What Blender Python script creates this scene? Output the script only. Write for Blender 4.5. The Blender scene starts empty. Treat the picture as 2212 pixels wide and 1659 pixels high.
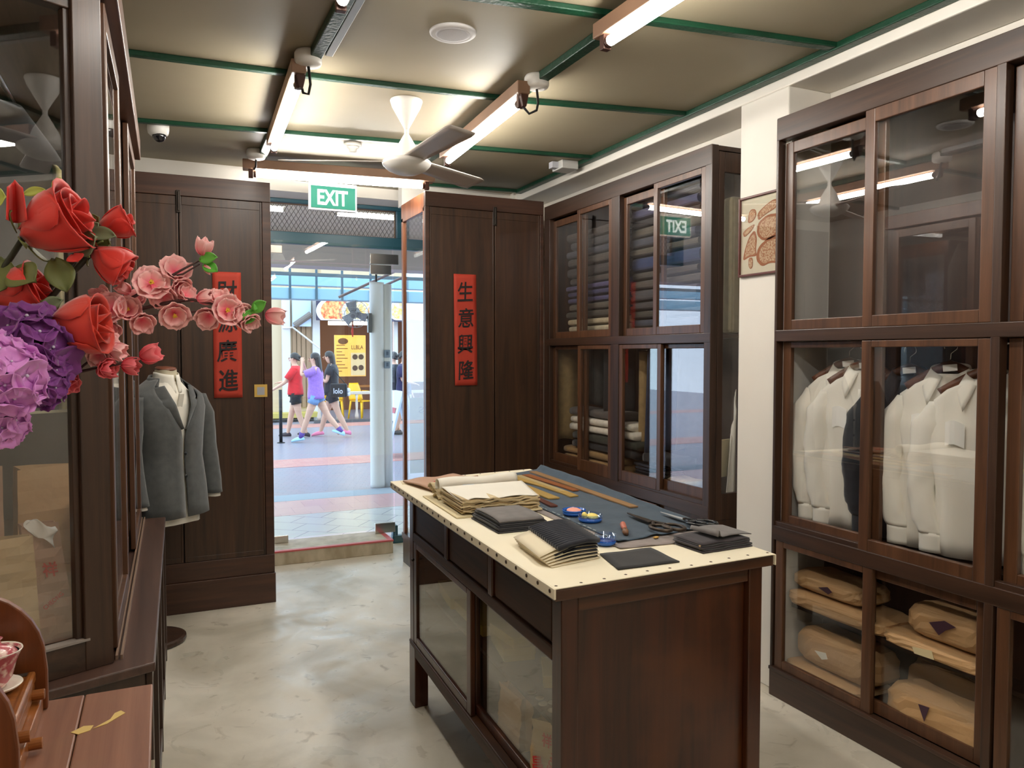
import bpy, math, random
from mathutils import Vector, Matrix
random.seed(7)
PI = math.pi
S = bpy.context.scene
COL = S.collection

# ------------------------------------------------------------------ camera, world, exposure
YAW, PITCH, EYE, FPX = math.radians(24.5), math.radians(2.3), 1.55, 1661.0
cam_d = bpy.data.cameras.new('camera')
cam_d.sensor_width = 36.0
cam_d.lens = 36.0 * FPX / 2212.0
cam_d.clip_start = 0.05
cam = bpy.data.objects.new('camera', cam_d)
cam.location = (0, 0, EYE)
cam.rotation_euler = (PI / 2 - PITCH, 0, -YAW)
COL.objects.link(cam)
S.camera = cam

W = bpy.data.worlds.new('sky')
S.world = W
W.use_nodes = True
wn = W.node_tree
wn.nodes['Background'].inputs[0].default_value = (0.66, 0.80, 1.0, 1)
wn.nodes['Background'].inputs[1].default_value = 3.1

S.view_settings.view_transform = 'Standard'
S.view_settings.look = 'None'
S.view_settings.gamma = 1.0
S.view_settings.use_curve_mapping = False
S.view_settings.exposure = 0.38
TUBE_POWER = 62.0
S.cycles.max_bounces = 10
S.cycles.transparent_max_bounces = 24
S.cycles.sample_clamp_indirect = 6.0
S.cycles.caustics_reflective = False
S.cycles.caustics_refractive = False

# ------------------------------------------------------------------ geometry helpers
def V(*a): return Vector(a)

class MB:
    """Collects shapes in world space; build() links them as one mesh object."""
    def __init__(s): s.v = []; s.f = []; s.m = []; s.mi = 0
    def add(s, vs, fs):
        b = len(s.v)
        s.v += [Vector(p) for p in vs]
        s.f += [tuple(b + i for i in f) for f in fs]
        s.m += [s.mi] * len(fs)
        return s
    def box(s, x0, x1, y0, y1, z0, z1):
        x0, x1 = sorted((x0, x1)); y0, y1 = sorted((y0, y1)); z0, z1 = sorted((z0, z1))
        return s.add([(x0,y0,z0),(x1,y0,z0),(x1,y1,z0),(x0,y1,z0),(x0,y0,z1),(x1,y0,z1),(x1,y1,z1),(x0,y1,z1)],
                     [(0,3,2,1),(4,5,6,7),(0,1,5,4),(1,2,6,5),(2,3,7,6),(3,0,4,7)])
    def obox(s, c, ax, ay, az, hx, hy, hz):
        c = Vector(c); ax = Vector(ax).normalized()*hx; ay = Vector(ay).normalized()*hy; az = Vector(az).normalized()*hz
        return s.add([c-ax-ay-az, c+ax-ay-az, c+ax+ay-az, c-ax+ay-az, c-ax-ay+az, c+ax-ay+az, c+ax+ay+az, c-ax+ay+az],
                     [(0,3,2,1),(4,5,6,7),(0,1,5,4),(1,2,6,5),(2,3,7,6),(3,0,4,7)])
    def hexa(s, b, t):
        """b, t: four bottom and four top corners"""
        return s.add(list(b) + list(t), [(0,3,2,1),(4,5,6,7),(0,1,5,4),(1,2,6,5),(2,3,7,6),(3,0,4,7)])
    def prism(s, poly, off):
        """poly: 3D loop, extruded by off"""
        n = len(poly); off = Vector(off)
        vs = [Vector(p) for p in poly] + [Vector(p) + off for p in poly]
        fs = [tuple(range(n))[::-1], tuple(range(n, 2*n))] + [(i, (i+1) % n, n+(i+1) % n, n+i) for i in range(n)]
        return s.add(vs, fs)
    def ring(s, c, ax, r, n):
        ax = Vector(ax).normalized()
        u = ax.orthogonal().normalized(); w = ax.cross(u)
        return [Vector(c) + (u*math.cos(2*PI*i/n) + w*math.sin(2*PI*i/n))*r for i in range(n)]
    def tube(s, path, rad, n=8, caps=True):
        path = [Vector(p) for p in path]
        if not isinstance(rad, (list, tuple)): rad = [rad]*len(path)
        rings = []; u = None
        for i, p in enumerate(path):
            d = (path[min(i+1, len(path)-1)] - path[max(i-1, 0)])
            d = d.normalized() if d.length > 1e-9 else V(0,0,1)
            u = d.orthogonal().normalized() if u is None else (u - d*u.dot(d)).normalized()
            w = d.cross(u)
            rings.append([p + (u*math.cos(2*PI*k/n) + w*math.sin(2*PI*k/n))*rad[i] for k in range(n)])
        vs = [q for r in rings for q in r]
        fs = [(i*n+k, i*n+(k+1) % n, (i+1)*n+(k+1) % n, (i+1)*n+k) for i in range(len(path)-1) for k in range(n)]
        if caps: fs += [tuple(range(n))[::-1], tuple(range((len(path)-1)*n, len(path)*n))]
        return s.add(vs, fs)
    def cyl(s, a, b, r0, r1=None, n=16): return s.tube([a, b], [r0, r0 if r1 is None else r1], n)
    def lathe(s, c, prof, n=24, axis=None):
        """prof: list of (r, z) above c; poles where r = 0"""
        M = Matrix.Identity(3) if axis is None else V(0,0,1).rotation_difference(Vector(axis)).to_matrix()
        vs = [Vector(c) + M @ V(r*math.cos(2*PI*k/n), r*math.sin(2*PI*k/n), z) for r, z in prof for k in range(n)]
        fs = [(i*n+k, i*n+(k+1) % n, (i+1)*n+(k+1) % n, (i+1)*n+k) for i in range(len(prof)-1) for k in range(n)]
        fs += [tuple(range(n))[::-1], tuple(range((len(prof)-1)*n, len(prof)*n))]
        return s.add(vs, fs)
    def ball(s, c, rx, ry=None, rz=None, nu=14, nv=8, M=None):
        ry = rx if ry is None else ry; rz = rx if rz is None else rz
        M = M or Matrix.Identity(3)
        vs = [Vector(c) + M @ V(rx*math.sin(PI*j/nv)*math.cos(2*PI*i/nu), ry*math.sin(PI*j/nv)*math.sin(2*PI*i/nu), rz*math.cos(PI*j/nv))
              for j in range(nv+1) for i in range(nu)]
        fs = [(j*nu+i, (j+1)*nu+i, (j+1)*nu+(i+1) % nu, j*nu+(i+1) % nu) for j in range(nv) for i in range(nu)]
        return s.add(vs, fs)
    def grid(s, fn, nu, nv, closed=False):
        """fn(u, v) -> point, u and v in 0..1"""
        cu = nu if closed else nu+1
        vs = [fn(i/nu, j/nv) for j in range(nv+1) for i in range(cu)]
        fs = [(j*cu+i, j*cu+(i+1) % cu, (j+1)*cu+(i+1) % cu, (j+1)*cu+i) for j in range(nv) for i in range(nu)]
        return s.add(vs, fs)
    def frame(s, axis, x0, x1, a0, a1, z0, z1, w, wb=None, wt=None):
        """a picture-frame of four bars; axis 'x': lies in the YZ plane between x0..x1; 'y': in the XZ plane, x and a swapped"""
        wb = w if wb is None else wb; wt = w if wt is None else wt
        for (p, q, r, t) in ((a0, a0+w, z0, z1), (a1-w, a1, z0, z1), (a0+w, a1-w, z0, z0+wb), (a0+w, a1-w, z1-wt, z1)):
            if axis == 'x': s.box(x0, x1, p, q, r, t)
            else: s.box(p, q, x0, x1, r, t)
        return s
    def build(s, name, mats, parent=None, smooth=False, bevel=0.0, solid=0.0, sub=0, origin=None):
        me = bpy.data.meshes.new(name)
        if parent is not None: org = ORG.get(parent.name, Vector((0,0,0)))
        elif origin is not None: org = Vector(origin)
        else:
            lo = [min(p[i] for p in s.v) for i in range(3)]; hi = [max(p[i] for p in s.v) for i in range(3)]
            org = V((lo[0]+hi[0])/2, (lo[1]+hi[1])/2, lo[2])
        me.from_pydata([p - org for p in s.v], [], s.f)
        if not isinstance(mats, (list, tuple)): mats = [mats]
        for m in mats: me.materials.append(m)
        if len(mats) > 1: me.polygons.foreach_set('material_index', s.m)
        if smooth: me.polygons.foreach_set('use_smooth', [True]*len(me.polygons))
        me.update()
        o = bpy.data.objects.new(name, me)
        COL.objects.link(o)
        if parent is not None:
            o.parent = parent
            ORG[o.name] = org
        else:
            o.location = org
            ORG[o.name] = org
        if solid:
            m = o.modifiers.new('thickness', 'SOLIDIFY'); m.thickness = solid; m.offset = 0
        if bevel:
            m = o.modifiers.new('bevel', 'BEVEL'); m.width = bevel; m.segments = 2; m.limit_method = 'ANGLE'; m.angle_limit = math.radians(40)
        if sub:
            m = o.modifiers.new('subdivision', 'SUBSURF'); m.levels = sub; m.render_levels = sub
        return o
ORG = {}

def tag(o, label, cat, group=None):
    o['label'] = label; o['category'] = cat
    if group: o['group'] = group
    return o
def thing(name, label, cat, loc=(0,0,0), group=None):
    o = bpy.data.objects.new(name, None)
    COL.objects.link(o); o.location = loc; o.empty_display_size = 0.1
    ORG[o.name] = Vector(loc)
    return tag(o, label, cat, group)
def struct(name, mb, mats, bevel=0.0, label=None):
    o = mb.build(name, mats, bevel=bevel); o['kind'] = 'structure'
    if label: o['label'] = label
    return o
def kids(o): return [c for c in bpy.data.objects if c.parent == o]
def dup(root, loc, rotz=0.0, label=None, group=None):
    r = root.copy(); COL.objects.link(r); r.location = loc
    r.rotation_euler = (0, 0, rotz)
    if label: r['label'] = label
    if group: r['group'] = group
    for ch in root.children:
        c = ch.copy(); COL.objects.link(c); c.parent = r
        for g in ch.children:
            d = g.copy(); COL.objects.link(d); d.parent = c
    return r
def lettering(txt, o3, ux, uz, h, bold=0.0, thick=0.0008, align='CENTER', width=None):
    """text as a mesh: o3 = middle of the line, ux = reading direction, uz = up; returns an MB"""
    cu = bpy.data.curves.new('lettering', 'FONT')
    cu.body = txt; cu.size = 1.0; cu.align_x = align; cu.align_y = 'CENTER'; cu.offset = bold; cu.resolution_u = 3
    ob = bpy.data.objects.new('lettering', cu); COL.objects.link(ob)
    dg = bpy.context.evaluated_depsgraph_get(); dg.update()
    me = bpy.data.meshes.new_from_object(ob.evaluated_get(dg))
    vs = [v.co.copy() for v in me.vertices]; fs = [tuple(p.vertices) for p in me.polygons]
    bpy.data.objects.remove(ob); bpy.data.curves.remove(cu); bpy.data.meshes.remove(me)
    mb = MB()
    if not vs: return mb
    lo = [min(p[i] for p in vs) for i in (0,1)]; hi = [max(p[i] for p in vs) for i in (0,1)]
    k = h/(hi[1]-lo[1]); kx = k if width is None else width/(hi[0]-lo[0])
    ux = Vector(ux).normalized(); uz = Vector(uz).normalized(); n = ux.cross(uz)
    cx, cy = (lo[0]+hi[0])/2, (lo[1]+hi[1])/2
    P = [Vector(o3) + ux*(p.x-cx)*kx + uz*(p.y-cy)*k for p in vs]
    N = len(P)
    cnt = {}
    for f in fs:
        for i in range(len(f)):
            a, b = f[i], f[(i+1) % len(f)]
            cnt[(a, b)] = cnt.get((a, b), 0) + 1
    sides = [(a, b, b+N, a+N) for (a, b) in cnt if (b, a) not in cnt]
    mb.add([p + n*thick for p in P] + P, fs + [tuple(i+N for i in f)[::-1] for f in fs] + sides)
    return mb
# a point on the ray through a picture position at a given plane (for objects measured off the photograph)
_cy, _sy, _cp, _sp = math.cos(YAW), math.sin(YAW), math.cos(PITCH), math.sin(PITCH)
def _ray(x, y):
    a = (x-1106)/FPX; b = -(y-829.5)/FPX
    return V(_sy*_cp + a*_cy + b*_sy*_sp, _cy*_cp - a*_sy + b*_cy*_sp, -_sp + b*_cp)
def on_x(x, y, X): r = _ray(x, y); return V(0,0,EYE) + r*(X/r.x)
def on_y(x, y, Y): r = _ray(x, y); return V(0,0,EYE) + r*(Y/r.y)
def on_z(x, y, Z): r = _ray(x, y); return V(0,0,EYE) + r*((Z-EYE)/r.z)
def at(x, y, d): return V(0,0,EYE) + _ray(x, y)*d

# ------------------------------------------------------------------ materials
def _new(name):
    m = bpy.data.materials.new(name); m.use_nodes = True
    nt = m.node_tree
    return m, nt, nt.nodes['Principled BSDF']
def srgb(r, g, b):
    f = lambda c: (c/255)/12.92 if c/255 <= 0.04045 else ((c/255+0.055)/1.055)**2.4
    return (f(r), f(g), f(b), 1.0)
def mat(name, c, rough=0.6, metal=0.0, c2=None, scale=8.0, stretch=(1,1,1), bump=0.0, bscale=40.0, spec=0.5, sheen=0.0, emit=None, estr=0.0, contrast=0.25, alpha=None):
    m, nt, b = _new(name)
    N, L = nt.nodes, nt.links
    b.inputs['Base Color'].default_value = c
    b.inputs['Roughness'].default_value = rough
    b.inputs['Metallic'].default_value = metal
    b.inputs['Specular IOR Level'].default_value = spec
    if sheen: b.inputs['Sheen Weight'].default_value = sheen
    if emit: b.inputs['Emission Color'].default_value = emit; b.inputs['Emission Strength'].default_value = estr
    if c2 is not None or bump:
        tc = N.new('ShaderNodeTexCoord'); mp = N.new('ShaderNodeMapping'); mp.inputs['Scale'].default_value = stretch
        L.new(tc.outputs['Object'], mp.inputs[0])
    if c2 is not None:
        no = N.new('ShaderNodeTexNoise'); no.inputs['Scale'].default_value = scale; no.inputs['Detail'].default_value = 6
        L.new(mp.outputs[0], no.inputs['Vector'])
        cr = N.new('ShaderNodeValToRGB')
        cr.color_ramp.elements[0].position = 0.5-contrast; cr.color_ramp.elements[1].position = 0.5+contrast
        cr.color_ramp.elements[0].color = c; cr.color_ramp.elements[1].color = c2
        L.new(no.outputs['Fac'], cr.inputs[0]); L.new(cr.outputs[0], b.inputs['Base Color'])
    if bump:
        nb = N.new('ShaderNodeTexNoise'); nb.inputs['Scale'].default_value = bscale; nb.inputs['Detail'].default_value = 4
        L.new(mp.outputs[0], nb.inputs['Vector'])
        bp = N.new('ShaderNodeBump'); bp.inputs['Strength'].default_value = bump; bp.inputs['Distance'].default_value = 0.01
        L.new(nb.outputs['Fac'], bp.inputs['Height']); L.new(bp.outputs[0], b.inputs['Normal'])
    return m
def wood(name, c1, c2, axis='z', rough=0.36, patch=None, coat=0.15, spec=0.5):
    m, nt, b = _new(name)
    b.inputs['Specular IOR Level'].default_value = spec
    N, L = nt.nodes, nt.links
    tc = N.new('ShaderNodeTexCoord'); mp = N.new('ShaderNodeMapping')
    mp.inputs['Scale'].default_value = {'x': (0.7, 14, 14), 'y': (14, 0.7, 14), 'z': (14, 14, 0.7)}[axis]
    L.new(tc.outputs['Object'], mp.inputs[0])
    no = N.new('ShaderNodeTexNoise'); no.inputs['Scale'].default_value = 1.6; no.inputs['Detail'].default_value = 8; no.inputs['Roughness'].default_value = 0.62; no.inputs['Distortion'].default_value = 0.6
    L.new(mp.outputs[0], no.inputs['Vector'])
    cr = N.new('ShaderNodeValToRGB'); cr.color_ramp.elements[0].position = 0.30; cr.color_ramp.elements[1].position = 0.72
    cr.color_ramp.elements[0].color = c1; cr.color_ramp.elements[1].color = c2
    L.new(no.outputs['Fac'], cr.inputs[0])
    out = cr.outputs[0]
    if patch is not None:
        n2 = N.new('ShaderNodeTexNoise'); n2.inputs['Scale'].default_value = 2.6; n2.inputs['Detail'].default_value = 5
        L.new(tc.outputs['Object'], n2.inputs['Vector'])
        c3 = N.new('ShaderNodeValToRGB'); c3.color_ramp.elements[0].position = 0.5; c3.color_ramp.elements[1].position = 0.72
        L.new(n2.outputs['Fac'], c3.inputs[0])
        mx = N.new('ShaderNodeMixRGB'); mx.inputs[2].default_value = patch
        L.new(c3.outputs[0], mx.inputs[0]); L.new(out, mx.inputs[1]); out = mx.outputs[0]
    L.new(out, b.inputs['Base Color'])
    b.inputs['Roughness'].default_value = rough
    b.inputs['Coat Weight'].default_value = coat; b.inputs['Coat Roughness'].default_value = 0.25
    bp = N.new('ShaderNodeBump'); bp.inputs['Strength'].default_value = 0.12; bp.inputs['Distance'].default_value = 0.004
    L.new(no.outputs['Fac'], bp.inputs['Height']); L.new(bp.outputs[0], b.inputs['Normal'])
    return m
def glass(name, tint=(1,1,1,1), base=0.05, gain=0.75, rough=0.0):
    """a thin clear pane: clear transmission plus a mirror share that grows towards grazing angles"""
    m = bpy.data.materials.new(name); m.use_nodes = True
    nt = m.node_tree; N, L = nt.nodes, nt.links
    N.remove(N['Principled BSDF'])
    tr = N.new('ShaderNodeBsdfTransparent'); tr.inputs[0].default_value = tint
    gl = N.new('ShaderNodeBsdfGlossy'); gl.inputs['Roughness'].default_value = rough; gl.inputs[0].default_value = (1,1,1,1)
    lw = N.new('ShaderNodeLayerWeight'); lw.inputs['Blend'].default_value = 0.5
    pw = N.new('ShaderNodeMath'); pw.operation = 'POWER'; pw.inputs[1].default_value = 4.0
    ma = N.new('ShaderNodeMath'); ma.operation = 'MULTIPLY_ADD'; ma.inputs[1].default_value = gain; ma.inputs[2].default_value = base
    L.new(lw.outputs['Facing'], pw.inputs[0]); L.new(pw.outputs[0], ma.inputs[0])
    mx = N.new('ShaderNodeMixShader')
    L.new(ma.outputs[0], mx.inputs[0]); L.new(tr.outputs[0], mx.inputs[1]); L.new(gl.outputs[0], mx.inputs[2])
    L.new(mx.outputs[0], N['Material Output'].inputs['Surface'])
    return m

DK1, DK2 = srgb(38, 24, 16), srgb(74, 50, 36)
wood_v = wood('dark varnished wood upright', DK1, DK2, 'z')
wood_x = wood('dark varnished wood crosswise', DK1, DK2, 'x')
wood_y = wood('dark varnished wood lengthwise', DK1, DK2, 'y')
door_y = wood('sliding door wood', srgb(60, 37, 23), srgb(104, 69, 46), 'z', rough=0.34)
panel_v = wood('brown panel wood', srgb(40, 25, 15), srgb(78, 50, 31), 'z', rough=0.42)
panel_red = wood('reddish panel wood', srgb(52, 30, 20), srgb(84, 52, 36), 'x', rough=0.42)
orange_v = wood('light brown post wood', srgb(100, 55, 30), srgb(150, 92, 58), 'z', rough=0.38)  # orange lamp light on the cupboard's side frame put into the wood colour
table_v = wood('worn table wood', srgb(34, 17, 10), srgb(78, 38, 20), 'z', rough=0.3, patch=srgb(92, 48, 18))
table_x = wood('worn table wood crosswise', srgb(40, 22, 13), srgb(92, 54, 30), 'x', rough=0.4)
table_y = wood('worn table wood lengthwise', srgb(36, 22, 12), srgb(76, 46, 26), 'y', rough=0.5, coat=0.0, spec=0.25)
lid_w = wood('faded red lid wood', srgb(112, 70, 52), srgb(152, 106, 82), 'y', rough=0.5, patch=srgb(128, 96, 70))
rack_w = wood('honey brown wood', srgb(112, 60, 22), srgb(158, 96, 44), 'x', rough=0.35)
rack_d = wood('deep honey wood', srgb(90, 46, 20), srgb(130, 72, 34), 'z', rough=0.35)
batten_w = mat('brown lamp batten', srgb(128, 96, 76), 0.5, c2=srgb(150, 116, 92), scale=5)
black_w = mat('dark gap paint', srgb(24, 15, 11), 0.6)
ceil_m = mat('cream ceiling paint', srgb(144, 133, 110), 0.55, c2=srgb(152, 141, 119), scale=2.0, bump=0.06, bscale=6)
green_m = mat('green gloss paint', srgb(7, 48, 30), 0.40, c2=srgb(13, 66, 43), scale=6, bump=0.3, bscale=60)
white_m = mat('white wall paint', srgb(232, 226, 216), 0.6, c2=srgb(226, 219, 208), scale=3)
plain_w = mat('white plastic', srgb(228, 224, 218), 0.35)
grey_pl = mat('light grey plastic', srgb(200, 198, 194), 0.4)
brown_pl = mat('brown lamp holder', srgb(74, 44, 34), 0.5)
black_pl = mat('black rubber', srgb(20, 20, 22), 0.45)
chrome = mat('brushed steel', srgb(205, 200, 192), 0.22, metal=1.0)
iron = mat('dark iron', srgb(58, 52, 48), 0.42, metal=0.9)
tube_m = mat('lit tube', srgb(255, 250, 240), 0.4, emit=(1.0, 0.975, 0.905, 1), estr=TUBE_POWER)
pane_m = glass('clear pane', base=0.085, gain=0.72)
pane_d = glass('dusty pane', tint=(0.92, 0.92, 0.88, 1), base=0.06, gain=0.7)
pane_g = glass('greenish pane', tint=(0.93, 0.98, 0.96, 1), base=0.04, gain=0.5)
paper_red = mat('red banner paper', srgb(186, 56, 38), 0.7, c2=srgb(194, 66, 46), scale=5, bump=0.15, bscale=10)
ink = mat('black ink', srgb(34, 24, 24), 0.7)
cream = mat('cream table cloth', srgb(236, 224, 196), 0.7, c2=srgb(240, 230, 206), scale=3)
brass = mat('dark tack head', srgb(70, 52, 36), 0.4, metal=0.7)
kraft = mat('kraft paper', srgb(178, 138, 92), 0.65, c2=srgb(196, 158, 112), scale=4, bump=0.8, bscale=9)
kraft2 = mat('pale kraft paper', srgb(176, 148, 108), 0.65, c2=srgb(190, 164, 122), scale=4, bump=0.2, bscale=9)
kraftp = mat('pinkish kraft paper', srgb(176, 136, 108), 0.62, c2=srgb(186, 146, 120), scale=4, bump=0.2, bscale=9)
red_ink = mat('red ink', srgb(196, 44, 34), 0.6)
white_cl = mat('white shirt cotton', srgb(236, 230, 216), 0.8, c2=srgb(241, 237, 226), scale=6, bump=0.55, bscale=9, stretch=(1, 1, 0.35), sheen=0.1)
navy_cl = mat('black wool cloth', srgb(26, 27, 33), 0.85, c2=srgb(34, 35, 42), scale=40, sheen=0.2)
paper_w = mat('white paper', srgb(250, 248, 242), 0.6)
def cloth(name, r, g, b, sh=0.15): return mat(name, srgb(r, g, b), 0.85, c2=srgb(min(255, r*1.14+3), min(255, g*1.14+3), min(255, b*1.14+3)), scale=30, sheen=sh, bump=0.05, bscale=200)
# ------------------------------------------------------------------ room shell
def floor_material():
    m, nt, b = _new('worn cement screed')
    N, L = nt.nodes, nt.links
    tc = N.new('ShaderNodeTexCoord')
    def noise(sc, det, dist=0.0):
        n = N.new('ShaderNodeTexNoise'); n.inputs['Scale'].default_value = sc; n.inputs['Detail'].default_value = det; n.inputs['Distortion'].default_value = dist
        L.new(tc.outputs['Object'], n.inputs['Vector']); return n
    a = noise(1.5, 8, 0.8); r = N.new('ShaderNodeValToRGB')
    r.color_ramp.elements[0].position = 0.38; r.color_ramp.elements[1].position = 0.62
    r.color_ramp.elements[0].color = srgb(186, 178, 160); r.color_ramp.elements[1].color = srgb(226, 218, 202)
    L.new(a.outputs['Fac'], r.inputs[0])
    c = noise(9, 9, 1.2); rc = N.new('ShaderNodeValToRGB')
    rc.color_ramp.elements[0].position = 0.62; rc.color_ramp.elements[1].position = 0.74
    L.new(c.outputs['Fac'], rc.inputs[0])
    mx = N.new('ShaderNodeMixRGB'); mx.inputs[2].default_value = srgb(140, 127, 104)
    ml = N.new('ShaderNodeMath'); ml.operation = 'MULTIPLY'; ml.inputs[1].default_value = 0.6
    L.new(rc.outputs[0], ml.inputs[0]); L.new(ml.outputs[0], mx.inputs[0]); L.new(r.outputs[0], mx.inputs[1])
    L.new(mx.outputs[0], b.inputs['Base Color'])
    g = noise(3.2, 8, 1.5); rr = N.new('ShaderNodeMapRange')
    rr.inputs[1].default_value = 0.3; rr.inputs[2].default_value = 0.7; rr.inputs[3].default_value = 0.22; rr.inputs[4].default_value = 0.6
    L.new(g.outputs['Fac'], rr.inputs[0]); L.new(rr.outputs[0], b.inputs['Roughness'])
    bp = N.new('ShaderNodeBump'); bp.inputs['Strength'].default_value = 0.12; bp.inputs['Distance'].default_value = 0.01
    n3 = noise(16, 6, 0.8); L.new(n3.outputs['Fac'], bp.inputs['Height']); L.new(bp.outputs[0], b.inputs['Normal'])
    return m
CEIL = 2.80
struct('floor', MB().box(-0.9, 2.95, -3.1, 6.05, -0.12, 0), floor_material())
struct('ceiling', MB().box(-0.9, 2.95, -3.1, 6.05, CEIL, CEIL+0.1), ceil_m)
struct('wall_left', MB().box(-0.9, -0.76, -3.1, 6.05, 0, CEIL), white_m)
struct('wall_rear', MB().box(-0.76, 2.79, -3.1, -2.98, 0, CEIL), white_m)
wr = MB().box(2.79, 2.95, -3.1, 6.05, 0, CEIL)
wr.box(2.54, 2.79, -2.98, 5.6, 2.73, CEIL)            # the beam under the ceiling
wr.box(2.54, 2.79, 2.625, 2.935, 0, 2.73)             # the pillar between the cabinets
wr.box(2.54, 2.79, -0.2, 0.15, 0, 2.73)
struct('wall_right', wr, white_m, bevel=0.006)
wf = MB().box(-0.76, -0.16, 5.5, 6.05, 0, CEIL).box(2.52, 2.79, 5.5, 6.05, 0, CEIL)
wf.box(-0.16, 2.52, 5.78, 6.05, 2.72, CEIL)
wf.box(-0.16, 0.60, 5.50, 5.62, 2.60, CEIL).box(1.64, 2.52, 5.56, 5.66, 2.64, CEIL)
struct('wall_front', wf, white_m)

# green battens on the ceiling panels
def batten(n, pts, w=0.036, t=0.022, m=green_m):
    mb = MB()
    for a, b in zip(pts[:-1], pts[1:]):
        a = V(a[0], a[1], CEIL-t/2); b = V(b[0], b[1], CEIL-t/2); d = (b-a); L_ = d.length; d.normalize()
        mb.obox((a+b)/2, d, V(-d.y, d.x, 0), V(0,0,1), L_/2+0.004, w/2, t/2)
    struct('trim_%d' % n, mb, m, bevel=0.004)
batten(1, [(-0.75, 3.64), (-0.15, 3.598), (0.567, 3.557), (1.519, 3.475), (2.53, 3.303)])
batten(2, [(-0.75, 4.69), (-0.121, 4.611), (2.53, 4.27)])
batten(3, [(-0.75, 5.68), (-0.058, 5.618), (2.54, 5.39)])
batten(4, [(-0.75, 2.77), (1.195, 2.507), (2.53, 2.333)], w=0.045)
batten(5, [(-0.75, 1.75), (2.53, 1.38)])
batten(6, [(-0.75, 0.75), (2.53, 0.42)])
batten(7, [(-0.75, -0.3), (2.53, -0.6)])
batten(8, [(0.575, -2.98), (0.605, 2.775), (0.600, 3.28), (0.565, 3.42), (0.585, 4.6), (0.60, 5.45)], w=0.05, t=0.035)
batten(9, [(1.66, -2.98), (1.617, 2.2), (1.575, 2.66), (1.57, 3.3), (1.56, 5.45)], w=0.05, t=0.035)
batten(10, [(2.515, -2.98), (2.515, 5.40)], w=0.05, t=0.028)
tag(MB().box(0.633, 0.664, -2.9, 3.24, CEIL-0.030, CEIL-0.001).build('cable_trunking', mat('grey steel trunking', srgb(150, 152, 150), 0.4, metal=0.5), bevel=0.003),
    'grey metal trunking strip running beside the green ceiling batten', 'trunking')

# ------------------------------------------------------------------ fluorescent lamps
def lamp(label, a, b, side=V(0,0,0), bat=0.06, name='fluorescent_lamp'):
    a = V(*a); b = V(*b); d = (b-a).normalized(); n = V(-d.y, d.x, 0)
    t = thing(name, label, 'lamp', ((a+b)/2).to_tuple()[:2] + (CEIL-0.04,), 'fluorescent tube lamps on the ceiling')
    top = CEIL - 0.036
    c = (a+b)/2; c.z = (2.708 + top)/2
    MB().obox(c + n*0.004, d, n, V(0,0,1), (b-a).length/2+0.06, bat/2, (top-2.708)/2).build('batten', batten_w, t, bevel=0.004)
    MB().tube([a + d*0.02, b - d*0.02], 0.0185, 12).build('tube', tube_m, t, smooth=True)
    for p, s in ((a, -1), (b, 1)):
        h = MB().obox(p + d*s*0.012 + V(0,0,0.012), d, n, V(0,0,1), 0.014, 0.017, 0.036)
        h.cyl(p - d*s*0.022, p - d*s*0.004, 0.0192, n=12)
        h.build('lamp_holder', brown_pl, t, bevel=0.003)
    return t
Z_T = 2.68
lamp('lit fluorescent tube on brown batten, farther one left of the ceiling fan', (0.543, 3.36, Z_T), (0.585, 4.46, Z_T))
lamp('lit fluorescent tube on brown batten close to the fan blade, right of the fan', (1.497, 3.20, Z_T), (1.556, 4.33, Z_T))
lamp('lit fluorescent tube on brown batten above the round ceiling speaker, nearest the right cabinets', (1.497, 2.448, Z_T), (1.535, 1.30, Z_T))
lamp('lit fluorescent tube on brown batten across the doorway above the exit sign', (0.545, 5.145, Z_T), (1.645, 5.03, Z_T), bat=0.10)
lamp('lit fluorescent tube in line with the grey trunking, its round end at the top edge', (0.548, 2.53, Z_T), (0.49, 1.60, Z_T))
lamp('lit fluorescent tube at the rear of the shop, on the chest side', (0.52, 0.45, Z_T), (0.50, -0.7, Z_T))  # added out of view to light the room and feed the glass reflections
lamp('lit fluorescent tube at the rear of the shop, on the cabinet side', (1.55, 0.35, Z_T), (1.57, -0.8, Z_T))  # second added lamp out of view, also for lighting and reflections
def rose(label, x, y, hang):
    t = thing('ceiling_rose', label, 'ceiling rose', (x, y, CEIL-0.05), 'white ceiling roses feeding the lamps')
    MB().lathe((x, y, CEIL-0.062), [(0.030, 0), (0.050, 0.006), (0.056, 0.016), (0.056, 0.050), (0.050, 0.061)], 24).build('cap', plain_w, t, smooth=True)
    pts = [V(x, y, CEIL-0.055)] + [V(*p) for p in hang]
    MB().tube(pts, 0.006, 8).build('cord', black_pl, t, smooth=True)
rose('white round ceiling rose at the near end of the lamp left of the fan', 0.575, 3.30, [(0.585, 3.31, 2.67), (0.58, 3.33, 2.635), (0.56, 3.34, 2.64), (0.55, 3.35, 2.69)])
rose('white round ceiling rose with a looping black cord, right of the fan', 1.560, 3.155, [(1.565, 3.15, 2.68), (1.560, 3.155, 2.645), (1.53, 3.17, 2.63), (1.505, 3.18, 2.66), (1.50, 3.19, 2.69)])
for x, y, l in ((0.545, 3.33, 'brown starter bracket hanging at the near end of the left lamp'), (1.497, 3.165, 'brown starter bracket hanging at the near end of the right lamp')):
    mb = MB().prism([(x-0.016, y-0.012, 2.765), (x+0.018, y-0.012, 2.765), (x+0.022, y-0.012, 2.70), (x+0.012, y-0.012, 2.655), (x-0.006, y-0.012, 2.655), (x-0.016, y-0.012, 2.70)], (0, 0.024, 0))
    tag(mb.build('starter_bracket', brown_pl, bevel=0.003), l, 'lamp bracket', 'brown lamp starter brackets')
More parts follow.
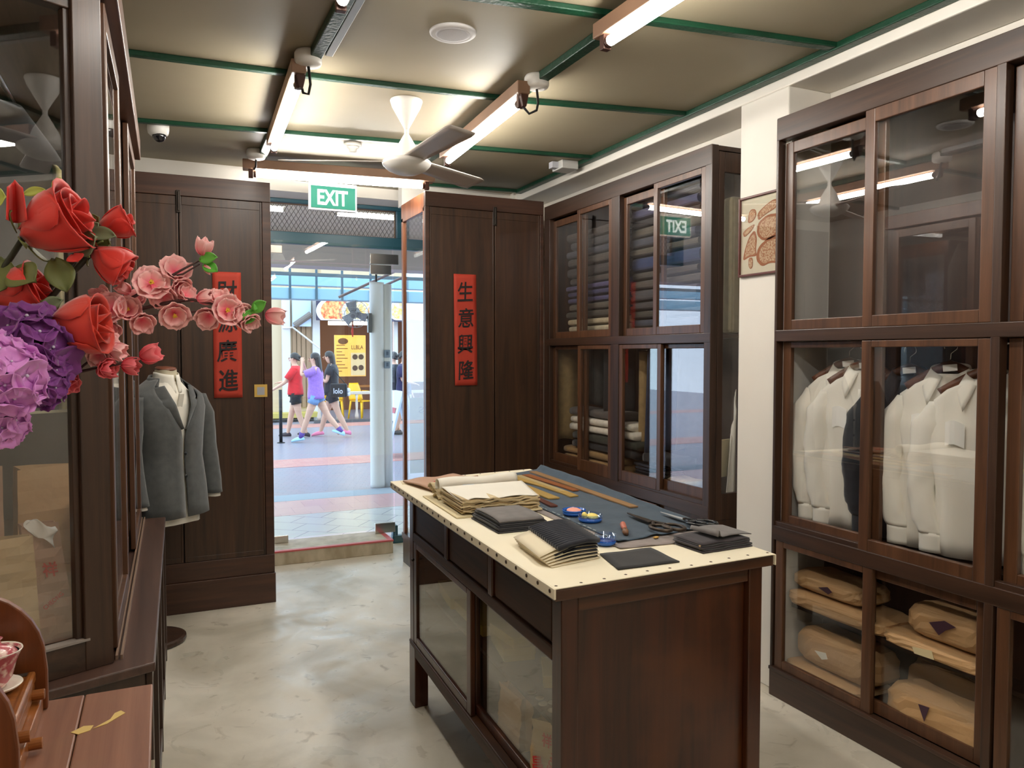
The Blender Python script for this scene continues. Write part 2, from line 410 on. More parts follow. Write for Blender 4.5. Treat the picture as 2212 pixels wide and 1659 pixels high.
rose('white ceiling rose at the far end of the left lamp beside the doorway lamp', 0.55, 5.00, [(0.55, 5.02, 2.70), (0.545, 5.05, 2.69), (0.543, 5.08, 2.70)])

# ceiling speaker, camera, detector, junction box
t = thing('ceiling_speaker', 'large round white ceiling speaker with a fine grille near the top of the picture', 'speaker', (1.055, 2.87, CEIL))
MB().lathe((1.055, 2.87, CEIL-0.012), [(0.070, 0.001), (0.083, 0.0), (0.090, 0.005), (0.092, 0.0115)], 40).build('rim', mat('pale grey rim', srgb(196, 192, 190), 0.5), t, smooth=True)
MB().lathe((1.055, 2.87, CEIL-0.014), [(0.0, 0.0), (0.055, 0.001), (0.074, 0.004)], 40).build('grille', mat('grey speaker grille', srgb(164, 160, 160), 0.6, bump=0.3, bscale=500), t, smooth=True)
t = thing('security_camera', 'white dome security camera on the ceiling above the left cabinet', 'camera', (0.005, 4.68, CEIL))
MB().lathe((0.005, 4.68, CEIL-0.062), [(0.040, 0), (0.052, 0.012), (0.056, 0.035), (0.056, 0.061)], 28).build('housing', plain_w, t, smooth=True)
MB().ball((0.010, 4.672, CEIL-0.062), 0.036, nu=20, nv=12).build('dome', mat('smoked dome', srgb(24, 24, 28), 0.08, spec=0.8), t, smooth=True)
t = thing('smoke_detector', 'white smoke detector on the ceiling left of the fan', 'smoke detector', (1.06, 4.62, CEIL))
MB().lathe((1.06, 4.62, CEIL-0.022), [(0.046, 0), (0.052, 0.004), (0.052, 0.021)], 28).build('base', plain_w, t, smooth=True)
MB().lathe((1.06, 4.62, CEIL-0.055), [(0.018, 0), (0.026, 0.004), (0.028, 0.016), (0.040, 0.022), (0.040, 0.033)], 28).build('sensor', plain_w, t, smooth=True)
t = thing('junction_box', 'grey cable box with a side port on the ceiling edge above the far cabinet', 'junction box', (2.44, 4.48, CEIL))
MB().box(2.37, 2.49, 4.42, 4.56, CEIL-0.055, CEIL-0.001).build('casing', grey_pl, t, bevel=0.005)
MB().box(2.325, 2.37, 4.47, 4.52, CEIL-0.048, CEIL-0.008).cyl((2.345, 4.468, CEIL-0.028), (2.345, 4.472, CEIL-0.028), 0.008, n=10).build('port', mat('pale grey port', srgb(190, 190, 196), 0.4), t)

# ------------------------------------------------------------------ ceiling fan
FX, FY = 1.123, 3.724
t = thing('ceiling_fan', 'white ceiling fan with three blades and cone shaped canopy', 'fan', (FX, FY, CEIL))
MB().lathe((FX, FY, 2.655), [(0.011, 0), (0.014, 0.008), (0.040, 0.055), (0.070, 0.108), (0.080, 0.138), (0.078, 0.144)], 32).build('canopy', plain_w, t, smooth=True)
MB().cyl((FX, FY, 2.62), (FX, FY, 2.67), 0.011).build('downrod', plain_w, t, smooth=True)
MB().lathe((FX, FY, 2.495), [(0.072, 0), (0.070, 0.02), (0.052, 0.07), (0.024, 0.118), (0.014, 0.135), (0.011, 0.14)], 32).build('motor_cover', plain_w, t, smooth=True)
MB().lathe((FX, FY, 2.435), [(0.0, 0.0), (0.055, 0.004), (0.095, 0.022), (0.118, 0.045), (0.122, 0.058), (0.112, 0.068), (0.07, 0.075)], 36).build('hub', plain_w, t, smooth=True)
blade_m = mat('fan blade', srgb(176, 166, 158), 0.4)
for bi, ang in enumerate((-84, 34.7, 156)):
    a = math.radians(ang); d = V(math.cos(a), math.sin(a), 0); n = V(-d.y, d.x, 0)
    mb = MB()
    tw = math.radians((-9, -14, -13.5)[bi])
    def pt(u, v, d=d, n=n, tw=tw):
        r = 0.07 + 0.55*v
        w = (0.050 + 0.018*v) * (1.0 if v < 0.94 else 0.86)
        s = (u-0.5)*2*w
        return V(FX, FY, 2.500 + 0.004*v) + d*r + n*(s*math.cos(tw)) + V(0,0,1)*(s*math.sin(tw))
    mb.grid(pt, 4, 12)
    mb.build('blade', blade_m, t, smooth=True, solid=0.006)

dup(t, (1.08, 0.95, CEIL), 0.6, label='second white ceiling fan, mirrored in the glass of the left cabinet')

# ------------------------------------------------------------------ exit sign
t = thing('exit_sign', 'lit green EXIT sign hanging in the doorway', 'sign', (1.08, 5.35, 2.52))
ex0, ex1, ez0, ez1 = 0.926, 1.252, 2.524, 2.712
MB().box(ex0, ex1, 5.34, 5.375, ez0, ez1).build('casing', plain_w, t, bevel=0.004)
MB().box(ex0+0.012, ex1-0.012, 5.334, 5.34, ez0+0.014, ez1-0.026).build('face', mat('lit green face', srgb(2, 58, 46), 0.6, spec=0.2, emit=srgb(6, 148, 118), estr=0.55), t)
lettering('EXIT', (1.084, 5.3325, 2.610), (1,0,0), (0,0,1), 0.104, bold=0.028, width=0.206).build('lettering', mat('lit white letters', (0.25,0.28,0.27,1), 0.6, emit=(0.85,1,0.93,1), estr=1.1), t)
sg = MB().cyl((0.98, 5.357, ez1), (0.98, 5.357, CEIL-0.001), 0.004, n=8).cyl((1.18, 5.357, ez1), (1.18, 5.357, CEIL-0.001), 0.004, n=8)
sg.build('hanger_rod', plain_w, t)
MB().tube([(1.08, 5.355, ez0), (1.10, 5.355, ez0-0.014), (1.14, 5.355, ez0-0.022), (1.18, 5.355, ez0-0.014), (1.20, 5.355, ez0)], 0.002, 6).build('test_cord', black_pl, t)

# ------------------------------------------------------------------ glazed wall cabinets
def sliding_door(parent, x0, y0, y1, z0, z1, st, gz0, gz1, th=0.022, gm=None, axis='x'):
    f = MB()
    lo, hi = sorted((y0, y1))
    f.frame('x', x0, x0+th, lo, hi, z0, z1, st, wb=gz0-z0, wt=z1-gz1)
    o = f.build('sliding_door', [door_y], parent, bevel=0.003)
    MB().box(x0+th/2-0.0015, x0+th/2+0.0015, lo+st*0.8, hi-st*0.8, gz0-0.008, gz1+0.008).build('pane', gm or pane_m, o)
    return o
XF = 2.498
def right_cabinet(label, y_hi, y_lo, posts, bays, shelf_z, end_glass=False, lower='glass'):
    """front in the plane x = XF; posts: (y0, y1) of each upright; bays: list of (y_hi, y_mid, y_lo, upper order, middle order)"""
    t = thing('glazed_cabinet', label, 'cabinet', (2.65, (y_hi+y_lo)/2, 0))
    xb = 2.785
    c = MB()
    for a, b in posts: c.box(XF, XF+0.042, a, b, 0.12, 2.585)
    c.build('post', wood_v, t, bevel=0.003)
    r = MB(); y_lo += 0.003; y_hi -= 0.003
    r.box(XF-0.001, XF+0.043, y_lo, y_hi, 2.487, 2.5865)
    r.box(XF-0.0005, XF+0.042, y_lo, y_hi, 1.602, 1.652)
    r.box(XF-0.0005, XF+0.042, y_lo, y_hi, 0.712, 0.775)
    r.box(XF+0.006, XF+0.03, y_lo, y_hi, 0.758, 0.796)
    r.build('rail', wood_y, t, bevel=0.003)
    MB().box(XF-0.006, XF+0.03, y_lo, y_hi, 0.0, 0.125).box(XF-0.012, XF+0.03, y_lo, y_hi, 0.118, 0.134).build('plinth', wood_y, t, bevel=0.003)
    yb_hi = y_hi - 0.03 if not end_glass else y_hi
    MB().box(XF+0.042, xb, y_lo, yb_hi, 2.56, 2.583).build('top_board', wood_y, t)
    k = MB()
    for z in shelf_z: k.box(XF+0.075, xb, y_lo+0.02, yb_hi-0.02, z-0.018, z)
    k.build('shelf', wood_y, t)
    MB().box(xb-0.012, xb, y_lo, yb_hi, 0.0, 2.57).build('back_board', wood('cabinet back wood', srgb(36, 22, 16), srgb(60, 40, 30), 'z', 0.6), t)
    return t, xb
near_c, XB = right_cabinet('tall dark wood cabinet with sliding glass doors holding white shirts and brown parcels', 2.652, 0.52,
    [(2.637, 2.652), (1.632, 1.664), (0.52, 0.585)], None, (0.80, 1.645, 0.425, 0.135), False)
for ya, yb_ in ((2.604, 2.622), (0.52, 0.54)): MB().box(XF+0.042, XB, ya, yb_, 0.0, 2.57).build('end_board', bpy.data.materials.get('pale end board') or mat('pale end board', srgb(206, 204, 198), 0.5), near_c)
MB().box(XF+0.05, XB, 1.622, 1.636, 0.13, 0.8).build('partition', wood_v, near_c)
for yh, ym, yl in ((2.628, 2.13, 1.664), (1.622, 1.10, 0.60)):
    s = 0.045
    sliding_door(near_c, XF+0.032, yh, ym-0.02, 1.652, 2.475, s, 1.697, 2.425)
    sliding_door(near_c, XF+0.004, ym+0.052, yl, 1.652, 2.490, s, 1.697, 2.436)
    sliding_door(near_c, XF+0.032, yh, ym-0.02, 0.785, 1.600, s, 0.828, 1.573)
    sliding_door(near_c, XF+0.004, ym+0.052, yl, 0.770, 1.600, s, 0.822, 1.573)
    sliding_door(near_c, XF+0.004, yh, ym-0.018, 0.134, 0.712, s, 0.172, 0.684)
    sliding_door(near_c, XF+0.032, ym+0.045, yl, 0.134, 0.708, s, 0.185, 0.668)

far_c, XB = right_cabinet('dark wood cabinet with sliding glass doors filled with bolts of cloth, at the far right', 4.928, 3.09,
    [(3.09, 3.143), (3.940, 4.028), (4.845, 4.928)], None, (0.80, 1.645, 0.42), True)
MB().box(XF+0.042, XB, 4.880, 4.90, 0.0, 2.57).build('far_end_board', wood_v, far_c)
# the glazed end towards the pillar
e = MB().frame('y', 3.09, 3.115, 2.541, XB, 0.70, 2.555, 0.036, wb=0.135, wt=0.10)
e.build('end_frame', wood_v, far_c, bevel=0.003)
MB().box(2.57, XB-0.02, 3.10, 3.104, 0.83, 2.46).build('end_pane', pane_m, far_c)
MB().box(2.541, XB, 3.092, 3.11, 0.0, 0.70).build('end_board', wood_v, far_c)
for yh, ym, yl, uo, mo in ((4.845, 4.41, 4.028, 0, 0), (3.940, 3.545, 3.143, 0, 1)):
    s = 0.036
    R, Fd = XF+0.032, XF+0.004
    # the half farther from the pillar, then the nearer half
    fa, na = (yh, ym-0.012), (ym+0.05, yl)
    sliding_door(far_c, R, fa[0], fa[1], 1.652, 2.475, s, 1.697, 2.43)
    sliding_door(far_c, Fd, na[0], na[1], 1.652, 2.490, s, 1.697, 2.455)
    sliding_door(far_c, R if mo == 0 else Fd, yh, ym-0.03, 0.785, 1.600, s, 0.848, 1.575)
    sliding_door(far_c, Fd if mo == 0 else R, ym+0.035, yl, 0.775 if mo == 0 else 0.79, 1.600, s, 0.85, 1.575)
    for a, b, x in ((yh, ym, Fd), (ym+0.03, yl, R)):
        MB().box(x, x+0.02, a, b, 0.134, 0.705).build('drawer_front', door_y, far_c, bevel=0.003)

# ------------------------------------------------------------------ display cupboards either side of the doorway
YB = 4.93
def cupboard(label, x0, x1, z1, split, hdr, xs, right):
    t = thing('display_cupboard', label, 'cupboard', ((x0+x1)/2, 5.2, 0))
    f = MB().box(x0, x1, YB, YB+0.03, hdr, z1)
    if not right: f.box(x1-0.05, x1, YB, YB+0.03, 0.30, hdr)
    else: f.box(x0, x0+0.03, YB, YB+0.03, 0.30, hdr).box(x1-0.03, x1, YB, YB+0.03, 0.3, hdr)
    f.box(x0, x1, YB, YB+0.03, 0.185, 0.30)
    f.build('face_frame', panel_red, t, bevel=0.003)
    MB().box(x0, x1+(0.0 if right else 0.004), YB-0.012, YB+0.03, 0.0, 0.185).build('plinth', panel_red, t, bevel=0.003)
    a, b = (x0, x1-0.05) if not right else (x0+0.03, x1-0.03)
    for p, q, dz in ((a+0.002, split-0.003, 0.0), (split+0.003, b-0.002, 0.004)):
        d = MB().box(p, q, YB+0.004, YB+0.026, 0.302, hdr-0.003)
        d.frame('y', YB+0.001, YB+0.02, p, q, 0.302, hdr-0.003, 0.012, wb=0.03, wt=0.05)
        d.build('panel_door', panel_v, t, bevel=0.002)
    l = MB().box(split-0.012, split+0.012, YB-0.012, YB, hdr-0.10, hdr+0.03)
    l.cyl((split, YB-0.016, hdr-0.09), (split, YB-0.016, hdr+0.02), 0.005, n=8)
    l.build('bolt_latch', iron, t, bevel=0.002)
    return t
cl = cupboard('dark wooden display cupboard left of the doorway with a tall plank door', -0.16, 0.622, 2.59, 0.105, 2.47, 0.622, False)
c_ = MB().box(-0.16, 0.604, YB+0.03, 5.48, 2.55, 2.585).box(-0.16, 0.604, YB+0.03, 5.48, 0.28, 0.30).box(0.604, 0.622, YB+0.03, 5.48, 0, 2.585)
c_.build('carcass', wood_v, cl)
MB().box(-0.15, 0.60, YB+0.028, YB+0.034, 0.3, 2.5).build('backing', black_w, cl)  # added dark board that blocks light showing through the door gap
MB().box(-0.15, 0.60, 5.470, 5.476, 0.3, 2.55).build('street_pane', pane_m, cl)
cr_ = cupboard('dark wooden display cupboard right of the doorway with a narrow glass side', 1.612, 2.496, 2.628, 2.115, 2.53, 1.612, True)
s = MB().box(1.612, 1.642, YB+0.03, YB+0.055, 0.62, 2.53).box(1.612, 1.642, 5.45, 5.49, 0.22, 2.53).box(1.612, 1.642, YB+0.03, 5.49, 2.50, 2.628)
s.build('side_frame', orange_v, cr_, bevel=0.003)
MB().box(1.624, 1.628, YB+0.05, 5.455, 0.22, 2.51).build('side_pane', pane_m, cr_)
MB().box(1.606, 1.65, YB+0.03, 5.50, 0.18, 0.222).box(1.612, 1.64, YB+0.03, 5.49, 0.0, 0.18).build('side_sill', wood_v, cr_)
MB().box(1.642, 2.496, YB+0.03, 5.49, 0.16, 0.18).build('bottom_board', wood_v, cr_)
MB().box(1.642, 2.496, YB+0.03, 5.49, 2.59, 2.62).build('top_board', wood_v, cr_)
MB().box(1.66, 2.49, YB+0.028, YB+0.034, 0.19, 2.55).build('backing', black_w, cr_)  # same added dark board, keeps the right door gap from shining through
MB().box(1.64, 2.49, 5.476, 5.482, 0.18, 2.59).build('street_pane', pane_m, cr_)

# couplets, latch card
def couplet(label, x0, x1, z0, z1, chars, skew=0.0):
    t = thing('paper_banner', label, 'banner', ((x0+x1)/2, YB-0.004, z0), 'red calligraphy banners on the cupboard doors')
    y = YB - 0.0045
    mb = MB()
    mb.grid(lambda u, v: V(x0+(x1-x0)*u + skew*(v-0.5), y - 0.0015*math.sin(u*7+v*9)*math.sin(v*14), z0+(z1-z0)*v), 6, 24)
    mb.build('paper', paper_red, t, smooth=True, solid=0.0008)
    n = len(chars); H = (z1-z0)
    for i, ch in enumerate(chars):
        zc = z1 - H*(0.155 + 0.235*i)
        xc = (x0+x1)/2 + 0.004*math.sin(i*2.3) + skew*((zc-z0)/H-0.5)
        lettering(ch, (xc, y-0.003, zc), (1, 0, 0.06), (0.03, 0, 1), 0.132, bold=0.012, width=0.112).build('character', ink, t)
couplet('red paper banner with brushed characters on the left cupboard, half behind pink blossom', 0.284, 0.445, 1.281, 2.036, '財源廣進')
couplet('red paper banner with four brushed characters on the right cupboard', 1.814, 1.978, 1.329, 2.087, '生意興隆', skew=-0.008)
t = thing('notice_card', 'small yellow edged square card on the left cupboard door by the doorway', 'card', (0.552, YB-0.003, 1.28))
MB().box(0.514, 0.590, YB-0.004, YB-0.001, 1.281, 1.358).build('card', mat('yellow card', srgb(222, 182, 92), 0.5), t)
MB().box(0.530, 0.574, YB-0.005, YB-0.0038, 1.294, 1.342).build('panel', mat('grey print', srgb(176, 178, 184), 0.6), t)
# ------------------------------------------------------------------ cutting table
NL, NR, FR, FL = V(0.897,1.705,0), V(1.646,1.735,0), V(1.715,3.54,0), V(0.961,3.46,0)
TZ = 0.955
def tb(u, v, z):
    p = NL*(1-u)*(1-v) + NR*u*(1-v) + FR*u*v + FL*(1-u)*v
    return V(p.x, p.y, z)
def tbox(mb, u0, u1, v0, v1, z0, z1):
    return mb.hexa([tb(u0,v0,z0), tb(u1,v0,z0), tb(u1,v1,z0), tb(u0,v1,z0)], [tb(u0,v0,z1), tb(u1,v0,z1), tb(u1,v1,z1), tb(u0,v1,z1)])
T = thing('cutting_table', "tailor's dark wooden cutting table with glazed front and canvas covered top", 'table', (1.3, 2.6, 0))
tbox(MB(), 0, 1, 0, 1, 0.918, TZ-0.003).build('tabletop', table_x, T, bevel=0.006)
cv = tbox(MB(), -0.002, 1.002, -0.002, 1.002, TZ-0.0035, TZ)
tbox(cv, -0.006, 0.002, -0.002, 1.002, 0.926, TZ-0.001); tbox(cv, 0.998, 1.004, -0.004, 0.05, 0.922, TZ-0.001)
tbox(cv, 0.0, 1.0, 1.0, 1.003, 0.93, TZ-0.001)
cv.build('canvas_cover', cream, T, bevel=0.003)
for i in range(24):
    v = 0.012 + i*0.0425
    p = tb(-0.0065, v, 0.9435 + 0.002*math.sin(i*3)); MB().lathe(p, [(0.006, 0), (0.005, 0.002), (0.0, 0.003)], 8, axis=(-1, 0.04, 0)).build('tack', brass, T)
for i in range(11):
    p = tb(0.015+0.097*i, 0.010+0.003*math.sin(i*5), TZ); MB().lathe(p, [(0.005, 0), (0.0, 0.0018)], 8).build('tack', brass, T)
for i in range(9):
    p = tb(0.06+0.11*i, 0.992, TZ); MB().lathe(p, [(0.005, 0), (0.0, 0.0018)], 8).build('tack', brass, T)
UL, UR, VN, VF = 0.045, 0.975, 0.016, 0.885
def tpart(name, m, *bx, bev=0.004):
    for b in bx: tbox(MB(), *b).build(name, m, T, bevel=bev)
pu, pv = 0.07, 0.034
for u0 in (UL, UR-pu):
    for v0 in (VN, VF-pv): tpart('leg', table_v, (u0, u0+pu, v0, v0+pv, 0.0, 0.918))
# near end: panel and rails
tpart('end_rail', table_x, (UL+pu, UR-pu, VN+0.002, VN+0.018, 0.872, 0.918), (UL+pu, UR-pu, VN+0.002, VN+0.018, 0.05, 0.13))
tpart('end_panel', table_v, (UL+pu, UR-pu, VN+0.012, VN+0.017, 0.12, 0.88))
tpart('far_panel', table_v, (UL+pu, UR-pu, VF-0.016, VF-0.008, 0.24, 0.918))
tpart('right_panel', table_v, (UR-0.02, UR-0.01, VN+pv, VF-pv, 0.12, 0.918))
# glazed side: rails, three drawers, two sliding glass doors
tpart('side_rail', table_y, (UL, UL+0.05, VN+pv, VF-pv, 0.898, 0.918), (UL, UL+0.05, VN+pv, VF-pv, 0.730, 0.768), (UL-0.002, UL+0.06, VN+pv, VF-pv, 0.225, 0.272), (UL-0.006, UL+0.05, VN, VF, 0.268, 0.282))
dv = [(VN+pv, 0.305), (0.327, 0.575), (0.597, VF-pv)]
tpart('side_stile', table_v, (UL, UL+0.05, 0.305, 0.327, 0.768, 0.898), (UL, UL+0.05, 0.575, 0.597, 0.768, 0.898))
for a, b in dv: tpart('drawer', table_y, (UL+0.014, UL+0.03, a+0.001, b-0.001, 0.769, 0.897), (UL+0.008, UL+0.02, a+0.008, b-0.008, 0.776, 0.889), bev=0.003)
def tdoor(u0, v0, v1):
    f = MB(); s = 0.024
    for b in ((u0, u0+0.025, v0, v0+s, 0.284, 0.729), (u0, u0+0.025, v1-s, v1, 0.284, 0.729), (u0, u0+0.025, v0+s, v1-s, 0.284, 0.318), (u0, u0+0.025, v0+s, v1-s, 0.705, 0.729)): tbox(f, *b)
    o = f.build('sliding_door', table_v, T, bevel=0.003)
    g = MB(); tbox(g, u0+0.010, u0+0.014, v0+s*0.8, v1-s*0.8, 0.312, 0.710)
    g.build('pane', pane_d, o)
    return o
tdoor(UL+0.034, VN+pv, 0.455)
d2 = tdoor(UL+0.002, 0.425, VF-pv)
MB().lathe(tb(UL-0.002, VF-pv-0.012, 0.655), [(0.004, 0), (0.006, 0.004), (0.008, 0.008), (0.006, 0.012)], 10, axis=(-1,0,0)).build('knob', iron, d2)
tpart('shelf', table_y, (0.13, UR-0.02, VN+0.02, VF-0.02, 0.482, 0.496), bev=0)
tpart('bottom_board', table_y, (UL+0.03, UR-0.02, VN+0.02, VF-0.02, 0.262, 0.281), bev=0)
tpart('leg_bracket', table_v, (UL-0.004, UL+0.08, VF-0.05, VF+0.002, 0.0, 0.268), (UL-0.004, UL+0.08, VN-0.002, VN+0.05, 0.0, 0.268))

# things behind the table glass
yel = mat('yellow card box', srgb(206, 180, 70), 0.6, c2=srgb(214, 190, 90), scale=5)
for k, (u, v, z, l, w, h, r) in enumerate([(0.24, 0.765, 0.497, 0.26, 0.09, 0.045, 0.1), (0.25, 0.60, 0.497, 0.34, 0.10, 0.04, 0.0), (0.26, 0.42, 0.497, 0.22, 0.11, 0.045, 0.15), (0.255, 0.41, 0.543, 0.18, 0.09, 0.035, -0.1), (0.30, 0.26, 0.497, 0.15, 0.07, 0.04, 0.4), (0.24, 0.09, 0.497, 0.10, 0.06, 0.045, 0.1)]):
    p = tb(u, v, z + h/2); d = V(math.sin(r)+0.0365, math.cos(r), 0)
    nm = ['long yellow card box at the far end of the shelf inside the table', 'long flat yellow card box in the middle of the shelf inside the table', 'wide yellow card box under another one behind the table glass', 'yellow card box lying on top of another behind the table glass', 'short yellow box turned askew on the shelf behind the table glass', 'small yellow box at the near end of the shelf behind the table glass'][k]
    b = MB().obox(p, d, V(d.y, -d.x, 0), V(0,0,1), l/2, w/2, h/2)
    b.obox(p + V(0,0,h*0.22), d, V(d.y, -d.x, 0), V(0,0,1), l/2+0.002, w/2+0.002, h*0.30)
    tag(b.build('card_box', yel, bevel=0.002), nm, 'box', 'yellow boxes inside the cutting table')
white_b = mat('white button', srgb(232, 228, 218), 0.4)
for k, (u, v) in enumerate([(0.165, 0.20), (0.155, 0.225), (0.165, 0.15), (0.195, 0.175), (0.155, 0.178)]):
    p = tb(u, v, 0.4975)
    tag(MB().lathe(p, [(0.013, 0), (0.015, 0.002), (0.012, 0.004), (0.004, 0.003), (0, 0.003)], 16).build('button', white_b, smooth=True), 'round white button lying with others on the shelf behind the table glass', 'button', 'white buttons on the table shelf')
def paper_bag(label, base, w, d, h, rz, lean=(0,0), m=kraft2, prints=None, group='paper bags in the left display cabinet', roll=0.0):
    """open topped bag with gussets; base centre, width, depth, height"""
    t = thing('paper_bag', label, 'paper bag', base, group)
    cx, cy, cz = base
    ux = V(math.cos(rz), math.sin(rz), 0); uy = V(-math.sin(rz), math.cos(rz), 0); uz = V(lean[0], lean[1], 1).normalized()
    ux = (ux + uz*math.tan(roll)).normalized()
    def q(a, b, c): return V(cx, cy, cz) + ux*a + uy*b + uz*c
    def wall(u, v):
        # around the bag: corner, gusset fold, corner ...
        seq = [(-.5,-.5), (.5,-.5), (.42,0), (.5,.5), (-.5,.5), (-.42,0)]
        k = u*6; i = int(k) % 6; f = k-int(k); a = seq[i]; b = seq[(i+1) % 6]
        g = 0.35 + 0.65*min(1, v*1.6)
        fx = a[0]*(1-f)+b[0]*f; fy = a[1]*(1-f)+b[1]*f
        if i in (1, 2): fx = fx*g + 0.5*(1-g)
        if i in (4, 5): fx = fx*g - 0.5*(1-g)
        ripple = 0.004*math.sin(v*11 + i*2 + cx*30)*v + 0.002*math.sin(v*31+u*20)
        return q(fx*w, fy*d*(1-0.25*v) + ripple, v*h*(1 + (0.012*math.sin(u*12))))
    mb = MB(); mb.grid(wall, 24, 14, closed=True)
    mb.add([q(-w/2,-d/2,0.001), q(w/2,-d/2,0.001), q(w/2,d/2,0.001), q(-w/2,d/2,0.001)], [(0,1,2,3)])
    mb.build('bag', m, t, solid=0.0012)
    if prints:
        for (txt, a, c, hh, ww, rot) in prints:
            dirx = ux*math.cos(rot) + uz*math.sin(rot); dirz = uz*math.cos(rot) - ux*math.sin(rot)
            fy = -d/2*(1-0.25*c/h) - 0.009
            lettering(txt, q(a, fy, c), dirx, dirz, hh, bold=0.02, width=ww).build('print', red_ink, t)
    return t
paper_bag('kraft paper bag with red printing leaning behind the cutting table glass', (1.01, 1.93, 0.283), 0.15, 0.05, 0.20, 1.85-PI, (0.05, 0.05), kraft2,
          [('祥', 0.0, 0.155, 0.04, 0.04, 0), ('CHEONG', 0.02, 0.09, 0.022, 0.11, 1.2), ('昌', -0.035, 0.08, 0.045, 0.045, 0.2), ('祥', -0.05, 0.035, 0.04, 0.04, 0.2)], group='paper bags inside the table', roll=0.15)
paper_bag('brown paper bag standing upright deep behind the cutting table glass', (1.03, 2.24, 0.283), 0.16, 0.05, 0.17, 1.6-PI, (0.03, 0), kraft, None, group='paper bags inside the table')

# ------------------------------------------------------------------ things lying on the table
def slab(pts, z0, z1): return MB().prism([V(p[0], p[1], z0) for p in pts], (0, 0, z1-z0))
def drape(mb, corners, nu, nv, fz):
    a, b, c, d = [V(p[0], p[1], 0) for p in corners]
    def fn(u, v):
        p = a*(1-u)*(1-v) + b*u*(1-v) + c*u*v + d*(1-u)*v
        p.z = fz(u, v, p); return p
    return mb.grid(fn, nu, nv)
# grey under cloth and blue cloth
grey_cl = cloth('warm grey cloth', 128, 118, 114); blue_cl = cloth('slate blue cloth', 50, 66, 80)
mb = drape(MB(), [(1.255, 1.965), (1.69, 1.93), (1.70, 3.39), (1.285, 3.335)], 26, 60, lambda u, v, p: TZ+0.002+0.0012*(1+math.sin(p.x*60+p.y*17)))
tag(mb.build('grey_cloth', grey_cl, smooth=True, solid=0.0012), 'grey wool cloth spread on the table beneath the blue cloth', 'cloth')
def bluez(u, v, p):
    z = TZ + 0.0065 + 0.001*(1+math.sin(p.x*23+p.y*31))
    e = max(0, (0.10-v)/0.10)
    z += e*0.005*max(0, math.sin(u*19+1.0))
    r = max(0, (u-0.93)/0.07)*min(1.0, v*1.4)
    return z + 0.022*r
mb = drape(MB(), [(1.285, 2.02), (1.690, 2.075), (1.742, 3.47), (1.320, 3.325)], 60, 90, bluez)
tag(mb.build('blue_cloth', blue_cl, smooth=True, solid=0.0016), 'slate blue suit cloth laid over the grey cloth on the table', 'cloth')
selv = MB()
for i in range(34):
    f = i/34 + 0.004*math.sin(i*7); a = V(1.290, 2.03, TZ+0.0105).lerp(V(1.324, 3.31, TZ+0.0105), f)
    if i % 5 != 3: selv.obox(a, V(0.026, 1, 0), V(1, 0, 0), V(0,0,1), 0.004+0.009*abs(math.sin(i*2.2)), 0.0022, 0.0004)
tag(selv.build('selvedge_marking', cloth('pale selvedge thread', 150, 160, 160)), 'pale lettering thread along the edge of the blue cloth', 'thread')['kind'] = 'stuff'
# rulers and curves
def ruler(label, a, b, w, m, z=TZ+0.0095, curve=0.0, round_end=False, taper=0.0):
    a = V(a[0], a[1], 0); b = V(b[0], b[1], 0); d = (b-a).normalized(); n = V(-d.y, d.x, 0); L_ = (b-a).length
    mb = MB()
    N = 20
    def fn(u, v):
        wv = w*(1-taper*v)
        s = (u-0.5)*wv + curve*(4*v*(1-v))
        if round_end: s *= min(1, math.sqrt(max(0.04, 1-max(0, (0.06-v)/0.06)**2)))
        p = a + d*(L_*v) + n*s
        return V(p.x, p.y, z+0.0025)
    mb.grid(fn, 2, N)
    o = mb.build('ruler', m, solid=0.005)
    return tag(o, label, 'ruler')
w_tan = wood('tan ruler wood', srgb(150, 112, 72), srgb(172, 134, 92), 'y', 0.45)
w_yel = wood('yellow ruler wood', srgb(172, 138, 72), srgb(192, 160, 92), 'y', 0.45)
w_org = wood('orange ruler wood', srgb(146, 84, 44), srgb(166, 104, 60), 'y', 0.4)
w_red = wood('dark red ruler wood', srgb(82, 44, 34), srgb(110, 64, 50), 'y', 0.4)
w_pal = wood('pale ruler wood', srgb(176, 154, 104), srgb(196, 176, 128), 'y', 0.5)
ruler('long dark reddish wooden ruler lying nearest the open ledger', (1.405, 3.34), (1.352, 2.58), 0.030, w_red)
ruler('short yellow wooden ruler with rounded end beside the dark reddish ruler', (1.438, 3.17), (1.425, 2.72), 0.050, w_yel, round_end=True)
ruler('curved yellow tailor rule bowing between the other rulers', (1.475, 3.33), (1.520, 2.725), 0.055, w_yel, curve=0.022, taper=0.25)
ruler('pale worn straight ruler between the curved rule and the orange rule', (1.535, 3.30), (1.535, 2.845), 0.034, w_pal, z=TZ+0.0098, taper=0.3)
ruler('orange brown tapered wooden ruler on the blue cloth', (1.583, 3.31), (1.592, 2.84), 0.044, w_org, taper=0.3)
ruler('longest tan wooden ruler near the cabinet side of the blue cloth', (1.652, 3.38), (1.620, 2.44), 0.036, w_tan, z=TZ+0.010)

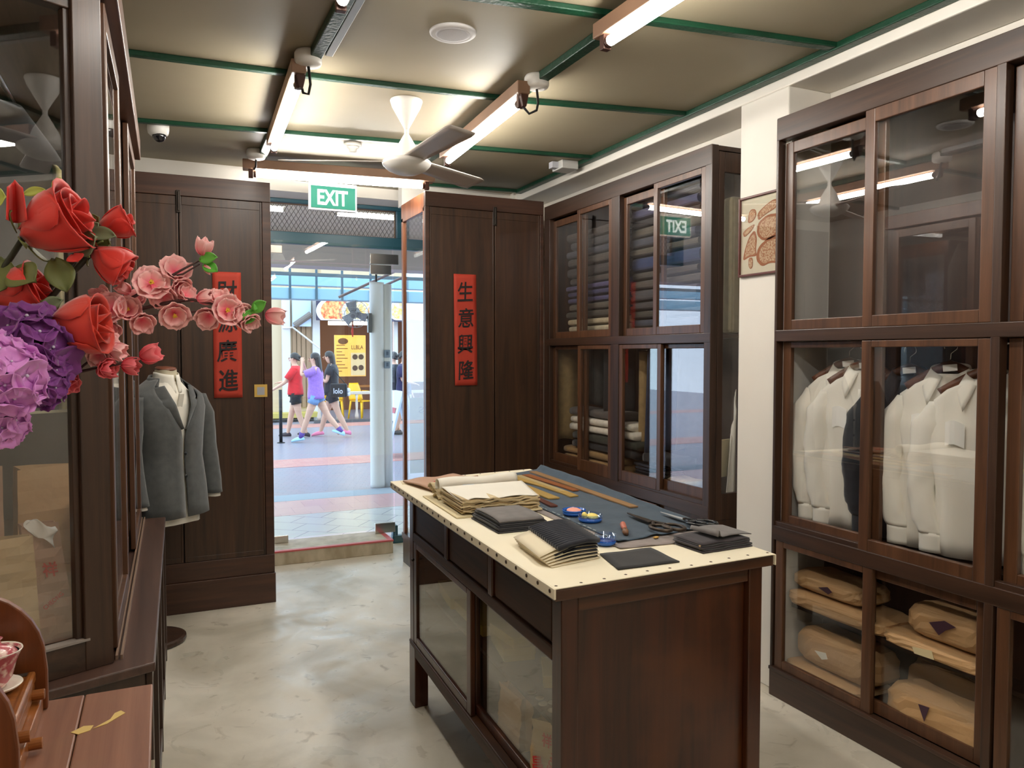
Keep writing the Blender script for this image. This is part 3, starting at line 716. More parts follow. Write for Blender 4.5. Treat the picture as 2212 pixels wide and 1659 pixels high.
# chalk dishes
blue_gl = mat('blue plastic dish', srgb(28, 96, 190), 0.12, spec=0.8); clear_gl = glass('clear dish plastic', tint=(0.78, 0.88, 1, 1), base=0.10, gain=0.5)
def dish(label, c, m, chalks, blue_rim=True, r=0.042, deep=0.026):
    t = thing('chalk_dish', label, 'dish', c, 'small round dishes of chalk on the table')
    MB().lathe(c, [(0, 0), (r-0.006, 0), (r-0.002, 0.004), (r, 0.012)], 28).build('base', blue_gl, t, smooth=True)
    MB().lathe(c, [(r-0.003, 0.0125), (r, 0.0125), (r+0.001, deep), (r-0.002, deep), (r-0.003, 0.0125)], 28).build('rim', m, t, smooth=True)
    for k, (dx, dy, rx, ry, rz_, cm, tilt) in enumerate(chalks):
        M = Matrix.Rotation(tilt, 3, 'X')
        tag(MB().ball((c[0]+dx, c[1]+dy, c[2]+0.0085+rz_*0.8), rx, ry, rz_, 14, 8, M).build('chalk', cm, smooth=True),
            chalk_names[(label, k)], 'chalk')
    return t
pinkc = mat('pink chalk', srgb(240, 166, 146), 0.8); yelc = mat('yellow chalk', srgb(238, 218, 124), 0.8)
chalk_names = {}
L1 = 'deep blue round dish holding pink chalk on the blue cloth'; L2 = 'pale blue round dish holding yellow chalk on the blue cloth'; L3 = 'empty clear blue dish standing beside the accordion of black swatches'
chalk_names[(L1, 0)] = 'pink tailor chalk in the deep blue dish'; chalk_names[(L2, 0)] = 'rounded yellow tailor chalk in the pale blue dish'; chalk_names[(L2, 1)] = 'pointed yellow chalk piece leaning in the pale blue dish'
dish(L1, (1.352, 2.425, TZ+0.0095), blue_gl, [(0, 0, 0.028, 0.026, 0.0085, pinkc, 0.12)], deep=0.020)
dish(L2, (1.350, 2.305, TZ+0.0095), clear_gl, [(0.008, -0.002, 0.022, 0.022, 0.010, yelc, 0.2), (-0.02, 0.006, 0.009, 0.014, 0.014, yelc, 0.6)])
dish(L3, (1.243, 2.028, TZ+0.004), clear_gl, [], r=0.033, deep=0.032)

# shears
def shears(label, tip, pivot, handle, m, w=0.02, hm=None, spread=0.5):
    tip, pivot, handle = V(*tip), V(*pivot), V(*handle)
    c = pivot
    t = thing('scissors', label, 'scissors', (c.x, c.y, TZ+0.010))
    z0 = TZ+0.0165
    d = (tip-pivot).normalized(); n = V(-d.y, d.x, 0); e = (handle-pivot).normalized(); f = V(-e.y, e.x, 0)
    for s in (1, -1):
        mb = MB().prism([pivot + n*w*0.55*s + V(0,0,z0+0.002*s), pivot - n*w*0.25*s + V(0,0,z0+0.002*s), tip + V(0,0,z0+0.001*s), tip + n*0.003*s + V(0,0,z0+0.001*s), (pivot+tip)/2 + n*w*0.48*s + V(0,0,z0+0.002*s)], (0,0,0.004))
        mb.build('blade', m, t, bevel=0.0008)
        L_ = (handle-pivot).length
        ctr = pivot + e*L_*0.68 + f*s*L_*0.26*spread*2*0.6
        path = [pivot + V(0,0,z0+0.004)]
        for k in range(0, 15):
            a = PI + 2*PI*k/14*s
            path.append(ctr + e*math.cos(a)*L_*0.36 + f*math.sin(a)*L_*0.19 + V(0,0,z0+0.004+0.006*abs(math.sin(k/14*PI))))
        MB().tube(path, 0.0058, 8).build('handle', hm or m, t, smooth=True)
    MB().lathe(pivot + V(0,0,z0+0.004), [(0.009, 0), (0.008, 0.004), (0, 0.006)], 12).build('pivot_screw', brass, t)
    return t
rust = mat('aged dark steel', srgb(96, 84, 72), 0.45, metal=0.7, c2=srgb(60, 50, 44), scale=30)
shears('large old dark steel tailor shears on the blue cloth', (1.520, 2.330, 0), (1.515, 2.165, 0), (1.492, 2.015, 0), rust, w=0.034)
shears('bright bladed scissors with black handles beside the old dark shears', (1.637, 2.292, 0), (1.640, 2.155, 0), (1.648, 2.030, 0), mat('bright scissor steel', srgb(216, 216, 214), 0.35, metal=0.6), w=0.022, hm=mat('black handle paint', srgb(28, 28, 30), 0.25))
t = thing('seam_ripper', 'short pink handled tool pointing towards the shears', 'tool', (1.375, 2.13, TZ+0.0095))
a, b = V(1.405, 2.185, TZ+0.022), V(1.345, 2.07, TZ+0.018)
MB().tube([a, a.lerp(b, .1), a.lerp(b, .45), a.lerp(b, .58)], [0.006, 0.010, 0.0095, 0.006], 12).build('handle', mat('pink wood', srgb(190, 110, 90), 0.5), t, smooth=True)
MB().tube([a.lerp(b, .58), a.lerp(b, .74), a.lerp(b, .8), b], [0.006, 0.005, 0.011, 0.008], 12).build('head', mat('brown wood', srgb(120, 84, 60), 0.5), t, smooth=True)
tag(MB().obox((1.425, 2.02, TZ+0.0085), (1, 0.5, 0), (-0.5, 1, 0), (0,0,1), 0.010, 0.006, 0.002).build('chalk_stub', mat('ochre chalk', srgb(190, 150, 80), 0.8), bevel=0.001), 'tiny ochre chalk stub on the grey cloth edge below the shears', 'chalk')

# paper bag lying flat
t = thing('flat_paper_bag', 'pinkish brown paper bag with red characters lying at the far end of the table', 'paper bag', (1.15, 3.25, TZ))
c4 = [(1.050, 3.035), (1.300, 3.225), (1.262, 3.450), (0.995, 3.385)]
mb = drape(MB(), c4, 16, 16, lambda u, v, p: TZ+0.010+0.007*math.sin(u*5+v*3)**2+0.012*max(0, u-0.75)*max(0, 1-v)*6+0.010*max(0, 0.2-v)*5*math.sin(u*7)**2)
mb.build('paper', kraftp, t, smooth=True, solid=0.006)
dx = V(0.25, 0.19, 0).normalized(); dy = V(-0.19, 0.25, 0).normalized()
for txt, px, py, h, w_ in (('祥', 1.15, 3.155, 0.05, 0.05), ('昌', 1.20, 3.195, 0.05, 0.05), ('CHEONG', 1.13, 3.235, 0.016, 0.12)):
    lettering(txt, (px, py, TZ+0.030), dx, dy, h, bold=0.02, width=w_).build('print', red_ink, t)
tag(slab([(1.035, 3.03), (1.09, 3.02), (1.34, 3.22), (1.31, 3.27)], TZ+0.0005, TZ+0.004).build('kraft_sheet', kraft2), 'kraft paper sheet peeking out under the pinkish paper bag', 'paper')
tag(slab([(0.985, 3.36), (1.03, 3.33), (1.05, 3.43), (1.00, 3.44)], TZ+0.0005, TZ+0.003).build('card_slip', mat('pale slip', srgb(222, 206, 172), 0.6)), 'small pale card slip at the far corner of the table', 'card')

# the open measurement ledger
t = thing('ledger', 'thick worn open ledger with curled pages on the table', 'book', (1.17, 2.83, TZ))
A, B_, C_, D_ = V(0.975, 2.62, 0), V(1.275, 2.585, 0), V(1.375, 3.0, 0), V(0.995, 2.985, 0)
tag_ = drape(MB(), [(0.955, 2.575), (1.29, 2.555), (1.39, 3.02), (0.975, 3.03)], 10, 10, lambda u, v, p: TZ+0.003+0.0075*max(0, min(1, (p.x-1.20)/0.06)))
tag_.build('cover', mat('cream ledger cover', srgb(214, 198, 158), 0.7), t, solid=0.004)
edge = mat('worn page edges', srgb(220, 202, 162), 0.8, c2=srgb(170, 146, 106), scale=14, stretch=(0.4, 0.4, 30), contrast=0.18)
pg = MB()
NS = 9
for k in range(NS):
    z0 = TZ+0.012 + k*0.0056; j = 0.006*math.sin(k*2.7); j2 = 0.005*math.sin(k*4.1+1)
    pts = [(0.985+j, 2.60+j2), (1.285+j2, 2.572+j), (1.350+j, 2.86), (1.000+j2, 2.86+j)]
    drape(pg, pts, 18, 8, lambda u, v, p, z0=z0, k=k: z0 + 0.0022*math.sin(u*17+k*1.7)*(1-v) + 0.002*math.sin(u*31+k))
pg.build('page_block', edge, t, smooth=False, solid=0.0052)
page = mat('ledger page', srgb(240, 234, 220), 0.7, c2=srgb(232, 226, 212), scale=5)
mb = drape(MB(), [(0.985, 2.605), (1.283, 2.578), (1.352, 2.87), (1.000, 2.865)], 24, 12, lambda u, v, p: TZ+0.0625+0.0030*math.sin(u*11)*(1-v)+0.004*v-0.012*max(0, 0.16-u)*6*(1-v))
mb.build('page', page, t, smooth=True, solid=0.0012)
def roll(u, v):
    a = v*4.4 - 0.5
    r = 0.032 - 0.004*v
    x0, y0 = V(1.000, 2.865, 0), V(1.352, 2.885, 0)
    p = x0.lerp(y0, u) + V(0.0, 0.035, 0)
    return p + V(0.02*v*math.sin(u*3), -r*math.cos(a)*0.9 + 0.02, 0) + V(0, 0, TZ+0.064 + r*math.sin(a)*0.85 + 0.004*math.sin(u*9))
MB().grid(roll, 22, 20).build('curled_page', page, t, smooth=True, solid=0.0016)
rp = MB()
for k in range(5):
    rp.grid(lambda u, v, k=k: V(1.000+0.36*u+0.004*math.sin(k), 2.905+0.025*k*0.6+0.07*v+0.004*math.sin(u*11+k), TZ+0.010+0.009*k+0.018*math.sin(v*PI)+0.004*math.sin(u*8+k)), 16, 8)
rp.build('page_stack', edge, t, smooth=True, solid=0.007)
mb = MB()
mb.grid(lambda u, v: V(1.10+0.05*u+0.012*math.sin(v*5), 2.842+0.028*v, TZ+0.0632+0.004*v), 8, 4)
mb.build('blue_stain', mat('blue chalk stain', srgb(150, 186, 224), 0.8), t, solid=0.0004)
tn = MB()
for k in range(5): tn.obox(V(1.03+0.011*k, 2.588-0.001*k, TZ+0.012+0.0065*(k % 3)), (1, -0.1, 0.3), (0.1, 1, 0), (0,0,1), 0.011, 0.002, 0.004)
tn.build('torn_black_edge', black_w, t)

# swatch books
grey_b = cloth('grey suiting', 104, 99, 97); dk_b = cloth('charcoal suiting', 46, 45, 47)
t = thing('swatch_book', 'grey topped closed swatch book in front of the open ledger', 'swatch book', (1.09, 2.43, TZ))
def rect(c, rz, hw, hd): 
    ux = V(math.cos(rz), math.sin(rz), 0); uy = V(-ux.y, ux.x, 0); c = V(c[0], c[1], 0)
    return [c-ux*hw-uy*hd, c+ux*hw-uy*hd, c+ux*hw+uy*hd, c-ux*hw+uy*hd]
for k in range(7):
    p = rect((1.095+0.003*math.sin(k*2), 2.425+0.003*math.sin(k*3.1)), -0.02, 0.094-0.002*k, 0.128-0.003*k)
    top = k == 6
    m_ = MB(); drape(m_, [(q.x, q.y) for q in p], 10, 8, lambda u, v, p, k=k: TZ+0.003+0.0058*k+0.004*math.sin(v*PI)*(k/6)-0.004*max(0, 0.15-v)*6*(k/6))
    m_.build('cover' if top or k == 0 else 'swatch', grey_b if top else (dk_b if k % 2 == 0 else cloth('black suiting', 30, 30, 34)), t, smooth=True, solid=0.0054)
t = thing('accordion_swatches', 'accordion of black fabric swatches on cream card leaves near the table front', 'swatch book', (1.08, 2.03, TZ))
blk = cloth('black swatch', 22, 24, 34); card = mat('cream card leaf', srgb(226, 212, 182), 0.7)
for k in range(6):
    f = k/5
    c = [(0.972-0.004*k, 1.905-0.018*(5-k)*0.4), (1.150, 1.905+0.004*k), (1.190, 2.165), (0.985, 2.150-0.01*(5-k))]
    m_ = MB(); drape(m_, c, 10, 6, lambda u, v, p, k=k: TZ+0.002+0.0085*k*(0.35+0.65*min(1, u*1.6+0.25))+0.004*math.sin(u*PI)*k/5)
    m_.build('card_leaf', card, t, smooth=True, solid=0.0016)
    if k:
        m_ = MB(); cc = [(1.0, 1.90), (1.145, 1.912), (1.184, 2.155), (1.035, 2.14)]
        drape(m_, cc, 8, 6, lambda u, v, p, k=k: TZ-0.002+0.0085*k*(0.55+0.45*min(1, u*1.5+0.2))+0.004*math.sin(u*PI)*k/5)
        m_.build('swatch', blk, t, smooth=True, solid=0.003)
sw = MB()
for k in range(15):
    f = k/14; a = V(1.005+0.035*f, 1.892+0.255*f, TZ+0.046); b = V(1.148+0.04*f, 1.912+0.25*f, TZ+0.052)
    sw.tube([a, a.lerp(b, .3)+V(0,0,0.006), a.lerp(b, .7)+V(0,0,0.007), b], 0.0085, 6)
sw.build('top_swatches', blk, t, smooth=True)
t = tag(drape(MB(), [(1.128, 1.775), (1.330, 1.770), (1.345, 1.935), (1.166, 1.935)], 8, 8, lambda u, v, p: TZ+0.003+0.0008*math.sin(u*9+v*7)).build('fabric_swatch', cloth('black flat swatch', 30, 29, 31), smooth=True, solid=0.003), 'flat square black cloth swatch near the front edge of the table', 'swatch')
t = thing('swatch_bundle', 'dark swatch bundle with a folded back grey leaf at the right end of the table', 'swatch book', (1.55, 1.89, TZ))
for k in range(5):
    p = rect((1.545+0.004*math.sin(k*2.2), 1.888+0.003*k), 0.05+0.02*math.sin(k), 0.098-0.001*k, 0.066)
    m_ = MB(); drape(m_, [(q.x, q.y) for q in p], 10, 6, lambda u, v, p, k=k: TZ+0.003+0.0052*k+0.0012*math.sin(u*12+k))
    m_.build('swatch', dk_b if k % 2 else cloth('dark plum suiting', 48, 42, 46), t, smooth=True, solid=0.005)
m_ = MB()
def fold(u, v):
    x = 1.500 + 0.165*u; y = 1.835 + 0.135*v
    lip = max(0, 1-u*4.5)
    return V(x + 0.02*lip, y + 0.02*math.sin(u*2), TZ + 0.031 + 0.026*math.exp(-((u-0.10)/0.10)**2)*(1-0.45*v) + 0.006*math.sin(u*3))
m_.grid(fold, 22, 8); m_.build('folded_leaf', grey_b, t, smooth=True, solid=0.0025)
MB().obox((1.468, 1.838, TZ+0.016), (1, 0.06, 0), (0,1,0), (0,0,1), 0.016, 0.003, 0.006).build('paper_tag', mat('tan tag', srgb(188, 160, 120), 0.7), t)
# ------------------------------------------------------------------ left display cabinet on its ledge base
A0 = V(-0.128, 2.29, 0); A1 = V(-0.105, 4.25, 0)
ED = V(-0.899, -0.438, 0)                                # along the angled glazed end
EN = V(0.438, -0.899, 0)                                 # its outward side
FD = (A1-A0).normalized(); FN = V(FD.y, -FD.x, 0)        # the sliding door side and its outward normal
LZ = 0.72
t = thing('display_cabinet', 'dark wood display cabinet with glazed angled end on a ledge base at the left', 'cabinet', (-0.4, 3.0, 0))
def Lp(p, z): return V(p.x, p.y, z)
led = [V(-0.029, 2.251, 0), V(0.006, 4.25, 0), V(-0.755, 4.25, 0), V(-0.755, 1.99, 0)]
MB().prism([Lp(p, LZ-0.026) for p in led], (0,0,0.026)).build('ledge_top', wood('ledge wood', srgb(58, 38, 30), srgb(88, 62, 50), 'y', 0.4), t, bevel=0.004)
b0 = [V(-0.050, 2.272, 0), V(-0.012, 4.23, 0), V(-0.755, 4.23, 0), V(-0.755, 2.015, 0)]
MB().prism([Lp(p, 0.0) for p in b0], (0,0,LZ-0.026)).build('base', wood_v, t, bevel=0.003)
st = MB()
bd = (b0[1]-b0[0]).normalized(); bn = V(bd.y, -bd.x, 0); L_ = (b0[1]-b0[0]).length
for f in (0.008, 0.25, 0.5, 0.75, 0.99):
    st = MB(); p = b0[0] + bd*L_*f + bn*0.006
    st.obox(Lp(p, (LZ-0.03)/2), bd, bn, V(0,0,1), 0.022, 0.008, (LZ-0.03)/2); st.build('base_stile', wood_v, t, bevel=0.002)
for z in (0.06, 0.655):
    MB().obox(Lp((b0[0]+b0[1])/2 + bn*0.005, z), bd, bn, V(0,0,1), L_/2, 0.006, 0.035).build('base_rail', wood_y, t, bevel=0.002)
TOPZ = 2.60
# corner posts
MB().obox(Lp(A0 + ED*0.036 - EN*0.03, (LZ+2.5)/2), ED, EN, V(0,0,1), 0.036, 0.03, (2.5-LZ)/2).build('corner_post', wood_v, t, bevel=0.003)
MB().obox(Lp(A0 + ED*0.079 - EN*0.03, (LZ+2.5)/2), ED, EN, V(0,0,1), 0.008, 0.014, (2.5-LZ)/2).build('post_bead', wood_v, t, bevel=0.002)
C0 = A0 + ED*0.64
MB().obox(Lp(C0 - EN*0.03, (LZ+2.5)/2), ED, EN, V(0,0,1), 0.03, 0.03, (2.5-LZ)/2).build('corner_post', wood_v, t, bevel=0.003)
MB().obox(Lp(A1 - FD*0.03 - FN*0.03, (LZ+2.5)/2), FD, FN, V(0,0,1), 0.03, 0.03, (2.5-LZ)/2).build('corner_post', wood_v, t, bevel=0.003)
m_ = (A0+C0)/2
MB().obox(Lp(m_ - EN*0.028, 0.760), ED, EN, V(0,0,1), 0.30, 0.026, 0.040).build('end_rail', wood_x, t, bevel=0.003)
MB().obox(Lp(m_ - EN*0.014, 0.802), ED, EN, V(0,0,1), 0.26, 0.016, 0.003).build('sill_strip', mat('dusty sill', srgb(150, 140, 132), 0.5), t)
MB().obox(Lp(m_ - EN*0.030, 2.46), ED, EN, V(0,0,1), 0.26, 0.020, 0.04).build('end_rail', wood_x, t, bevel=0.003)
MB().obox(Lp(m_ - EN*0.030, 1.62), ED, EN, V(0,0,1), 0.25, 0.0015, 0.81).build('end_pane', pane_m, t)
hd = [A0 + FN*0.028 + EN*0.02, A1 + FN*0.028, V(-0.755, 4.25, 0), V(-0.755, 2.00, 0)]
MB().prism([Lp(p, 2.50) for p in hd], (0,0,0.10)).build('cornice', wood('cornice wood', srgb(78, 52, 42), srgb(110, 80, 66), 'y', 0.4), t, bevel=0.004)
MB().prism([Lp(p, LZ+0.004) for p in (A0+ED*0.03-EN*0.05, A1-FN*0.02-FD*0.02, V(-0.75, 4.23, 0), V(-0.75, 2.05, 0))], (0,0,0.05)).build('bottom_board', wood_y, t)
# track strips on the ledge and sliding doors
for k, dx in enumerate((0.004, 0.016)):
    MB().obox(Lp((A0+A1)/2 + FN*dx, LZ+0.006), FD, FN, V(0,0,1), 0.96, 0.003, 0.006).build('door_track', wood('worn track wood', srgb(120, 96, 80), srgb(150, 124, 104), 'y', 0.4), t)
LF = (A1-A0).length
def ldoor(f0, f1, off):
    a, b = A0 + FD*LF*f0, A0 + FD*LF*f1
    f = MB(); z0, z1 = LZ+0.012, 2.49; s = 0.05
    for p, q, c, d in ((f0, f0+s/LF, z0, z1), (f1-s/LF, f1, z0, z1), (f0+s/LF, f1-s/LF, z0, z0+0.06), (f0+s/LF, f1-s/LF, z1-0.06, z1)):
        pa, pb = A0 + FD*LF*p, A0 + FD*LF*q
        f.obox(Lp((pa+pb)/2 + FN*off, (c+d)/2), FD, FN, V(0,0,1), (pb-pa).length/2, 0.010, (d-c)/2)
    o = f.build('sliding_door', door_y, t, bevel=0.003)
    MB().obox(Lp((a+b)/2 + FN*off, (z0+z1)/2), FD, FN, V(0,0,1), (b-a).length/2-0.03, 0.0015, (z1-z0)/2-0.04).build('pane', pane_m, o)
ldoor(0.04, 0.35, -0.006); ldoor(0.32, 0.66, -0.032); ldoor(0.64, 0.972, -0.006)
MB().box(-0.755, -0.745, 2.12, 4.23, LZ, 2.50).build('back_board', wood('cabinet dark back', srgb(34, 24, 20), srgb(52, 38, 32), 'z', 0.7), t)
MB().prism([Lp(p, 1.395) for p in (A0+ED*0.05-EN*0.07, A1-FN*0.06-FD*0.05, V(-0.74, 4.2, 0), V(-0.74, 2.16, 0))], (0,0,0.007)).build('glass_shelf', pane_g, t)
MB().obox(Lp(m_ - EN*0.074, 1.3985), ED, EN, V(0,0,1), 0.25, 0.002, 0.0035).build('shelf_edge', mat('frosted shelf edge', srgb(170, 168, 140), 0.3), t)
MB().prism([Lp(p, LZ+0.05) for p in (A1-FN*0.03-FD*0.045, A1-FN*0.03-FD*0.025, V(-0.745, 4.225, 0), V(-0.745, 4.205, 0))], (0,0,1.73)).build('far_board', bpy.data.materials['cabinet dark back'], t)
# cloth strips added to imitate a reflection in the near glass
for k, (x, y, w_, z1, r, g, b, nm) in enumerate([(-0.300, 2.95, 0.030, 2.18, 176, 164, 112, 'cream cloth length standing tallest behind the left cabinet glass'), (-0.262, 2.93, 0.040, 2.10, 62, 66, 108, 'indigo cloth length standing beside the cream one'), (-0.222, 2.90, 0.032, 2.02, 92, 98, 116, 'grey blue cloth length standing third behind the left cabinet glass'), (-0.190, 2.88, 0.024, 1.96, 70, 82, 100, 'slate cloth length standing nearest the corner post')]):
    mb = MB(); mb.grid(lambda u, v, x=x, y=y, w_=w_, z1=z1, k=k: V(x+(u-0.5)*w_, y + 0.10*abs(u-0.5) + 0.004*math.sin(v*9+k), 1.405+(z1-1.405)*v*(1-0.05*u)), 6, 16)
    tag(mb.build('cloth_length', cloth(nm.split(' cloth')[0] + ' length', r, g, b), smooth=True, solid=0.012), nm, 'cloth', 'cloth lengths standing in the left cabinet')
for k in range(3):  # coats added to darken the cabinet interior
    nm = ['dark coat hung in the near part of the left cabinet', 'dark coat hung in the middle of the left cabinet', 'dark coat hung at the far part of the left cabinet'][k]
    c = thing('hanging_coat', nm, 'coat', (-0.48, 3.05+0.4*k, 1.45), 'dark coats in the left cabinet')
    mb = MB(); mb.grid(lambda u, v, k=k: V(-0.48+0.20*math.cos(2*PI*u)*(0.35+0.65*min(1, (1-v)*5)), 3.05+0.4*k+0.06*math.sin(2*PI*u)*(1+0.2*math.sin(v*9)), 1.42+0.95*v), 20, 14, closed=True)
    mb.build('body', cloth('coat cloth %d' % k, 40+6*k, 40+4*k, 44), c, smooth=True, solid=0.006)
    MB().cyl((-0.48, 3.05+0.4*k, 2.36), (-0.48, 3.05+0.4*k, 2.47), 0.003, n=8).build('hook', chrome, c)
tag(MB().cyl((-0.48, 2.5, 2.475), (-0.48, 4.2, 2.475), 0.010, n=12).build('hanging_rail', chrome, smooth=True), 'metal rail under the top of the left cabinet', 'rail')
# paper bags inside the near end
BZ = LZ + 0.056
paper_bag('tall tan paper bag at the back, behind the leaning printed bag in the left cabinet', (-0.315, 2.62, BZ), 0.17, 0.09, 0.44, 0.30, (0.02, 0.0), kraft)
paper_bag('pinkish paper bag at the very left edge inside the left cabinet', (-0.49, 2.50, BZ), 0.16, 0.09, 0.46, 0.32, (0.0, 0.0), kraftp, [('祥', 0.05, 0.27, 0.03, 0.03, 0)])
paper_bag('slim tan paper bag standing beside the corner post of the left cabinet', (-0.215, 2.60, BZ), 0.085, 0.08, 0.35, 0.25, (0.03, 0.0), kraft)
paper_bag('plain olive tan paper bag in front, nearest the rounded wooden tea rack', (-0.365, 2.31, BZ), 0.125, 0.07, 0.30, 0.30, (-0.04, 0.0), kraft2)
paper_bag('pinkish paper bag with red stamped characters leaning at the glazed cabinet end', (-0.270, 2.385, BZ), 0.085, 0.06, 0.32, 0.30, (-0.12, 0.0), kraftp,
          [('祥', 0.005, 0.20, 0.04, 0.035, 0), ('CHEONG', 0.0, 0.115, 0.012, 0.055, 0.6)])
pt_ = MB(); pt_.grid(lambda u, v: V(-0.330+0.065*u+0.006*math.sin(v*6), 2.345+0.01*math.sin(u*7), BZ+0.325-0.075*v*u+0.012*math.sin(u*5+v*4)), 8, 8)
tag(pt_.build('tissue_paper', paper_w, smooth=True, solid=0.001), 'crumpled white tissue paper poking out of the stamped paper bag', 'tissue paper')
# dark folded cloths and hanging garments deeper inside
for k in range(4):
    b = MB().ball((-0.50+0.05*k, 2.95+0.33*k, BZ+0.035), 0.14, 0.13, 0.034, 18, 10)
    tag(b.build('folded_cloth', cloth('deep grey cloth', 44, 43, 46), smooth=True), ['dark folded cloth just behind the tan paper bags', 'dark folded cloth in the middle of the left cabinet floor', 'dark folded cloth towards the jacket in the left cabinet', 'dark folded cloth at the far end of the left cabinet'][k], 'cloth', 'folded cloths in the left cabinet')

# ------------------------------------------------------------------ chest, tea rack and cups in front
t = thing('wooden_chest', 'low wooden chest with a faded reddish two board lid in the bottom left corner', 'chest', (-0.4, 1.2, 0))
cz = 0.88
for a, b in ((-0.755, -0.148), (-0.1465, -0.027)):
    MB().box(a, b, 0.75, 1.70, cz-0.022, cz).build('lid_board', lid_w, t, bevel=0.003)
MB().box(-0.75, -0.034, 0.76, 1.69, 0.0, cz-0.022).build('body', mat('grey worn wood', srgb(112, 98, 82), 0.6, c2=srgb(134, 118, 100), scale=9, stretch=(8,1,8)), t, bevel=0.003)
lk = MB().box(-0.034, -0.022, 1.42, 1.47, cz-0.075, cz-0.045)
lk.build('latch', mat('old latch', srgb(128, 116, 92), 0.5, metal=0.4), t, bevel=0.002)
for nm, pts in (('scratch', [(-0.122, 1.535), (-0.100, 1.545), (-0.085, 1.563), (-0.072, 1.578), (-0.080, 1.592), (-0.090, 1.585), (-0.096, 1.562)]), ('scratch', [(-0.157, 1.535), (-0.138, 1.552), (-0.122, 1.548), (-0.126, 1.530), (-0.144, 1.522)])):
    slab(pts, cz+0.0002, cz+0.0010).build(nm, mat('bare wood', srgb(206, 176, 104), 0.6), t)
t = thing('tea_rack', 'small honey brown wooden rack with rounded side boards, drawers and teacups on it', 'rack', (-0.4, 1.52, cz))
def sideboard(y0, y1):
    pts = [V(-0.62, y0, cz+0.001), V(-0.205, y0, cz+0.001), V(-0.205, y0, 0.955)]
    for k in range(0, 9):
        a = k/8*PI/2
        pts.append(V(-0.335 + 0.128*math.cos(a), y0, 0.975 + 0.140*math.sin(a)))
    pts += [V(-0.62, y0, 1.115)]
    MB().prism(pts, (0, y1-y0, 0)).build('side_board', rack_d, t, bevel=0.003)
sideboard(1.655, 1.672); sideboard(1.335, 1.352)
MB().box(-0.60, -0.228, 1.352, 1.655, 0.943, 0.953).build('shelf', rack_w, t, bevel=0.002)
MB().box(-0.236, -0.223, 1.352, 1.655, 0.938, 0.958).build('shelf_lip', rack_w, t, bevel=0.004)
MB().box(-0.62, -0.605, 1.352, 1.655, cz+0.001, 1.10).build('back_board', rack_d, t)
for k, (x, z0, z1) in enumerate(((-0.225, 0.912, 0.937), (-0.212, 0.882, 0.910))):
    d = MB().box(x-0.12, x, 1.356, 1.651, z0, z1).build('drawer', rack_w, t, bevel=0.002)
    for y in ((1.62, 1.45) if k == 0 else (1.48,)):
        MB().cyl((x-0.004, y, (z0+z1)/2), (x+0.020, y, (z0+z1)/2), 0.0095, n=14).build('knob', rack_w, d, smooth=False, bevel=0.001)
porc = mat('pink patterned porcelain', srgb(186, 96, 104), 0.18, c2=srgb(232, 206, 196), scale=55, contrast=0.06)
ivory = mat('white porcelain', srgb(238, 228, 212), 0.15)
def teacup(label, x, y, z, lid=False):
    t = thing('teacup', label, 'teacup', (x, y, z), 'porcelain teacups on the rack')
    MB().lathe((x, y, z), [(0.016, 0), (0.018, 0.003), (0.038, 0.009), (0.043, 0.014), (0.042, 0.0155), (0.03, 0.010), (0, 0.007)], 32).build('saucer', ivory, t, smooth=True)
    MB().lathe((x, y, z+0.010), [(0.017, 0), (0.018, 0.004), (0.028, 0.018), (0.033, 0.040), (0.041, 0.060), (0.0435, 0.064), (0.0405, 0.0645), (0.031, 0.044), (0.026, 0.02), (0, 0.008)], 36).build('bowl', porc, t, smooth=True)
    MB().lathe((x, y, z+0.0745), [(0.0390, -0.005), (0.0440, 0.0), (0.0435, 0.0014), (0.0385, -0.004), (0.0390, -0.005)], 36).build('gilt_rim', ivory, t, smooth=True)
    MB().lathe((x, y, z+0.066), [(0.034, 0), (0.036, 0.003), (0.026, 0.013), (0.012, 0.018), (0.010, 0.026), (0.014, 0.030), (0, 0.030)], 28).build('lid', porc, t, smooth=True)
teacup('pink and white patterned porcelain teacup with lid and saucer on the rack', -0.276, 1.585, 0.9535)
teacup('second lidded porcelain teacup behind at the picture edge', -0.345, 1.60, 0.9535)
tag(MB().obox((-0.245, 1.648, 0.955), (1, 0.2, 0), (-0.2, 1, 0), (0,0,1), 0.018, 0.006, 0.0012).build('chip', mat('dark sliver', srgb(70, 60, 52), 0.6)), 'dark wooden sliver lying on the rack shelf beside the saucer', 'wood chip')

# ------------------------------------------------------------------ garments
def loft(rows, n, gap=None, wob=0.0, seed=0, ctr=V(0,0,0), R=Matrix.Identity(3)):
    """rows: (z, half width, half depth, y shift); returns an MB; gap(row) opens the front"""
    mb = MB(); K = len(rows)-1
    def fn(u, v):
        f = v*K; i = min(int(f), K-1); f -= i
        z, w, d, ys = [rows[i][k]*(1-f)+rows[i+1][k]*f for k in range(4)]
        g = gap(v) if gap else 0
        th = -PI/2 + g + u*(2*PI-2*g)
        c, s = math.cos(th), math.sin(th)
        e = 0.75
        x = w*math.copysign(abs(c)**e, c); y = d*math.copysign(abs(s)**e, s) + ys
        k = wob*(0.8*math.sin(th*5+seed+z*6) + 0.7*math.sin(th*9+1.5*math.sin(z*7+seed)+seed)*(1.2-v) + 0.5*math.sin(z*21+th*2+seed))
        x *= 1+k; y *= 1+k*1.6
        return ctr + R @ V(x, y, z)
    return mb.grid(fn, n, K*3, closed=(gap is None))
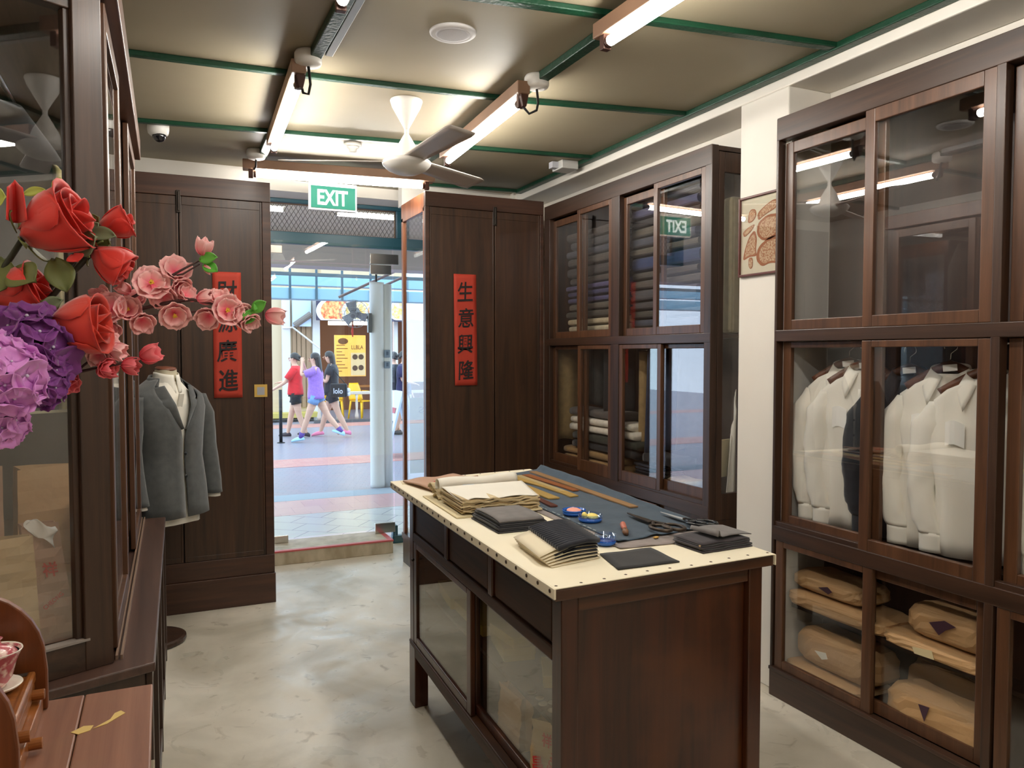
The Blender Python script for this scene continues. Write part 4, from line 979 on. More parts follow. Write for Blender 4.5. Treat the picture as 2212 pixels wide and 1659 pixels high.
def sleeve(pts, rad, flat=0.72, flaty=1.0, n=14, wob=0.05, seed=0, ctr=V(0,0,0), R=Matrix.Identity(3)):
    mb = MB(); K = len(pts)-1; pts = [Vector(p) for p in pts]
    def fn(u, v):
        f = v*K; i = min(int(f), K-1); f -= i
        p = pts[i].lerp(pts[i+1], f); r = rad[i]*(1-f)+rad[i+1]*f
        a = 2*PI*u; k = 1 + wob*math.sin(a*3+seed+v*9)*math.sin(v*21+seed)
        return ctr + R @ (p + V(r*math.cos(a)*flat*k, r*math.sin(a)*k*flaty, 0))
    return mb.grid(fn, n, K*5, closed=True)

# suit jacket on its stand
JX, JY = 0.02, 4.50
JR = Matrix.Rotation(math.radians(38), 3, 'Z'); JC = V(JX, JY, 0)
t = thing('dress_form', 'tailor stand with wooden neck cap and round base under the suit jacket', 'mannequin', (JX, JY, 0))
MB().lathe((-0.075, JY, 0.002), [(0.0, 0), (0.170, 0), (0.176, 0.010), (0.174, 0.024), (0.160, 0.030), (0.0, 0.032)], 40).build('base', wood_x, t, smooth=False)
MB().cyl((-0.075, JY, 0.03), (-0.055, JY, 0.80), 0.016).build('pole', wood_v, t)
loft([(0.74, 0.13, 0.09, 0), (0.95, 0.135, 0.085, 0), (1.15, 0.155, 0.095, 0), (1.30, 0.15, 0.08, 0), (1.37, 0.07, 0.06, 0), (1.44, 0.050, 0.050, 0.0), (1.462, 0.050, 0.050, 0.0)], 20, ctr=JC, R=JR).build('torso', mat('cream form cover', srgb(206, 196, 170), 0.8), t, smooth=True)
MB().lathe(JC + V(0,0,1.462), [(0.0, 0), (0.050, 0), (0.054, 0.006), (0.050, 0.012), (0.0, 0.016)], 28, axis=(0.06, -0.12, 1)).build('neck_cap', mat('brown neck cap', srgb(120, 70, 52), 0.35), t, smooth=True)
t = thing('dress_shirt', 'white shirt worn on the tailor stand beneath the grey jacket', 'shirt', (JX, JY, 0.64))
loft([(0.645, 0.165, 0.115, 0), (0.72, 0.17, 0.115, 0), (0.95, 0.155, 0.10, 0), (1.15, 0.172, 0.112, 0), (1.30, 0.165, 0.10, 0.0), (1.36, 0.10, 0.082, 0.0), (1.40, 0.064, 0.066, 0.0)], 26, wob=0.03, seed=3, ctr=JC, R=JR).build('body', white_cl, t, smooth=True)
cb = MB()
def col(u, v):
    th = -PI/2 + 0.10 + u*(2*PI-0.20); fr = max(0, -math.sin(th))
    r = 0.060 + 0.010*(1-v) + 0.012*fr*(1-v)
    return JC + JR @ V(r*math.cos(th), r*math.sin(th)*1.0 - 0.008*fr, 1.395 + 0.055*v - 0.030*fr*(1-v)*1.4 - 0.016*fr)
cb.grid(col, 30, 5); cb.build('collar', white_cl, t, smooth=True, solid=0.003)
MB().obox(JC + JR @ V(0.0, -0.098, 1.25), JR @ V(1,0,0), JR @ V(0,1,0.25), JR @ V(0,-0.25,1), 0.016, 0.004, 0.09).build('placket', white_cl, t, bevel=0.002)
j_grey = cloth('mid grey suit wool', 74, 76, 76, 0.3)
j = thing('suit_jacket', 'grey wool suit jacket with lapels on the stand left of the doorway', 'jacket', (JX, JY, 0.68))
jr = [(0.685, 0.205, 0.150, 0), (0.85, 0.198, 0.140, 0), (1.00, 0.180, 0.125, 0), (1.15, 0.195, 0.132, 0), (1.26, 0.205, 0.128, 0), (1.325, 0.200, 0.110, 0.004), (1.365, 0.150, 0.092, 0.008), (1.41, 0.080, 0.074, 0.010)]
def jgap(v):
    f = v*7
    return 0.015 if f < 2.9 else 0.015 + (f-2.9)*0.26
loft(jr, 44, gap=jgap, wob=0.012, seed=1, ctr=JC, R=JR).build('body', j_grey, j, smooth=True, solid=0.006)
for s in (1, -1):
    sleeve([(0.185*s, 0.0, 1.325), (0.222*s, -0.004, 1.22), (0.236*s, -0.012, 1.05), (0.238*s, -0.045, 0.90), (0.232*s, -0.075, 0.775)], [0.062, 0.074, 0.068, 0.060, 0.055], flat=0.80, wob=0.03, seed=2+s, ctr=JC, R=JR).build('sleeve', j_grey, j, smooth=True, solid=0.005)
    sleeve([(0.233*s, -0.072, 0.785), (0.231*s, -0.080, 0.755)], [0.044, 0.043], wob=0.02, ctr=JC, R=JR).build('shirt_cuff', white_cl, t, smooth=True, solid=0.003)
    lp = MB()
    def lapel(u, v, s=s):
        # along the opening from button to neck, folded outwards
        z = 1.155 + 0.225*v
        open_ = 0.010 + 0.092*v**0.9
        wd = (0.012 + 0.075*min(1, v*1.55)) if v < 0.70 else (0.0645 if v < 0.74 else 0.060 + 0.012*(1-(v-0.74)/0.26))
        x = s*(open_*0.72 + wd*u)
        y = -0.140 + 0.045*max(0, v-0.55)/0.45 + 0.030*u*u + 0.02*v
        return JC + JR @ V(x, y - 0.006*(1-u), z - 0.012*u)
    lp.grid(lapel, 6, 30); lp.build('lapel', j_grey, j, smooth=True, solid=0.004)
cb = MB()
def jcol(u, v):
    th = -PI/2 + 0.95 + u*(2*PI-1.90)
    r = 0.080 + 0.022*(1-v)
    return JC + JR @ V(r*math.cos(th), r*math.sin(th)*0.92+0.008, 1.375 + 0.048*v + 0.012*math.sin(th))
cb.grid(jcol, 26, 4); cb.build('collar', j_grey, j, smooth=True, solid=0.005)
for z in (1.02, 0.90):
    MB().lathe(JC + JR @ V(0.006, -0.139 + (0.004 if z < 1 else 0.006), z), [(0.008, 0), (0.009, 0.002), (0.004, 0.004), (0, 0.0035)], 14, axis=JR @ V(0,-1,0)).build('button', black_pl, j, smooth=True)
MB().tube([JC + JR @ V(-0.115, -0.112, 1.262), JC + JR @ V(-0.085, -0.122, 1.252)], 0.0018, 6).build('buttonhole', black_w, j)

# shirts hanging in the near cabinet
def hanging_shirt(label, x, y, rz, m, top=1.47, bottom=0.80, sw=0.182, tagc=True, seed=0, splay=0.0, hlabel=None):
    R = Matrix.Rotation(rz, 3, 'Z'); C = V(x, y, 0)
    t = thing('hanging_shirt', label, 'shirt', (x, y, bottom), 'shirts hanging in the near cabinet')
    T_ = top
    rows = [(bottom+0.012, 0.165, 0.040, 0), (bottom+0.2, 0.160, 0.042, 0), (T_-0.36, 0.165, 0.046, 0), (T_-0.20, 0.175, 0.050, 0), (T_-0.12, sw-0.018, 0.040, 0), (T_-0.075, sw-0.010, 0.036, 0), (T_-0.035, 0.125, 0.034, 0), (T_-0.008, 0.066, 0.036, 0), (T_+0.006, 0.056, 0.034, 0)]
    loft(rows, 46, wob=0.055, seed=seed, ctr=C, R=R).build('body', m, t, smooth=True, solid=0.003)
    for s in (1, -1):
        k = splay*s
        pts = [(0.158*s, 0, T_-0.080), (0.186*s, -0.004, T_-0.16), (0.204*s, -0.002, T_-0.32), (0.208*s, -0.004, T_-0.40), (0.186*s, -0.012, T_-0.52), (0.165*s, -0.014, bottom+0.085)]
        sleeve(pts, [0.030, 0.058, 0.054, 0.052, 0.050, 0.046], flat=0.92, flaty=0.55, wob=0.14, seed=seed+s, ctr=C, R=R).build('sleeve', m, t, smooth=True, solid=0.003)
        sleeve([(0.165*s, -0.014, bottom+0.088), (0.164*s, -0.015, bottom+0.016)], [0.046, 0.045], flat=0.92, flaty=0.50, wob=0.02, seed=seed, ctr=C, R=R).build('cuff', m, t, smooth=True, solid=0.004)
        cb = MB()
        def cpt(u, v, s=s):
            # collar leaf from back of the neck to its point
            a = PI/2 - u*PI*0.92
            r = 0.060 + 0.014*v
            p = V(s*r*math.cos(a)*1.08, r*math.sin(a)*0.62, T_+0.046 - 0.036*v - 0.050*u*u - 0.070*v*u**3)
            p.x += s*0.042*v*u**3
            p.y -= 0.010*v*u
            return C + R @ p
        cb.grid(cpt, 14, 5); cb.build('collar_leaf', m, t, smooth=True, solid=0.003)
    pl = MB(); pl.grid(lambda u, v: C + R @ V(-0.012+0.024*u, -0.047 - 0.006*math.sin(v*PI), bottom+0.02+(T_-bottom-0.09)*v), 2, 24)
    pl.build('placket', m, t, smooth=True, solid=0.002)
    if tagc:
        pg_ = MB(); pg_.grid(lambda u, v: C + R @ V(-0.115+0.062*u, -0.056-0.004*math.sin(u*3+seed), T_-0.235+0.085*v+0.008*math.sin(u*4)), 4, 4)
        pg_.build('pinned_note', paper_w, t, solid=0.0008)
    h = thing('clothes_hanger', hlabel, 'hanger', (x, y, T_-0.05), 'wooden hangers in the near cabinet')
    arm = MB()
    arm.grid(lambda u, v: C + R @ V((u-0.5)*0.30, (v-0.5)*0.020, T_+0.040 - 0.090*abs(u-0.5)**1.2*2.2 + 0.0*v), 20, 1)
    arm.build('arm', mat('hanger wood', srgb(98, 58, 36), 0.4) if 'hanger wood' not in bpy.data.materials else bpy.data.materials['hanger wood'], h, smooth=True, solid=0.030)
    hk = [C + R @ V(0.022*math.sin(a), 0, T_+0.105+0.022*math.cos(a)) for a in [k*0.35-1.9 for k in range(12)]]
    MB().tube([C + R @ V(0, 0, T_+0.045), C + R @ V(0, 0, T_+0.080)] + hk[::-1], 0.0022, 6).build('hook', chrome, h, smooth=True)
    MB().obox(C + R @ V(0.004, -0.020, T_+0.028), R @ V(1,0,0.1), R @ V(0,1,0), R @ V(-0.1,0,1), 0.024, 0.0012, 0.012).build('paper_tag', paper_w, h)
RZ = math.radians(-70)
hanging_shirt('cream white shirt nearest the pillar in the near cabinet', 2.665, 2.385, RZ, white_cl, 1.478, seed=1, tagc=False, hlabel='wooden hanger holding the shirt nearest the pillar')
hanging_shirt('white shirt with pinned note, second from the pillar in the near cabinet', 2.655, 2.29, RZ, white_cl, 1.472, seed=4, hlabel='wooden hanger holding the second shirt from the pillar')
hanging_shirt('black shirt hanging between the white shirts in the near cabinet', 2.675, 2.10, RZ, navy_cl, 1.455, seed=2, tagc=False, hlabel='wooden hanger holding the black shirt')
hanging_shirt('white shirt with pinned note just right of the black shirt', 2.655, 1.915, RZ, white_cl, 1.468, seed=5, hlabel='wooden hanger holding the white shirt right of the black one')
hanging_shirt('white shirt against the right stile of the sliding door', 2.655, 1.775, RZ, white_cl, 1.452, seed=7, hlabel='wooden hanger holding the shirt against the right stile')
hanging_shirt('white shirt cut off by the right picture edge in the next cabinet bay', 2.655, 1.40, RZ, white_cl, 1.46, seed=9, hlabel='wooden hanger in the next cabinet bay at the picture edge')
t = thing('hanging_rail', 'metal rail carrying the shirts in the near cabinet', 'rail', (2.645, 1.6, 1.58))
MB().cyl((2.66, 0.56, 1.586), (2.66, 2.60, 1.586), 0.009).build('bar', chrome, t, smooth=True)

# wrapped parcels in the low part of the near cabinet
def parcel(label, c, l, w, h, rz=PI/2, seed=0, m=kraft, tape=None, tilt=0.0):
    t = thing('paper_parcel', label, 'parcel', (c[0], c[1], c[2]), 'brown paper parcels in the near cabinet')
    R = Matrix.Rotation(rz, 3, 'Z') @ Matrix.Rotation(tilt, 3, 'Y')
    def sup(u, v):
        th = 2*PI*u; ph = PI*(v-0.5)
        f = lambda a, e: math.copysign(abs(a)**e, a)
        x = f(math.cos(ph), 0.45)*f(math.cos(th), 0.35); y = f(math.cos(ph), 0.45)*f(math.sin(th), 0.35); z = f(math.sin(ph), 0.6)
        k = 1 + 0.035*math.sin(x*7+seed)*math.sin(y*5+seed*2) + 0.02*math.sin(x*17+z*9+seed*3)
        return V(*c) + V(0,0,h/2) + R @ V(x*l/2*k, y*w/2*k, z*h/2*(k if z > 0 else 1))
    MB().grid(sup, 40, 16, closed=True).build('wrapping', m, t, smooth=False)
    if tape:
        tm, pts = tape
        q = [V(p[0], p[1], p[2]) for p in pts]
        MB().prism(q, (-0.0015, 0, 0)).build('tape', tm, t)
tape_p = mat('dark purple tape', srgb(70, 44, 58), 0.35); tape_c = mat('clear tape', srgb(206, 190, 150), 0.15); tape_b = mat('blue tape', srgb(60, 120, 170), 0.4)
tape_w = mat('white torn label', srgb(226, 222, 206), 0.6)
X2 = 2.62
parcel('brown paper parcel with a dark tape star, top of the left shelf', (2.655, 2.40, 0.505), 0.40, 0.20, 0.085, seed=1, tape=(tape_p, [(2.551, 2.425, 0.545), (2.551, 2.375, 0.560), (2.551, 2.35, 0.545), (2.551, 2.37, 0.53)]))
parcel('lower brown paper parcel on the left shelf', (2.640, 2.34, 0.426), 0.52, 0.22, 0.076, seed=2)
parcel('big crumpled brown parcel with a torn white label on the left cabinet floor', (2.655, 2.365, 0.178), 0.43, 0.18, 0.165, seed=3, tape=(tape_w, [(2.531, 2.42, 0.275), (2.531, 2.36, 0.285), (2.531, 2.35, 0.262), (2.531, 2.38, 0.25)]))
parcel('flat parcel with blue tape at the bottom of the left cabinet floor', (2.640, 2.40, 0.136), 0.42, 0.22, 0.040, seed=4, tape=(tape_b, [(2.529, 2.44, 0.160), (2.529, 2.38, 0.166), (2.529, 2.375, 0.152), (2.529, 2.44, 0.148)]))
parcel('plump brown parcel with dark purple tape star on the right shelf', (2.660, 1.855, 0.486), 0.34, 0.20, 0.125, seed=5, tape=(tape_p, [(2.556, 1.905, 0.560), (2.556, 1.845, 0.585), (2.556, 1.80, 0.575), (2.556, 1.84, 0.55), (2.556, 1.865, 0.525)]))
parcel('long thin brown parcel with clear tape under the plump one', (2.630, 1.875, 0.426), 0.46, 0.20, 0.058, seed=6, tape=(tape_c, [(2.527, 1.95, 0.458), (2.527, 1.87, 0.47), (2.527, 1.86, 0.44), (2.527, 1.94, 0.436)]))
parcel('large pale brown parcel with a dark tape wedge on the right cabinet floor', (2.612, 1.86, 0.136), 0.46, 0.15, 0.155, seed=7, m=kraft, tape=(tape_p, [(2.534, 1.925, 0.250), (2.534, 1.88, 0.255), (2.534, 1.90, 0.195)]))
parcel('thin brown parcel leaning behind the large pale one', (2.715, 1.88, 0.136), 0.44, 0.05, 0.205, seed=8)
parcel('thin brown parcel at the back of the right cabinet floor', (2.758, 1.90, 0.136), 0.42, 0.03, 0.240, seed=9)
for k in range(4):
    parcel(['brown parcel on the shelf of the next cabinet bay at the picture corner', 'brown parcel on the floor of the next cabinet bay at the picture corner', 'second brown parcel on the shelf of the next bay', 'second brown parcel on the floor of the next bay'][k], (2.645, 1.36-0.40*(k//2), (0.428, 0.138)[k % 2]), 0.36, 0.20, 0.13, seed=11+k)

# ------------------------------------------------------------------ far cabinet: bolts of cloth above, folded cloth below
random.seed(11)
def bolt(label, y0, y1, z, h, d, m, xf=2.60, dy=0.0):
    yh = (y1-y0)/2; yc = (y0+y1)/2; hw = d/2
    def fn(u, v):
        a = 2*PI*u; e = lambda q, p: math.copysign(abs(q)**p, q)
        return V(xf + hw + hw*e(math.cos(a), 0.55), y0 + (y1-y0)*v, z + h/2 + h/2*e(math.sin(a), 0.62)*(1+0.03*math.sin(v*9+z*40)))
    mb = MB().grid(fn, 18, 10, closed=True)
    n = 18
    mb.f.append(tuple(range(n))[::-1]); mb.m.append(0); mb.f.append(tuple(range(10*n, 11*n))); mb.m.append(0)
    tag(mb.build('fabric_bolt', m, smooth=False, bevel=0.0), label, 'fabric bolt', 'bolts of cloth stacked in the far cabinet')
cols = [('pale grey', 150, 150, 148), ('pale beige', 176, 164, 138), ('beige', 164, 150, 122), ('dark olive', 58, 54, 46), ('olive grey', 80, 74, 64), ('indigo', 62, 58, 92), ('deep indigo', 50, 48, 82), ('violet blue', 70, 64, 98), ('brown grey', 66, 58, 54), ('charcoal', 54, 50, 50), ('grey brown', 72, 66, 60), ('dark slate', 58, 60, 70), ('dark grey', 60, 58, 60), ('dark brown', 62, 52, 46)]
mats = {n: cloth(n + ' bolt wool', r, g, b) for n, r, g, b in cols}
ordn = ['lowest', 'second', 'third', 'fourth', 'fifth', 'sixth', 'seventh', 'eighth', 'ninth', 'tenth', 'eleventh', 'twelfth', 'thirteenth', 'fourteenth', 'fifteenth', 'sixteenth']
z = 1.650
for k, (n, r, g, b) in enumerate(cols):
    h = [0.044, 0.042, 0.046, 0.05, 0.05, 0.042, 0.04, 0.042, 0.05, 0.07, 0.06, 0.056, 0.06, 0.06][k]
    bolt('%s cloth bolt, %s from the bottom of the stack beside the cupboard' % (n, ordn[k]) if k else 'pale grey cloth bolt, lowest of the stack beside the cupboard', 3.99+0.01*math.sin(k*2), 4.76+0.02*math.sin(k*3), z, h, 0.16, mats[n], 2.60+0.01*math.sin(k*1.7))
    z += h + 0.0015
cols2 = [('beige', 0.05), ('dark slate', 0.05), ('dark olive', 0.05), ('charcoal', 0.05), ('dark grey', 0.07), ('grey brown', 0.055), ('grey brown', 0.05), ('royal blue', 0.085), ('olive grey', 0.05), ('dark slate', 0.06), ('olive grey', 0.06), ('charcoal', 0.05), ('slate violet', 0.06), ('dark slate', 0.04)]
mats['royal blue'] = cloth('royal blue bolt wool', 34, 50, 88); mats['slate violet'] = cloth('slate violet bolt wool', 70, 70, 96)
z = 1.650
for k, (n, h) in enumerate(cols2):
    bolt('%s cloth bolt, %s in the stack near the glazed cabinet end' % (n, ordn[k] + (' from the bottom' if k else '')), 3.32+0.02*math.sin(k*2.3), 3.955, z, h, 0.17, mats[n], 2.595+0.01*math.sin(k*1.3))
    z += h + 0.0015
t = tag(MB().box(2.62, 2.66, 3.195, 3.235, 1.652, 2.44).build('cloth_roll', cloth('sage green cloth', 116, 128, 100), bevel=0.012), 'pale green cloth roll standing upright at the glazed end', 'cloth roll')
tag(MB().box(2.685, 2.765, 3.16, 3.24, 1.652, 2.36).build('cloth_roll', cloth('khaki cloth', 132, 122, 96), bevel=0.02), 'khaki cloth roll standing upright behind the end pane', 'cloth roll')
# lower part: folded cloths
def fold_pile(label, y0, y1, z, h, m, xf=2.56, d=0.20):
    def fn(u, v):
        a = 2*PI*u; e = lambda q, p: math.copysign(abs(q)**p, q)
        return V(xf + d/2 + d/2*e(math.cos(a), 0.5)*(1+0.02*math.sin(v*13+z*30)), y0 + (y1-y0)*v, z + h/2 + h/2*e(math.sin(a), 0.55)*(1+0.08*math.sin(v*7+z*50)))
    mb = MB().grid(fn, 20, 14, closed=True)
    mb.f.append(tuple(range(20))[::-1]); mb.m.append(0); mb.f.append(tuple(range(14*20, 15*20))); mb.m.append(0)
    tag(mb.build('folded_cloth', m, smooth=True), label, 'folded cloth', 'folded cloths in the far cabinet')
tan = cloth('khaki twill', 150, 118, 74); wht = cloth('white folded cotton', 214, 206, 190); dkg = cloth('dark green cloth', 46, 48, 38); blk2 = cloth('black folded wool', 30, 29, 30); gry = cloth('grey folded wool', 82, 76, 72); crm = cloth('cream folded cotton', 190, 178, 150)
z = 0.80
for lab, h, m, y0, y1 in (('khaki folded cloth at the very bottom beside the cupboard', 0.055, tan, 3.98, 4.74), ('second khaki folded cloth from the bottom beside the cupboard', 0.052, tan, 3.98, 4.74), ('black folded cloth resting on the khaki ones', 0.05, blk2, 3.86, 4.62), ('dark green folded cloth under the white ones', 0.06, dkg, 3.84, 4.62), ('lower white folded cloth in the far cabinet', 0.052, wht, 3.88, 4.66), ('upper white folded cloth in the far cabinet', 0.050, wht, 3.90, 4.64), ('grey folded cloth on top of the white ones', 0.055, gry, 4.05, 4.66)):
    fold_pile(lab, y0, y1, z, h, m); z += h + 0.001
for k in range(5):
    tag(MB().obox((2.64, 3.72+0.01*math.sin(k*2), 0.812+0.020*k), (0,1,0.0), (1,0,0), (0,0,1), 0.14, 0.075, 0.008).build('swatch_folder', mat('black folder', srgb(30, 30, 30), 0.3), bevel=0.002), 'black swatch folder, %s of the pile behind the lower glass' % ordn[k].replace('lowest', 'lowest one') if k == 0 else 'black swatch folder, %s from the bottom of the pile behind the lower glass' % ordn[k], 'folder', 'black folders in the far cabinet')
fold_pile('dark crumpled cloth lying on the black folders', 3.50, 3.80, 0.905, 0.06, blk2, 2.58, 0.16)
fold_pile('cream folded cloth at the nearest end of the far cabinet', 3.42, 3.62, 0.80, 0.05, crm, 2.60, 0.14)
# hanging lengths of cloth
def hang(label, y, x, w, z0, z1, m, rz, flare=0.0, seed=0):
    R = Matrix.Rotation(rz, 3, 'Z'); C = V(x, y, 0)
    mb = MB()
    mb.grid(lambda u, v: C + R @ V((u-0.5)*w*(1+flare*(1-v)), 0.014*math.sin(u*9+seed)*(1-0.4*v), z0+(z1-z0)*v + 0.01*math.sin(u*5+seed)*(1-v)), 24, 10)
    t = thing('hanging_trousers' if 'trousers' in label else 'hanging_cloth', label, 'trousers' if 'trousers' in label else 'cloth', (x, y, z0), 'cloth and trousers hung in the far cabinet')
    mb.build('cloth', m, t, smooth=True, solid=0.012)
    MB().cyl(C + R @ V(-w*0.55, 0, z1+0.008), C + R @ V(w*0.55, 0, z1+0.008), 0.008).build('hanger_bar', chrome, t, smooth=True)
hang('tan cloth length hung against the far cabinet wall beside the cupboard', 4.83, 2.66, 0.20, 0.93, 1.58, cloth('tan hanging cloth', 132, 110, 72), math.radians(-8))
hang('dark grey trousers hung behind the second lower door', 4.40, 2.66, 0.20, 1.20, 1.58, cloth('charcoal trousers', 52, 52, 50), math.radians(-30), seed=1)
hang('black trousers hung beside the dark grey trousers', 4.18, 2.66, 0.20, 1.17, 1.58, blk2, math.radians(-30), seed=2)
hang('tan trousers hung beside the navy trousers', 3.86, 2.69, 0.16, 0.98, 1.56, cloth('tan trousers', 150, 124, 84), math.radians(-30), seed=3)
hang('navy trousers hung in the middle of the far cabinet', 3.68, 2.65, 0.20, 0.98, 1.58, cloth('navy trousers', 34, 42, 62), math.radians(-32), 0.15, seed=4)
hang('grey trousers hung at the nearest lower door', 3.46, 2.69, 0.18, 1.02, 1.58, cloth('grey trousers', 82, 80, 76), math.radians(-32), 0.1, seed=5)
t = tag(MB().obox((2.67, 3.19, 1.0), (1, 0.25, 0), (-0.25, 1, 0), (0.12, 0, 1), 0.045, 0.003, 0.10).build('pattern_card', mat('cream pattern card', srgb(206, 196, 160), 0.7), bevel=0.002), 'cream pattern card leaning behind the glazed end', 'card')
mb = MB(); mb.grid(lambda u, v: V(2.665+0.06*u+0.03*v*(1-u), 3.155+0.012*math.sin(u*9), 0.802+0.56*v*(0.55+0.45*u)), 12, 12)
tag(mb.build('white_cloth', white_cl, smooth=True, solid=0.006), 'white cloth hanging inside the glazed end beside the pillar', 'cloth')

# ------------------------------------------------------------------ framed papercut on the pillar
t = thing('framed_picture', 'framed brown papercut artwork on the white pillar, half behind the cabinet', 'picture', (2.53, 2.83, 1.91))
fr = MB().frame('x', 2.522, 2.539, 2.658, 2.925, 1.912, 2.286, 0.011)
fr.build('frame', mat('dark red frame', srgb(92, 44, 36), 0.35), t, bevel=0.003)
MB().box(2.533, 2.5385, 2.663, 2.92, 1.917, 2.281).build('mat_board', mat('cream picture paper', srgb(226, 216, 190), 0.7), t)
pc_m = mat('brown papercut', srgb(168, 104, 68), 0.7); pc_l = mat('pale papercut', srgb(214, 186, 150), 0.7, c2=srgb(176, 120, 86), scale=120, contrast=0.10)
def blob(pts, x, m, k=1.0):
    n = len(pts); cy = sum(p[0] for p in pts)/n; cz_ = sum(p[1] for p in pts)/n
    q = [(cy+(p[0]-cy)*k, cz_+(p[1]-cz_)*k) for p in pts]
    # rounded outline
    out = []
    for i in range(n):
        a, b, c = q[i-1], q[i], q[(i+1) % n]
        for f in (0.25, 0.5, 0.75):
            w0, w1, w2 = (1-f)**2, 2*f*(1-f), f*f
            m0 = ((a[0]+b[0])/2, (a[1]+b[1])/2); m2 = ((b[0]+c[0])/2, (b[1]+c[1])/2)
            out.append(V(x, max(2.672, w0*m0[0]+w1*b[0]+w2*m2[0]), w0*m0[1]+w1*b[1]+w2*m2[1]))
    return out
shapes = [[(2.862, 2.215), (2.846, 2.225), (2.818, 2.222), (2.810, 2.19), (2.835, 2.165), (2.872, 2.158)],
          [(2.81, 2.20), (2.745, 2.232), (2.70, 2.248), (2.66, 2.24), (2.68, 2.205), (2.76, 2.185), (2.80, 2.16)],
          [(2.905, 2.125), (2.895, 2.095), (2.84, 2.125), (2.815, 2.155), (2.86, 2.145)],
          [(2.86, 2.10), (2.82, 2.13), (2.805, 2.08), (2.815, 2.03), (2.80, 2.0), (2.86, 2.005), (2.902, 1.985), (2.892, 2.03)],
          [(2.862, 2.0), (2.832, 2.0), (2.832, 1.955), (2.846, 1.943), (2.862, 1.958)],
          [(2.805, 2.155), (2.74, 2.185), (2.66, 2.18), (2.64, 2.11), (2.70, 2.07), (2.77, 2.065), (2.81, 2.10)],
          [(2.80, 2.045), (2.72, 2.085), (2.63, 2.08), (2.60, 2.0), (2.66, 1.95), (2.72, 1.965), (2.77, 1.945), (2.815, 1.985)]]
for s in shapes:
    o = MB().prism(blob(s, 2.5325, pc_m), (-0.0006, 0, 0)).build('papercut', pc_m, t)
    MB().prism(blob(s, 2.5318, pc_l, 0.80), (-0.0005, 0, 0)).build('papercut_filigree', pc_l, o)
MB().box(2.5285, 2.530, 2.664, 2.914, 1.923, 2.275).build('picture_glass', pane_m, t)
# ------------------------------------------------------------------ doorway and covered walkway
ds = MB().box(0.60, 1.612, 5.757, 6.10, 0.0, 0.104)
struct('doorstep', ds, mat('stained step cement', srgb(196, 184, 160), 0.6, c2=srgb(166, 152, 126), scale=14, stretch=(1, 1, 0.4), contrast=0.15), bevel=0.004, label='cement doorstep with a red painted edge')
MB().box(0.60, 1.614, 5.754, 5.790, 0.094, 0.1055).box(1.575, 1.614, 5.79, 6.0, 0.094, 0.1055).build('trim_12', mat('red step paint', srgb(198, 92, 92), 0.5))['kind'] = 'structure'
d1 = thing('door_1', 'frameless glass door with steel corner fittings', 'door', (1.2, 6.02, 0.11)); d1['kind'] = 'structure'; del d1['category']
MB().box(0.755, 1.690, 6.016, 6.024, 0.135, 2.24).build('pane', pane_g, d1)
MB().box(0.755, 1.690, 6.017, 6.023, 2.25, 2.40).build('over_pane', pane_g, d1)
for x0, x1, z0, z1 in ((1.535, 1.700, 0.105, 0.185), (0.755, 0.86, 0.105, 0.160), (1.51, 1.74, 2.255, 2.335), (1.51, 1.68, 2.175, 2.248), (0.755, 0.84, 2.30, 2.36)):
    MB().box(x0, x1, 6.005, 6.035, z0, z1).build('patch_fitting', chrome, d1, bevel=0.003)
w1 = MB().box(1.70, 2.52, 6.017, 6.023, 0.02, 2.40)
w1 = w1.build('window_1', pane_g); w1['kind'] = 'structure'
teal = mat('teal window paint', srgb(40, 92, 108), 0.4); tealb = mat('blue steel paint', srgb(150, 188, 206), 0.5)
tf = MB().box(0.45, 2.6, 6.07, 6.13, 2.385, 2.475).box(0.45, 2.6, 6.07, 6.13, 2.695, 2.80).box(1.745, 1.85, 6.07, 6.13, 2.475, 2.695).box(0.45, 0.56, 6.07, 6.13, 2.475, 2.695)
tf.box(1.70, 1.74, 6.07, 6.13, 0.0, 0.14).box(1.69, 2.52, 6.05, 6.11, 0.0, 0.06)
struct('trim_13', tf, teal, bevel=0.004)
t = thing('mesh_grille', 'diamond wire mesh grille in the teal transom above the glass door', 'grille', (1.15, 6.12, 2.47))
gm = MB()
nx = 34
for k in range(-8, nx):
    for s in (1, -1):
        x0 = 0.56 + (1.185/nx)*k
        xa, za, xb2, zb = x0, (2.475 if s > 0 else 2.695), x0 + 0.14, (2.695 if s > 0 else 2.475)
        f0 = max(0, (0.56-xa)/0.14); f1 = min(1, (1.745-xa)/0.14)
        if f0 < f1:
            gm.tube([V(xa+0.14*f0, 6.12, za+(zb-za)*f0), V(xa+0.14*f1, 6.12, za+(zb-za)*f1)], 0.0022, 5)
gm.build('wire_mesh', mat('grey mesh wire', srgb(104, 98, 92), 0.5), t)
MB().frame('y', 6.11, 6.13, 0.56, 1.745, 2.475, 2.695, 0.008).build('frame', mat('brown grille frame', srgb(110, 84, 60), 0.5), t)
struct('ceiling_walkway', MB().box(-3, 8, 6.13, 8.9, 2.86, 2.95), mat('walkway soffit', srgb(176, 170, 152), 0.7))
wl = mat('lit walkway tube', (1,1,1,1), 0.4, emit=(1.0, 0.96, 0.88, 1), estr=30.0)  # added lights that brighten the column; their streaks imitate reflections in the door glass
